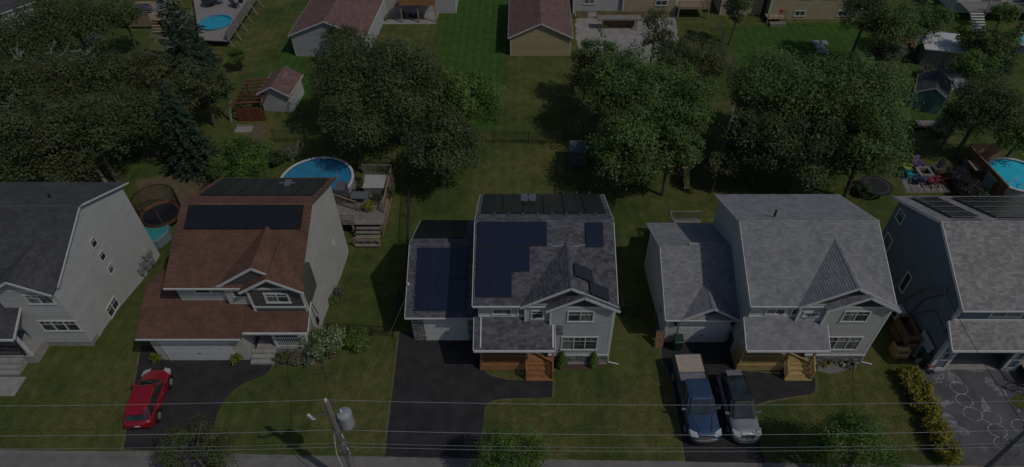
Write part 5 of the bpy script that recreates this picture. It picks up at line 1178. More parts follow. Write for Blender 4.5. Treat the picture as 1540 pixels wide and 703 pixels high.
p2 = round_pool('bright turquoise above-ground pool at the right edge, cut by the frame', (hp_.x, hp_.y - R2, LOW), R2, 1.25, None, wm=w2)
mb = MB()
for dx_ in (0, .75):
    b0 = V((-R2 * .62 + dx_, -R2 * .55 - dx_ * .5, 1.25)); pts = [b0 + V((.25 * math.sin(k * .39), .0, .55 * math.sin(k * .39))) + V((k * .09, k * .05, 0)) for k in range(9)]
    mb.tube(pts, .035, 6)
part(mb, 'ladder_rail', white, p2, local=True)
c3 = bk(327, 41, .5)
# in-deck pool at the top left with its big deck
t = thing('pool_deck_platform', 'large grey-pink deck with slatted railing around the small blue pool, top left', 'deck', (c3.x, c3.y, LOW))
dk0 = bk(292, 0, .9); d1 = bk(330, 64, .9); d2 = bk(383, 2, .9)
poly = [bk(300, 60, .9), bk(343, 62, .9), bk(389, -6, .9), bk(290, -6, .9)]
mb = MB(); mb.prism([p.xy for p in poly], LOW + .78, LOW + .9); part(mb, 'decking', mat('pinkish_deck', (.27, .245, .235), .8, (.21, .19, .185), 2, tone=.1), t)
q0, q1 = poly[1], poly[2]; nb = 44
for k in range(nb):
    a_ = q0.lerp(q1, k / nb); b2 = q0.lerp(q1, (k + .82) / nb); mb = MB(); mb.bar(a_ + V((0, 0, .5)), b2 + V((0, 0, .5)), .05, 1.1); part(mb, 'railing_board', deckgrey, t)
mb = MB(); mb.bar(q0 + V((0, 0, 1.1)), q1 + V((0, 0, 1.1)), .12, .06); part(mb, 'top_rail', deckgrey, t)
for k in range(6):
    a_ = q0.lerp(q1, k / 5.5); mb = MB(); mb.bar(a_ + V((.1, 0, .2)), a_ + V((.8, -.5, -.85)), .09, .09); part(mb, 'brace', deckgrey, t)
round_pool('small bright blue pool sunk in the big deck at the top left', (c3.x, c3.y, LOW + .72), 1.85, .42, None, wm=w3, rimw=.1, rim=w3)
c4 = bk(226, 352, .5); t = thing('swimming_pool', 'small teal vinyl pool between the big white house and the brown-roofed house', 'pool', (c4.x, c4.y, LOW))
mb = MB(); mb.lathe((0, 0, 0), [(1.6, 0), (1.6, .8), (1.5, .85), (1.45, .78), (1.45, 0)], 8, wrap=True); part(mb, 'wall', plastic('grey_vinyl', (.18, .24, .26)), t, local=True)
mb = MB(); mb.quadify([(1.46 * math.cos(6.2832 * k / 8), 1.46 * math.sin(6.2832 * k / 8), .79) for k in range(8)], [tuple(range(8))]); part(mb, 'cover', w4, t, local=True)
# things on the top-left decks
for i, (px, py, lab, cat) in enumerate([(318, 8, 'dark round patio table on the top-left pool deck', 'table'), (332, 6, 'grey patio chair beside the dark table on the pool deck', 'chair'), (356, 12, 'dark lounge chair near the railing of the pool deck', 'chair'), (363, 4, 'small dark planter by the pool deck railing', 'planter')]):
    c = bk(px, py, .9); t = thing(['patio_table', 'patio_chair', 'lounge_chair', 'planter'][i], lab, cat, tuple(c), None, R(30 * i))
    if cat == 'table':
        mb = MB(); mb.lathe((0, 0, 0), [(1.0, .7), (1.0, .75)], 18); part(mb, 'top', blackm, t, local=True); mb = MB(); mb.lathe((0, 0, 0), [(.3, 0), (.06, .1), (.06, .7)], 10); part(mb, 'leg', blackm, t, local=True)
    elif cat == 'chair':
        mb = MB(); mb.box(-.3, .3, -.3, .4, .38, .45); part(mb, 'seat', blackm if i == 2 else steel, t, local=True); mb = MB(); mb.bar((-.0, .4, .4), (0, .75, 1.0), .6, .05); part(mb, 'backrest', blackm if i == 2 else steel, t, local=True)
        for sx in (-.27, .27):
            for sy in (-.27, .37): mb = MB(); mb.box(sx - .02, sx + .02, sy - .02, sy + .02, 0, .38); part(mb, 'leg', blackm, t, local=True)
    else:
        mb = MB(); mb.lathe((0, 0, 0), [(.2, 0), (.3, .45), (.26, .45), (.2, .35)], 12); part(mb, 'pot', blackm, t, local=True)
a = bk(178, 32, 1.0); b_ = bk(228, 32, 1.0)
t = thing('raised_deck', 'raised tan deck with a short stair at the far left clearing', 'deck', (a.x, a.y, LOW))
planks_joined(t, a.x, b_.x + 1.5, a.y, a.y + 5, LOW + 1.1, decktan, .18)
n = 34
for k in range(n):
    x = a.x + (b_.x - a.x) * k / n; mb = MB(); mb.box(x, x + (b_.x - a.x) / n - .02, a.y - .05, a.y, LOW + .3, LOW + 1.95); part(mb, 'railing_board', decktan, t)
mb = MB(); mb.box(a.x, b_.x, a.y - .1, a.y + .04, LOW + 1.95, LOW + 2.02); part(mb, 'top_rail', decktan, t)
for k in range(4): mb = MB(); mb.box(b_.x + .1, b_.x + 1.4, a.y - .3 - k * .3, a.y - .02 - k * .3, LOW + .85 - k * .24, LOW + .92 - k * .24); part(mb, 'stair_tread', decktan, t)
c = V((a.x + 2.2, a.y + 2.2, LOW + 1.1)); mb = MB(); mb.lathe(tuple(c), [(.5, 0), (.9, .2), (.8, .7), (.2, .8)], 12, sx=1.3); single(mb, 'covered_furniture', plastic('dark_navy_cloth', (.04, .04, .06), .9), 'dark covered furniture on the raised tan deck', 'furniture', tuple(c), smooth=True)
c = V((a.x + 4.2, a.y + 2.6, LOW + 1.1)); t = thing('patio_chair', 'pale metal chair frame on the raised tan deck', 'chair', tuple(c)); mb = MB(); mb.box(-.5, .6, -.3, .3, .4, .46); part(mb, 'seat', steel, t, local=True); mb = MB(); mb.box(-.5, .6, .28, .34, .46, 1.0); part(mb, 'backrest', steel, t, local=True)
for sx in (-.45, .55): mb = MB(); mb.box(sx - .03, sx + .03, -.28, .3, 0, .4); part(mb, 'leg', steel, t, local=True)
# clothes on a low line at the clearing
p0, p1_ = bk(118, 62, 1.2), bk(150, 44, 1.2); t = thing('low_fence', 'short pale cloth-hung fence at the edge of the wood near the clearing', 'fence', tuple(p0 - V((0, 0, 1.2))))
for k in range(9):
    a_ = p0.lerp(p1_, k / 9); b2 = p0.lerp(p1_, (k + .8) / 9); mb = MB(); mb.bar(a_ - V((0, 0, .5 + .1 * math.sin(k * 2))), b2 - V((0, 0, .5)), .04, .7 + .3 * math.sin(k * 1.7)); part(mb, 'panel', plastic(['pale_cloth', 'aqua_cloth', 'grey_cloth'][k % 3], [(.35, .35, .33), (.15, .28, .26), (.2, .2, .2)][k % 3], .9), t)
mb = MB(); mb.bar(p0, p1_, .05); part(mb, 'rail', deadw, t)
# ---------------------------------------------------------------- trampolines
def trampoline(c, r, label, padm, net=False, rz=0):
    t = thing('trampoline', label, 'trampoline', tuple(c)); n = 36; h = .85
    mb = MB(); mb.quadify([((r - .35) * math.cos(6.2832 * k / n), (r - .35) * math.sin(6.2832 * k / n), h) for k in range(n)], [tuple(range(n))]); part(mb, 'mat', plastic('trampoline_mat', (.018, .018, .022), .8), t, local=True)
    mb = MB(); mb.lathe((0, 0, 0), [(r, h - .03), (r, h + .03), (r - .22, h + .03), (r - .22, h - .03)], n, wrap=True); part(mb, 'pad', padm, t, local=True)
    mb = MB()
    for k in range(n): a = 6.2832 * k / n; mb.bar((math.cos(a) * (r - .36), math.sin(a) * (r - .36), h), (math.cos(a) * (r - .2), math.sin(a) * (r - .2), h), .05, .03)
    part(mb, 'springs', steel, t, local=True, kind='stuff')
    for k in range(6):
        a = 6.2832 * k / 6; mb = MB(); mb.tube([(math.cos(a) * r * .97, math.sin(a) * r * .97, 0), (math.cos(a) * r * .97, math.sin(a) * r * .97, h)], .03, 6); part(mb, 'leg', steel, t, local=True)
        if net:
            mb = MB(); mb.tube([(math.cos(a) * r, math.sin(a) * r, h), (math.cos(a) * r * 1.02, math.sin(a) * r * 1.02, h + 1.8)], .03, 6); part(mb, 'net_pole', plastic('orange_pad', (.22, .09, .04)), t, local=True)
    if net:
        mb = MB(); m_ = 90
        for k in range(m_):
            a = 6.2832 * k / m_; mb.bar((math.cos(a) * r, math.sin(a) * r, h + .03), (math.cos(a) * r, math.sin(a) * r, h + 1.75), .014)
        for z in np.linspace(h + .1, h + 1.78, 14):
            for k in range(30): a = 6.2832 * k / 30; b = 6.2832 * (k + 1) / 30; mb.bar((math.cos(a) * r, math.sin(a) * r, z), (math.cos(b) * r, math.sin(b) * r, z), .014)
        part(mb, 'net', blackm, t, local=True, kind='stuff')
        mb = MB()
        for k in range(30): a = 6.2832 * k / 30; b = 6.2832 * (k + 1) / 30; mb.bar((math.cos(a) * r, math.sin(a) * r, h + 1.8), (math.cos(b) * r, math.sin(b) * r, h + 1.8), .05)
        part(mb, 'top_ring', blackm, t, local=True)
    return t
c = bk(242, 322, .85); trampoline((c.x, c.y, LOW), 1.65, 'netted trampoline with an orange pad on the bare soil beside the brown-roofed house', plastic('orange_pad', (.22, .09, .04)), True)
c = bk(1318, 279, .85); trampoline((c.x, c.y, LOW), 1.35, 'black round trampoline with white springs under the right leafy tree', plastic('black_pad', (.03, .03, .032)), False)
# ---------------------------------------------------------------- pool deck of the brown-roofed house
t = thing('pool_deck', 'raised grey wooden pool deck with railings and a stair behind the brown-roofed house', 'deck', (-9.8, 38.5, LOW)); zd = LOW + 1.25
D = [bk(541, 262, 1.25), bk(592, 262, 1.25), bk(575, 340, 1.25), bk(520, 335, 1.25)]
x0, x1, yb_, yf_ = D[0].x + .15, D[1].x, D[0].y, bk(575, 338, 1.25).y
planks_joined(t, x0 + .2, x1, yf_, yb_, zd, deckgrey, .14, 'x')
planks_joined(t, x0 - 2.3, x0 + .18, yf_, yf_ + 2.6, zd, deckgrey, .14, 'x')
rail(t, [(x1 - .05, yf_ + 1.4, zd), (x1 - .05, (yf_ + yb_) / 2, zd), (x1 - .05, yb_, zd)], 1.0, decktan); rail(t, [(x1 - .05, yb_, zd), (x0 + .2, yb_, zd)], 1.0, deckgrey)
rail(t, [(x0 - 2.2, yf_ + .05, zd), (x0 - .3, yf_ + .05, zd), (x0 + .6, yf_ + .05, zd)], 1.0, decktan); rail(t, [(x0 - 1.5, yf_ + 2.55, zd), (x0 + .6, yf_ + 1.6, zd)], 1.0, decktan)
mb = MB()
for x in (x0 - 2.1, x0 + .4, x1 - .1):
    for y in (yf_ + .1, yf_ + 2.5, yb_ - .2): mb.box(x - .07, x + .07, y - .07, y + .07, LOW, zd - .04)
part(mb, 'support_post', decktan, t)
for k in range(5): mb = MB(); mb.box(x0 + .7, x1 - .15, yf_ - .3 - k * .28, yf_ - .02 - k * .28, zd - .28 - .2 * k, zd - .22 - .2 * k); part(mb, 'stair_tread', deckgrey, t)
rail(t, [(x0 + .7, yf_ - 1.3, LOW + .1), (x1 - .15, yf_ - 1.3, LOW + .1)], .9, decktan, bal=.5)
for k in range(26):
    y = yf_ + .1 + (yb_ - yf_ - .2) * k / 26; mb = MB(); mb.box(x1, x1 + .03, y, y + (yb_ - yf_) / 26 - .02, LOW + .2, zd - .03); part(mb, 'skirt_board', decktan, t)
c = V((x0 + 1.6, yb_ - 2.0, zd)); t2 = thing('hot_tub', 'square hot tub with a pale grey cover on the pool deck', 'hot tub', tuple(c)); mb = MB(); mb.box(-.85, .85, -.8, .8, 0, .75); part(mb, 'shell', plastic('tub_grey', (.2, .2, .2)), t2, local=True, bevel=.08); mb = MB(); mb.box(-.9, .9, -.85, .85, .755, .87); part(mb, 'cover', plastic('tub_cover', (.42, .41, .39), .8), t2, local=True, bevel=.05)
for i, (dx_, dy_, k_) in enumerate([(.25, -1.8, 'olive'), (1.75, -3.3, 'olive'), (1.2, -4.4, 'yellow'), (2.6, -2.6, 'dark')]):
    p = V((x0 + dx_ + .3, yb_ + dy_ - .3, zd)); shrub(0, 0, 9, .9, k_, ['potted plant beside the hot tub', 'tall potted plant in the middle of the pool deck', 'yellowish potted plant near the deck stair', 'dark potted plant at the pool deck railing'][i], name='potted_plant', cat='plant', pos=p + V((0, 0, .45)), dens=2600)
p = V((x0 + .6, yb_ - 3.6, zd)); t2 = thing('patio_set', 'dark patio table with cushions on the pool deck below the hot tub', 'table', tuple(p)); mb = MB(); mb.box(-.7, .7, -.45, .45, .66, .72); part(mb, 'top', plastic('grey_table', (.14, .15, .16)), t2, local=True)
for sx in (-.6, .6):
    for sy in (-.38, .38): mb = MB(); mb.box(sx - .03, sx + .03, sy - .03, sy + .03, 0, .66); part(mb, 'leg', blackm, t2, local=True)
p = V((x0 - .9, yf_ + 3.4, LOW)); mb = MB(); mb.box(p.x - .5, p.x + .3, p.y - .6, p.y + .6, LOW, LOW + 2.5); single(mb, 'deck_storage', plastic('slate_grey', (.12, .12, .13)), 'dark boxy storage between the cream house and the round pool', 'storage', (p.x, p.y, LOW), bevel=.03)
# ---------------------------------------------------------------- fire pit corner
sheet('patio_base', [tuple(bk(*q).xy) for q in ((1347, 250), (1362, 290), (1431, 290), (1404, 250))], LOW + .012, gravel)
q00, q10, q11, q01 = [bk(*q) for q in ((1362, 289), (1430, 289), (1404, 251), (1348, 251))]
pt = bpy.data.objects.new('fire_pit_patio', None); COL.objects.link(pt); pt.location = (q00.x, q00.y, LOW); pt['kind'] = 'structure'
for i in range(7):
    for j in range(7):
        def bl(u, v): return (q00 * (1 - u) + q10 * u) * (1 - v) + (q01 * (1 - u) + q11 * u) * v
        g_ = .012; pl = [bl(i / 7 + g_, j / 7 + g_), bl((i + 1) / 7 - g_, j / 7 + g_), bl((i + 1) / 7 - g_, (j + 1) / 7 - g_), bl(i / 7 + g_, (j + 1) / 7 - g_)]
        mb = MB(); mb.prism([p.xy for p in pl], LOW + .013, LOW + .05 + random.uniform(0, .008)); part(mb, 'paver', paver, pt)
c = bk(1388, 263); t = thing('fire_pit', 'square stone fire pit in the middle of the coloured chairs', 'fire pit', (c.x, c.y, LOW + .05))
for i, (xa, xb, ya, yb2) in enumerate([(-.65, .65, -.65, -.4), (-.65, .65, .4, .65), (-.65, -.4, -.4, .4), (.4, .65, -.4, .4)]): mb = MB(); mb.box(xa, xb, ya, yb2, 0, .38); part(mb, 'stone_wall', paver, t, local=True)
mb = MB(); mb.box(-.4, .4, -.4, .4, 0, .1); part(mb, 'ash_bed', blackm, t, local=True)
def adirondack(px, py, rz, col, name_, label):
    m = plastic(name_, col, .45); c = bk(px, py); t = thing('adirondack_chair', label, 'chair', (c.x, c.y, LOW + .05), 'adirondack chairs round the fire pit', rz)
    for k in range(5): mb = MB(); mb.bar((-.22 + k * .11, -.32, .40), (-.22 + k * .11, .22, .27), .095, .025, up=(0, 0, 1)); part(mb, 'seat_slat', m, t, local=True)
    for k in range(5): x = -.25 + k * .125; mb = MB(); mb.bar((x * .8, .2, .27), (x * 1.15, .55, 1.0 - abs(k - 2) * .06), .105, .025, up=(0, 1, .3)); part(mb, 'back_slat', m, t, local=True)
    for sx in (-.34, .34):
        mb = MB(); mb.box(sx - .07, sx + .07, -.42, .35, .52, .55); part(mb, 'armrest', m, t, local=True)
        mb = MB(); mb.box(sx - .03, sx + .03, -.36, -.26, 0, .52); part(mb, 'leg', m, t, local=True)
        mb = MB(); mb.bar((sx, -.3, .36), (sx, .55, .03), .04, .12); part(mb, 'leg', m, t, local=True)
    mb = MB(); mb.box(-.36, .36, .18, .23, .42, .52); part(mb, 'back_rail', m, t, local=True)
for a in [(1378, 252, R(15), (.20, .09, .30), 'purple_plastic', 'purple adirondack chair behind the fire pit'), (1362, 258, R(62), (.33, .42, .05), 'lime_plastic', 'lime green adirondack chair left of the fire pit'),
          (1364, 267, R(92), (.03, .30, .30), 'teal_plastic', 'teal adirondack chair left of the fire pit, below the lime one'), (1381, 276, R(150), (.03, .07, .25), 'navy_plastic', 'navy blue adirondack chair in front of the fire pit'),
          (1401, 278, R(190), (.30, .04, .06), 'crimson_plastic', 'crimson adirondack chair in front of the fire pit'), (1414, 272, R(235), (.60, .13, .05), 'orange_plastic', 'orange adirondack chair at the right of the fire pit'),
          (1406, 258, R(-65), (.12, .13, .15), 'slate_plastic', 'slate grey adirondack chair at the right rear of the fire pit')]: adirondack(*a)
c = bk(1375, 226); t = thing('garden_toy', 'small orange and yellow toy scooter on the lawn behind the purple chair', 'toy', (c.x, c.y, LOW)); mb = MB(); mb.tube([(-.4, 0, .2), (.3, 0, .2), (.45, 0, .8)], .04, 6); part(mb, 'frame', plastic('orange_plastic', (.60, .13, .05)), t, local=True); mb = MB(); mb.lathe((-.4, 0, .12), [(.12, -.03), (.12, .03)], 10); mb.lathe((.35, 0, .12), [(.12, -.03), (.12, .03)], 10); part(mb, 'wheel', plastic('yellow_plastic', (.5, .4, .05)), t, local=True)
# brown plank fence round the right pool: each board its own piece
def board_fence(p, q, h, label, m, bw=.15, cap=True, group=None, z=LOW):
    p = V((p.x, p.y, z)); q = V((q.x, q.y, z)); t = thing('board_fence', label, 'fence', tuple(p), group); d = q - p; n = int(d.length / bw)
    for k in range(n):
        a = p.lerp(q, (k + .04) / n); b = p.lerp(q, (k + .96) / n); hh = h + random.uniform(-.015, .015); mb = MB(); mb.bar(a + V((0, 0, hh / 2)), b + V((0, 0, hh / 2)), .025, hh); part(mb, 'board', m, t)
    mb = MB(); mb.bar(p + V((0, 0, h + .04)), q + V((0, 0, h + .04)), .14, .04, tone=.8); part(mb, 'cap_rail', m, t); return t
fa, fb, fc = bk(1447, 242), bk(1508, 236), bk(1512, 300)
board_fence(bk(1447, 240), bk(1500, 239), 1.7, 'reddish brown plank fence at the back of the right pool', mat('light_brown_wood', (.42, .25, .16), .8, (.33, .19, .12), 3, tone=.2))
board_fence(bk(1445, 241), bk(1502, 304), 1.7, 'brown plank fence running down the left side of the right pool', fencewood)
c = bk(1474, 248, .2); t = thing('pool_filter', 'grey pool heater box in the corner of the brown plank fences', 'pool heater', (hp_.x - R2 - .1, hp_.y + .3, LOW)); mb = MB(); mb.lathe((0, 0, 0), [(.5, 0), (.5, .75), (.45, .8), (0, .82)], 16); part(mb, 'body', plastic('heater_grey', (.22, .23, .25)), t, local=True); mb = MB(); mb.lathe((0, 0, .83), [(.3, 0), (.3, .04)], 14); part(mb, 'lid', blackm, t, local=True)
planks_joined(p2, -4.5 + 0, -3.0, -1, 2.5, 0, decktan) if False else None
t = thing('pool_side_deck', 'small pale deck strip between the brown fence and the turquoise pool', 'deck', (hp_.x - R2 - .3, hp_.y - 1, LOW)); planks_joined(t, hp_.x - R2 - .75, hp_.x - R2 * .72, hp_.y - 1.5, hp_.y - .1, LOW + 1.05, decktan)
# play slide between clumps
c = bk(1030, 276); t = thing('play_slide', 'small yellow slide with a blue top between the centre clump and the lawn', 'slide', (c.x, c.y, LOW)); mb = MB(); mb.bar((0, -.9, .1), (0, .6, 1.4), .5, .08); part(mb, 'chute', plastic('slide_yellow', (.5, .42, .12)), t, local=True)
mb = MB()
for sx in (-.35, .35):
    mb.box(sx - .04, sx + .04, .6, .7, 0, 2.2); mb.box(sx - .04, sx + .04, 1.5, 1.6, 0, 2.2)
part(mb, 'frame', decktan, t, local=True); mb = MB(); mb.slab([(-.5, .5, 2.2), (.5, .5, 2.2), (.5, 1.05, 2.6), (-.5, 1.05, 2.6)], .04); mb.slab([(.5, 1.7, 2.2), (-.5, 1.7, 2.2), (-.5, 1.05, 2.6), (.5, 1.05, 2.6)], .04); part(mb, 'roof', plastic('slide_blue', (.1, .2, .4)), t, local=True)
# ---------------------------------------------------------------- chain-link fences
def chain_fence(pts, label, h=1.3, m=None, sp=3.0, mesh=True, zf=None, dia=.16):
    m = m or blackm; zf = zf or (lambda y: gz(y)); P_ = [V((p[0], p[1], zf(p[1]))) for p in pts]
    t = thing('chain_fence', label, 'fence', tuple(P_[0])); rl = MB(); ms = MB()
    for i in range(len(P_) - 1):
        a, b = P_[i], P_[i + 1]; n = max(1, int(round((b - a).length / sp)))
        for k in range(n + (1 if i == len(P_) - 2 else 0)):
            q = a.lerp(b, k / n); mb = MB(); mb.tube([q, q + V((0, 0, h + .05))], .035, 6); part(mb, 'post', m, t)
        up = V((0, 0, 1)); rl.tube([a + up * h, b + up * h], .025, 5); L_ = (b - a).length; nd = int(L_ / dia)
        for k in range(-int(h / dia), nd):
            for sg in (1, -1):
                s0, s1 = k * dia, k * dia + h; z0, z1 = (0.05, h)
                if s0 < 0: z0 = .05 - s0; s0 = 0
                if s1 > L_: z1 = h - (s1 - L_); s1 = L_
                if s1 <= s0: continue
                qa, qb = a + (b - a) * (s0 / L_), a + (b - a) * (s1 / L_)
                if sg > 0: ms.bar(qa + up * z0, qb + up * z1, .008)
                else: ms.bar(qa + up * (h + .05 - z0), qb + up * (h + .05 - z1), .008)
    part(rl, 'top_rail', m, t); part(ms, 'mesh', m, t, kind='stuff'); return t
def g2(px, py): p = bk(px, py); return (p.x, p.y)
chain_fence([g2(180, 248), g2(330, 246)], 'black chain fence behind the net trampoline')
chain_fence([g2(414, 214), g2(700, 216)], 'black chain fence across the back of the brown-roofed house yard', dia=.2)
chain_fence([g2(742, 216), g2(900, 216)], 'black chain fence across the lawn behind the middle house')
chain_fence([g2(617, 292), (-8.9, 33.5), (-8.9, 27)], 'black chain fence between the brown-roofed house and the middle house')
chain_fence([g2(924, 300), (6.6, 36), (6.9, 28.5)], 'black chain fence between the middle house and the beige grey house')
chain_fence([(6.9, 28.5), (8.9, 28.3)], 'short black chain fence with a gate beside the beige grey garage', sp=1.0)
chain_fence([(-13.3, 26.9), (-8.9, 26.6)], 'low black fence and gate beside the round dense shrub', h=1.1, sp=1.5)
chain_fence([g2(1080, 45), g2(1090, 85), g2(1110, 120)], 'silvery chain fence along the left of the bright green lawn', m=fence_wire, dia=.3)
chain_fence([g2(1352, 232), g2(1470, 236)], 'thin silver fence rail behind the fire pit corner', m=fence_wire, dia=.3)
# garden beds behind the round pool
for i, (a, b) in enumerate([((405, 232), (405, 252)), ((450, 215), (440, 245))]):
    p, q = bk(*a), bk(*b); mb = MB(); mb.bar(p + V((0, 0, .15)), q + V((0, 0, .15)), .1, .3); single(mb, 'bed_edging', deckgrey, ['low board edging left of the vegetable patch', 'low board edging right of the vegetable patch'][i], 'edging', tuple(p))
# ---------------------------------------------------------------- utility poles and overhead lines
def pole(x, y, h, label, tr=True):
    t = thing('utility_pole', label, 'utility pole', (x, y, 0)); mb = MB(); mb.tube([(0, 0, -.2), (0, 0, h)], [.2, .135], 12); part(mb, 'pole', polewood, t, local=True)
    mb = MB(); mb.lathe((0, -.0, h), [(.05, 0), (.07, .06), (.04, .1), (.07, .14), (.02, .2)], 10); part(mb, 'insulator', offwhite, t, local=True)
    if tr:
        mb = MB(); mb.lathe((.55, .12, h - 2.35), [(.0, 0), (.32, .02), (.34, .1), (.34, 1.0), (.36, 1.02), (.33, 1.1), (.1, 1.2)], 20); d = part(mb, 'transformer', mat('transformer_grey', (.33, .34, .35), .45), t, local=True, smooth=False)
        mb = MB(); mb.box(.1, .3, -.05, .15, h - 2.0, h - 1.9); mb.box(.1, .3, -.05, .15, h - 1.6, h - 1.5); part(mb, 'bracket', steel, d, local=True)
        mb = MB(); mb.lathe((.45, .1, h - 1.18), [(.05, 0), (.06, .08), (.03, .12), (.06, .18), (.02, .26)], 8); part(mb, 'bushing', offwhite, d, local=True)
        mb = MB(); mb.bar((0, 0, h - 1.0), (-.85, -.15, h - 1.15), .07, .07); arm = part(mb, 'cutout_arm', steel, t, local=True); mb = MB(); mb.tube([(-.85, -.15, h - 1.3), (-.95, -.2, h - .85)], .07, 7); mb.tube([(-.75, -.15, h - 1.35), (-1.05, -.2, h - 1.0)], .03, 6); part(mb, 'fuse_cutout', offwhite, arm, local=True)
    mb = MB()
    for z in (h - 2.7, h - 4.0, h - 4.3): mb.box(-.2, .2, -.2, .2, z, z + .12); mb.tube([(.12, -.1, z), (.3, -.25, z - .2), (.25, -.3, z - .5)], .03, 6)
    part(mb, 'hardware', steel, t, local=True)
    mb = MB(); mb.tube([(-.15, -.15, h - 2.6), (-.35, -.3, h - 4.4), (-.25, -.3, 0.2)], .025, 5); mb.tube([(-.18, .1, h - 2.6), (-.18, .1, 0.2)], .02, 5); part(mb, 'riser_cable', offwhite, t, local=True)
    return t
PX, PY, PH = -8.96, 15.65, 10.0; QX, QY = 24.3, 15.65
pole(PX, PY, PH, 'weathered wooden utility pole with a grey transformer drum at the bottom left of centre'); pole(QX, QY, PH, 'weathered wooden utility pole leaning in at the bottom right corner')
LX = -44
def wire(a, b, sag, label, r=.018, m=None):
    a = V(a); b = V(b); n = 26; pts = [a.lerp(b, k / n) - V((0, 0, 4 * sag * (k / n) * (1 - k / n))) for k in range(n + 1)]; mb = MB(); mb.tube(pts, r, 5)
    single(mb, 'overhead_wire', m or wiremat, label, 'wire', tuple(a), 'overhead wires along the street')
names = ['top overhead wire', 'second overhead wire from the top', 'third overhead wire from the top', 'lowest overhead wire']
for i, (z, sg, rr) in enumerate(((10.1, .45, .010), (7.4, .5, .011), (6.1, .5, .008), (5.72, .5, .009))):
    wire((PX, PY, z), (QX, QY, z), sg, names[i] + ', right of the transformer pole', rr); wire((LX, PY, z), (PX, PY, z), sg * 1.2, names[i] + ', left of the transformer pole', rr)
    wire((QX, QY, z), (QX + 34, QY, z), sg, names[i] + ', beyond the bottom right pole', rr)
wire((PX, PY, 7.3), (-7.6, 27.2, 3.7), .4, 'service wire dropping from the transformer pole to the middle garage', .009, polewood); wire((QX, QY, 7.3), (26.1, 26.3, 5.3), .3, 'dark service wire from the right pole to the slate blue house', .016, blackm)
wire((PX, PY, 7.3), (-13.9, 26.7, 5.4), .5, 'dark service wire from the transformer pole to the brown-roofed house', .012, blackm)

c = bk(14, 44); gable_shed('shed', 'grey-roofed shed half hidden by trees at the upper left corner', 'shed', c.x - 1.6, c.x + 1.6, c.y, c.y + 4, 2.2, 3.2, sid_grey, rf_dark, rz=R(-35))
c = bk(1546, 62, .8); round_pool('pale blue pool glimpsed between trees at the top of the right edge', (c.x, c.y, LOW), 1.8, .9, None, wm=M_water('pool_water_pale', (.15, .42, .5), (.12, .36, .45)))
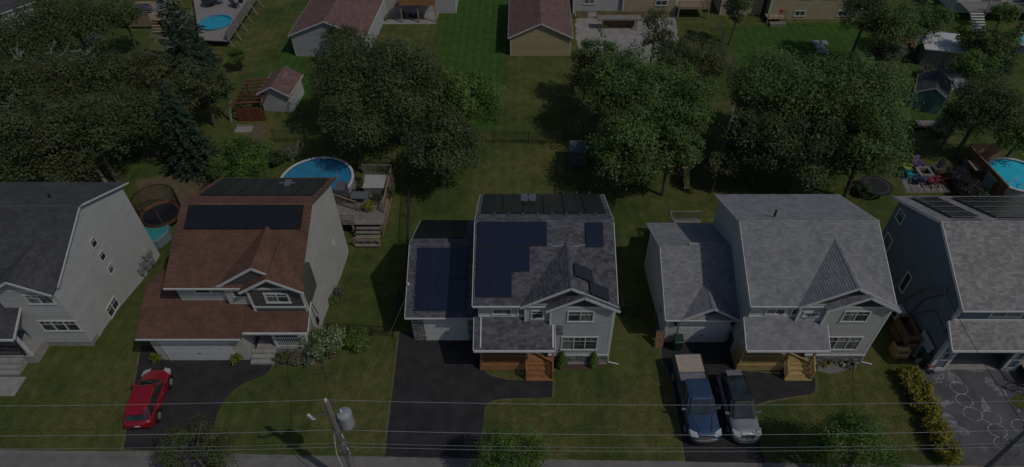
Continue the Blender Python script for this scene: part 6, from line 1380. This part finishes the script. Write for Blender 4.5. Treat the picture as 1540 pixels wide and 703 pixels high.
# ---------------------------------------------------------------- vehicles
def car(name, label, cat, loc, rz, L_, W_, H_, paint, kind='suv', rimcol=(.35, .36, .37), cargo=None):
    """front of the car at local -y. lofted body with its own glasshouse, wheels, lamps, mirrors"""
    t = thing(name, label, cat, loc, None, rz); h = L_ / 2; w = W_ / 2; gc = .2
    if kind == 'pickup': belt, hood = 1.18, 1.12; st = [(-h, .80, .62, .98), (-h + .12, .93, .42, 1.04), (-h + .5, .99, .36, 1.10), (-h + 1.3, 1, .34, 1.16), (-h + 1.5, 1, .34, 1.2), (-h + 3.55, 1, .34, 1.24), (-h + 3.6, 1, .36, 1.28), (h - .15, .99, .38, 1.28), (h, .95, .5, 1.26)]
    elif kind == 'suv': st = [(-h, .74, .5, .76), (-h + .12, .9, .34, .86), (-h + .5, .98, .26, .93), (-h + 1.05, 1, .24, 1.0), (-h + 1.35, 1, .24, 1.03), (0, 1, .24, 1.03), (h - .8, 1, .26, 1.08), (h - .2, .95, .32, 1.08), (h, .84, .45, 1.0)]
    else: st = [(-h, .72, .45, .66), (-h + .12, .9, .3, .76), (-h + .45, .98, .24, .84), (-h + .95, 1, .22, .90), (-h + 1.2, 1, .22, .94), (0, 1, .22, .95), (h - .7, 1, .24, .99), (h - .15, .93, .3, .98), (h, .82, .42, .9)]
    rings = []
    for y, ww, z0, z1 in st:
        a = w * ww; m_ = z0 + (z1 - z0) * .45
        rings.append([V(p) for p in [(-a * .86, y, z0), (-a * .98, y, z0 + .12), (-a, y, m_), (-a * .97, y, z1 - .12), (-a * .86, y, z1 - .015), (-a * .45, y, z1 + .015), (a * .45, y, z1 + .015), (a * .86, y, z1 - .015), (a * .97, y, z1 - .12), (a, y, m_), (a * .98, y, z0 + .12), (a * .86, y, z0)]])
    mb = MB(); mb.loft(rings); body = part(mb, 'body', paint, t, local=True, smooth=True, bevel=0)
    if kind == 'pickup': gy = [(-h + 1.35, -h + 2.05), (-h + 3.62, -h + 3.45)]; zt = H_; z0 = 1.17
    elif kind == 'suv': gy = [(-h + 1.05, -h + 1.85), (h - .12, h - .62)]; zt = H_; z0 = 1.0
    else: gy = [(-h + .95, -h + 1.7), (h - .12, h - .6)]; zt = H_; z0 = .92
    (yb0, yt0), (yb1, yt1) = gy; wb, wt = w * .90, w * .72
    def ring(f, inset=0.0, n=5):
        ya = yb0 + (yt0 - yb0) * f; yb = yb1 + (yt1 - yb1) * f; ww = wb + (wt - wb) * f - inset; z = z0 + (zt - .04 - z0) * f; c_ = .16
        return [V(p) for p in [(-ww + c_, ya + inset, z), (ww - c_, ya + inset, z), (ww, ya + c_ * 1.2 + inset, z), (ww, yb - c_ - inset, z), (ww - c_, yb - inset, z), (-ww + c_, yb - inset, z), (-ww, yb - c_ - inset, z), (-ww, ya + c_ * 1.2 + inset, z)]]
    mb = MB(); mb.loft([ring(0), ring(.5), ring(1)]); gh = part(mb, 'windows', mat('car_glass', (.03, .045, .055), .05, (.015, .02, .024), 2, spec=.8), t, local=True)
    r1 = ring(1); mb = MB(); c0 = sum(r1, V()) / 8
    r2 = [c0 + (p - c0) * 1.03 for p in r1]; r3 = [c0 + (p - c0) * .94 + V((0, 0, .045)) for p in r1]; r4 = [c0 + (p - c0) * .6 + V((0, 0, .06)) for p in r1]
    mb.loft([[p - V((0, 0, .02)) for p in r2], r2, r3, r4]); rf = part(mb, 'roof', paint if kind != 'suv' else plastic('gloss_black_roof', (.02, .02, .022), .15), t, local=True, smooth=False)
    r0 = ring(0, -.012); r1b = ring(1, -.012)
    mb = MB()
    for i in (0, 1, 2, 3, 4, 5, 6, 7): mb.bar(r0[i], r1b[i], .055, .03)
    for sx in (-1, 1):
        for f in ((.42,) if kind == 'pickup' else (.36, .68)):
            a = V((sx * (wb + .012), yb0 + (yb1 - yb0) * f, z0)); b = V((sx * (wt + .012), yt0 + (yt1 - yt0) * f, zt - .04)); mb.bar(a, b, .06, .03)
    part(mb, 'pillars', blackm if kind == 'suv' else paint, gh, local=True)
    if kind == 'suv':
        mb = MB(); mb.box(-wt * .86, wt * .86, yt0 + .12, yt1 - .18, zt + .0, zt + .032); part(mb, 'sunroof', mat('car_glass', (.03, .045, .055)), rf, local=True)
        for sx in (-1, 1): mb = MB(); mb.tube([(sx * wt * .93, yt0 + .25, zt + .02), (sx * wt * .93, yt0 + .35, zt + .07), (sx * wt * .93, yt1 - .35, zt + .07), (sx * wt * .93, yt1 - .2, zt + .02)], .018, 6); part(mb, 'roof_rail', blackm, rf, local=True)
    wr = .38 if kind == 'pickup' else .335; rm = plastic('alloy', rimcol, .3)
    for sx in (-1, 1):
        for y in (-h + (.95 if kind == 'pickup' else .82), h - (1.15 if kind == 'pickup' else .85)):
            def cyl(r0_, r1_, x0_, x1_, n=22):
                q = MB(); q.loft([[V((x, y + r * math.cos(6.2832 * k / n), wr + r * math.sin(6.2832 * k / n))) for k in range(n)] for r, x in ((r0_, x0_), (r1_, (x0_ + x1_) / 2), (r0_, x1_))]); return q
            xo = sx * (w - .0); xi = sx * (w - .22)
            q = MB(); n = 22
            q.loft([[V((xo + sx * .0 - sx * .225, y + (wr + .08) * math.cos(3.1416 * k / 11), wr + (wr + .08) * math.sin(3.1416 * k / 11))) for k in range(22)], [V((xo + sx * .012, y + (wr + .08) * math.cos(3.1416 * k / 11), wr + (wr + .08) * math.sin(3.1416 * k / 11))) for k in range(22)]]); part(q, 'wheel_arch', blackm, body, local=True)
            wh = part(cyl(wr * .96, wr, xi, xo + sx * .03), 'wheel', rubber, t, local=True); part(cyl(wr * .62, wr * .64, xi, xo + sx * .042), 'rim', rm, wh, local=True)
            q = MB()
            for k in range(5): a = 6.2832 * k / 5; q.bar((xo + sx * .05, y, wr), (xo + sx * .05, y + wr * .58 * math.cos(a), wr + wr * .58 * math.sin(a)), .05, .02, up=(1, 0, 0))
            part(q, 'spokes', steel, wh, local=True)
    lamp = mat('lamp_lens', (.55, .56, .58), .1, (.4, .41, .43), 12); zl = st[2][3] - .13
    for sx in (-1, 1):
        mb = MB(); y0 = -h + .03; mb.loft([[V((sx * w * .5, y0 + .03, zl - .09)), V((sx * w * .93, y0 + .1, zl - .07)), V((sx * w * .93, y0 + .1, zl + .06)), V((sx * w * .5, y0 - .04, zl + .06))], [V((sx * w * .5, y0 + .16, zl - .05)), V((sx * w * 1.01, y0 + .5, zl - .03)), V((sx * w * .97, y0 + .5, zl + .135)), V((sx * w * .55, y0 + .24, zl + .15))]]); part(mb, 'headlight', lamp, t, local=True)
        mb = MB(); mb.box(sx * w * .72 - .1, sx * w * .72 + .1, h - .06, h + .012, zl - .05, zl + .2); part(mb, 'taillight', plastic('tail_red', (.3, .01, .01), .2), t, local=True)
        mb = MB(); my = yb0 + .35; mb.loft([[V((sx * (w * .92), my, z0 + .02)), V((sx * (w * .92), my + .1, z0 + .02)), V((sx * (w * .92), my + .1, z0 + .1)), V((sx * (w * .92), my, z0 + .1))], [V((sx * (w + .2), my - .02, z0 + .02)), V((sx * (w + .2), my + .12, z0 + .02)), V((sx * (w + .2), my + .12, z0 + .2)), V((sx * (w + .2), my - .02, z0 + .2))]]); part(mb, 'mirror', steel if kind == 'pickup' else paint, t, local=True, bevel=.02)
    mb = MB(); mb.box(-w * .48, w * .48, -h - .012, -h + .1, zl - .14, zl + .07); gr = part(mb, 'grille', blackm, t, local=True, bevel=.02)
    mb = MB()
    for k in range(3): mb.box(-w * .46, w * .46, -h - .02, -h - .005, zl - .11 + k * .07, zl - .09 + k * .07)
    part(mb, 'grille_bar', steel, gr, local=True)
    zb_ = st[0][2] + .1
    for nm_, zz, dd, mm in (('bumper', zb_, .10, steel if kind == 'pickup' else paint), ('lower_lip', zb_ - .2, .13, steel if kind == 'suv' else blackm)):
        mb = MB(); P4 = [V((-w * .99, -h + .38, zz)), V((-w * .86, -h + .06, zz)), V((-w * .5, -h - dd, zz)), V((0, -h - dd - .04, zz)), V((w * .5, -h - dd, zz)), V((w * .86, -h + .06, zz)), V((w * .99, -h + .38, zz))]
        mb.loft([[p + V((0, 0, -.07)), p + V((0, .12, -.07)), p + V((0, .12, .06)), p + V((0, 0, .05))] for p in P4]); part(mb, nm_, mm, t, local=True)
    mb = MB(); mb.box(-.16, .16, -h - .045, -h - .02, .5, .62) if False else mb.box(-.16, .16, h - .01, h + .02, .62, .72); part(mb, 'number_plate', white, t, local=True)
    # shut lines and wipers
    mb = MB(); hz = st[3][3] + .018
    mb.bar((-w * .55, yb0 + .04, z0 + .06), (w * .1, yb0 + .1, z0 + .1), .02, .02); mb.bar((-w * .05, yb0 + .04, z0 + .06), (w * .55, yb0 + .1, z0 + .1), .02, .02); part(mb, 'wiper', blackm, t, local=True)
    if kind == 'pickup':
        y0, y1 = -h + 3.72, h - .12
        mb = MB(); mb.box(-w * .84, w * .84, y0 + .55, y1, 1.285, 1.335); part(mb, 'bed_cover', mat('tan_board', (.42, .35, .28), .8, (.36, .30, .24), 2), t, local=True, bevel=.01, label='flat tan board over the truck bed')
        mb = MB(); mb.box(-w * .84, w * .84, y0, y0 + .5, 1.0, 1.3); part(mb, 'tool_box', mat('grey_lilac_paint', (.22, .21, .23), .4), t, local=True, bevel=.02)
        for sx in (-1, 1): mb = MB(); mb.box(sx * w * .9 - .05, sx * w * .9 + .05, y0, y1 + .02, 1.24, 1.34); part(mb, 'bed_rail', blackm, t, local=True)
        mb = MB(); 
        for sx in (-.5, 0, .5): mb.box(sx * w - .01, sx * w + .01, yt0 + .15, yt1 - .1, zt + .02, zt + .035)
        part(mb, 'roof_ribs', paint, rf, local=True)
        for sx in (-1, 1): mb = MB(); mb.bar((sx * w * .35, -h + .3, 1.13), (sx * w * .6, -h + 1.25, 1.185), .05, .025); part(mb, 'hood_crease', paint, t, local=True)
    else:
        for sx in (-1, 1): mb = MB(); mb.bar((sx * w * .42, -h + .3, st[2][3] - .03), (sx * w * .6, yb0 + .05, st[3][3] + .012), .035, .014); part(mb, 'hood_crease', paint, t, local=True)
        mb = MB(); mb.bar((0, h - .3, zt - .03), (0, h - .7, zt + .02), wt * 1.5, .03); part(mb, 'spoiler', paint, rf, local=True)
    for sx in (-1, 1):
        for y in (yb0 + .9, yb0 + 1.8): mb = MB(); mb.box(sx * w - .015, sx * w + .02, y, y + .2, st[4][3] - .2, st[4][3] - .16); part(mb, 'door_handle', steel, t, local=True)
    return t
pb_ = mat('metallic_blue_paint', (.05, .09, .17), .28, (.042, .078, .15), 1, metal=.35, coat=.6)
ps = mat('silver_grey_paint', (.33, .34, .355), .28, (.30, .31, .325), 1, metal=.4, coat=.5)
pr = mat('red_paint', (.30, .008, .018), .22, (.26, .006, .014), 1, coat=.7)
P1 = at(1059, 663); P0 = at(1036, 553)
car('pickup_truck', 'metallic blue pickup truck with a tan board over its bed, beside the crossover', 'pickup truck', (P1.x - .2, P1.y + 2.5, .016), R(2), 5.7, 1.93, 1.88, pb_, 'pickup')
P2 = at(1119, 664)
car('crossover_car', 'silver and black crossover parked between the blue pickup and the lawn', 'car', (P2.x - .05, P2.y + 2.02, .016), R(2), 4.4, 1.74, 1.62, ps, 'suv')
car('hatchback_car', 'bright red hatchback parked on the left driveway with its nose to the garage', 'car', (-23.2, 21.55, .016), R(180 + 5), 4.05, 1.74, 1.5, pr, 'hatch')
# ---------------------------------------------------------------- bins, bicycle, cabinets
def wheelie_bin(px, py, col, nm, label, rz=0, s=1.0, z=0.016):
    c = at(px, py); t = thing('wheelie_bin', label, 'bin', (c.x, c.y, z), None, rz); m = plastic(nm, col)
    mb = MB(); mb.loft([[V((x * a * s, y * b * s, zz * s)) for x, y in ((-1, -1), (1, -1), (1, 1), (-1, 1))] for a, b, zz in ((.22, .25, .06), (.29, .33, .95), (.32, .36, .97), (.32, .36, 1.02))]); part(mb, 'body', m, t, local=True, bevel=.02)
    mb = MB(); mb.loft([[V((x * a * s, y * b * s, zz * s)) for x, y in ((-1, -1), (1, -1), (1, 1), (-1, 1))] for a, b, zz in ((.33, .38, 1.03), (.33, .38, 1.07), (.26, .3, 1.12))]); part(mb, 'lid', m, t, local=True, bevel=.02)
    for sx in (-1, 1):
        mb = MB(); mb.loft([[V((sx * (.24 + dx) * s, (.28 + .1 * math.cos(k * .5236)) * s, (.11 + .1 * math.sin(k * .5236)) * s)) for k in range(12)] for dx in (0, .06)]); part(mb, 'wheel', rubber, t, local=True)
    mb = MB(); mb.tube([(-.22 * s, .38 * s, .98 * s), (.22 * s, .38 * s, .98 * s)], .02, 6); part(mb, 'handle', m, t, local=True)
wheelie_bin(1017, 524, (.015, .055, .03), 'bin_green', 'green wheelie bin at the left end of the double garage', 0)
wheelie_bin(1100, 520, (.02, .022, .024), 'bin_black', 'black wheelie bin between the double garage and the yellow porch', 0)
wheelie_bin(1384, 545, (.015, .10, .045), 'bin_green', 'green wheelie bin beside the corner of the slate blue house', R(20), 1.1)
c = at(1394, 552); t = thing('wheelbarrow', 'small dusty red cart behind the green bin at the blue house corner', 'cart', (c.x, c.y, .016)); mb = MB(); mb.loft([[V((x * a, y * b, z)) for x, y in ((-1, -1), (1, -1), (1, 1), (-1, 1))] for a, b, z in ((.2, .3, .3), (.32, .42, .6))]); part(mb, 'tray', plastic('dusty_red', (.22, .08, .09)), t, local=True)
mb = MB(); mb.tube([(0, -.5, .2), (0, -.5, .21)], .18, 12); mb.tube([(-.2, -.4, .3), (-.25, .8, .55)], .025, 5); mb.tube([(.2, -.4, .3), (.25, .8, .55)], .025, 5); part(mb, 'frame', blackm, t, local=True)
# open timber cabinets and the AC unit beside the blue house
def cabinet(x, y, w, d, h, label, m, z=0, rz=0):
    t = thing('timber_cabinet', label, 'cabinet', (x, y, z), None, rz)
    for sx in (-1, 1): mb = MB(); mb.box(sx * w / 2 - .04, sx * w / 2 + .04, -d / 2, d / 2, 0, h); part(mb, 'side_panel', m, t, local=True)
    for z_ in (.06, h * .5, h): mb = MB(); mb.box(-w / 2 - .04, w / 2 + .04, -d / 2, -d / 2 + .3 if z_ == h else d / 2, z_ - .03, z_ + .03); part(mb, 'shelf', m, t, local=True)
    mb = MB(); mb.box(-w / 2 + .05, w / 2 - .05, d / 2 - .05, d / 2, .1, h - .05); part(mb, 'backboard', blackm, t, local=True)
    mb = MB(); mb.box(-w / 2 - .04, w / 2 + .04, -d / 2 - .04, -d / 2, h * .35, h * .7); part(mb, 'front_rail', m, t, local=True); return t
cabinet(25.5, 26.2, .8, 1.9, 1.5, 'open yellow-brown timber cabinet against the slate blue side wall', fencewood)
cabinet(24.8, 25.2, .8, .8, .9, 'lower timber crate shelf in front of the open cabinet', pine_w)
t = thing('heat_pump', 'pale heat pump unit on the slate blue side wall above the timber cabinet', 'heat pump', (25.9, 28.2, gz(28.2))); mb = MB(); mb.box(-.3, .25, -.45, .45, .35, 1.15); part(mb, 'casing', offwhite, t, local=True, bevel=.03)
mb = MB(); mb.loft([[V((-.31 - dx, .28 * math.cos(k * .4488), .75 + .28 * math.sin(k * .4488))) for k in range(14)] for dx in (0, .02)]); part(mb, 'fan_grille', blackm, t, local=True); mb = MB(); mb.box(-.3, .25, -.4, -.35, 0, .35); mb.box(-.3, .25, .35, .4, 0, .35); part(mb, 'bracket', steel, t, local=True)
mb = MB(); mb.slab([(25.75, 24.35, .02), (26.1, 24.35, 1.9), (26.1, 25.75, 1.9), (25.75, 25.75, .02)][::-1], .04); single(mb, 'leaning_board', mat('pale_board', (.40, .40, .39), .7), 'pale grey board leaning on the slate blue wall beside the green bin', 'board', (25.9, 25, 0))
c = at(1003, 527); t = thing('wooden_gate', 'reddish brown wooden panel standing by the left corner of the beige grey garage', 'panel', (9.0, 25.9, 0)); 
for k in range(5): mb = MB(); mb.bar((-.25 + k * .12, -.25, .02), (-.15 + k * .12, .3, 1.25), .11, .03); part(mb, 'board', fencewood, t, local=True)
# things inside the open garage
mb = MB(); mb.lathe((29.9, 26.6, .03), [(.9, 0), (1.0, .5), (.8, .95), (.2, 1.1)], 14, sx=1.2); single(mb, 'tarp_bundle', plastic('blue_tarp', (.02, .05, .20), .6), 'blue covered heap at the right side of the open garage', 'tarp', (29.9, 26.6, .03))
mb = MB(); mb.lathe((28.7, 27.2, .03), [(.7, 0), (.8, .5), (.5, 1.0), (.1, 1.1)], 12); single(mb, 'dark_heap', blackm, 'dark covered heap in the middle of the open garage', 'storage', (28.7, 27.2, .03))
t = thing('ride_on_toy', 'small red ride-on toy just inside the open garage', 'toy', (27.75, 24.75, .03)); mb = MB(); mb.loft([[V((x * a, y * b, z)) for x, y in ((-1, -1), (1, -1), (1, 1), (-1, 1))] for a, b, z in ((.2, .35, .1), (.24, .4, .3), (.14, .2, .42))]); part(mb, 'body', plastic('toy_red', (.5, .03, .03)), t, local=True)
mb = MB()
for sx in (-.24, .24):
    for y in (-.25, .25): mb.loft([[V((sx + dx, y + .1 * math.cos(k * .6283), .1 + .1 * math.sin(k * .6283))) for k in range(10)] for dx in (-.03, .03)])
part(mb, 'wheels', rubber, t, local=True)
def bicycle(px, py, rz, label):
    c = at(px, py); t = thing('bicycle', label, 'bicycle', (c.x, c.y, .018), None, rz)
    for y in (-.5, .5):
        mb = MB(); pts = [V((0, y + .33 * math.cos(k * .2618), .34 + .33 * math.sin(k * .2618))) for k in range(25)]; mb.tube(pts, .022, 5); wh = part(mb, 'wheel', rubber, t, local=True)
        mb = MB()
        for k in range(8): a = k * .785; mb.bar((0, y, .34), (0, y + .32 * math.cos(a), .34 + .32 * math.sin(a)), .006)
        part(mb, 'spokes', steel, wh, local=True)
    mb = MB()
    for a, b in (((0, -.5, .34), (0, -.34, .85)), ((0, -.36, .75), (0, .12, .78)), ((0, -.36, .68), (0, .02, .32)), ((0, .15, .85), (0, .02, .32)), ((0, .02, .32), (0, .5, .34)), ((0, .5, .34), (0, .12, .75))): mb.tube([a, b], .02, 6)
    part(mb, 'frame', blackm, t, local=True)
    mb = MB(); mb.tube([(-.25, -.3, .93), (0, -.36, .88), (.25, -.3, .93)], .018, 6); part(mb, 'handlebar', steel, t, local=True)
    mb = MB(); mb.box(-.08, .08, .02, .28, .86, .91); part(mb, 'saddle', blackm, t, local=True, bevel=.03)
bicycle(1531, 592, R(60), 'black bicycle standing on the chalked driveway at the right edge')
mb = MB(); c = at(1543, 606); mb.prism([(c.x + .9 * math.cos(k * .4), c.y + .6 * math.sin(k * .4)) for k in range(16)], .01, .03); structure(mb, 'grass_island', MATS['lawn'])
# ---------------------------------------------------------------- grass blades on the near lawns
def in_poly(x, y, poly):
    inside = np.zeros(len(x), bool); j = len(poly) - 1
    for i in range(len(poly)):
        xi, yi = poly[i]; xj, yj = poly[j]
        c_ = ((yi > y) != (yj > y)) & (x < (xj - xi) * (y - yi) / (yj - yi + 1e-12) + xi); inside ^= c_; j = i
    return inside
def grass(polys, n, name, m, s0=.05, s1=.13, z=0.0):
    C = []
    for pl in polys:
        pl = [tuple(p.xy) if hasattr(p, 'xy') else p for p in pl]; xs = [p[0] for p in pl]; ys = [p[1] for p in pl]
        k = int(n * (max(xs) - min(xs)) * (max(ys) - min(ys))); x = RNG.uniform(min(xs), max(xs), k); y = RNG.uniform(min(ys), max(ys), k); q = in_poly(x, y, pl); C.append(np.stack([x[q], y[q]], 1))
    C = np.concatenate(C); k = len(C); zz = np.array([gz(v) for v in C[:, 1]]) + .014
    cen = np.concatenate([C, zz[:, None]], 1); nr = unit(RNG.normal(size=(k, 3)) * np.array([.6, .6, .4]) + np.array([0, 0, 1.0]))
    o = part(leaves_mesh(name, cen, nr, RNG.uniform(s0, s1, k) * .6, RNG.uniform(0, 1, k), m), name, None, None, kind='stuff')
gm1 = leafmat('grass_blade', (.085, .10, .034), (.16, .14, .06), .8)
A_ = lambda l: [at(*p) for p in l]
grass([A_([(330, 680), (340, 612), (366, 582), (410, 566), (520, 545), (597, 512), (576, 684)]), A_([(0, 590), (205, 560), (180, 672), (0, 668)]),
       A_([(728, 690), (732, 620), (750, 604), (832, 600), (835, 575), (995, 560), (1022, 690)]), A_([(1158, 694), (1140, 640), (1150, 610), (1230, 595), (1260, 570), (1340, 560), (1440, 695)])], 70, 'grass_blades', gm1, .04, .085)
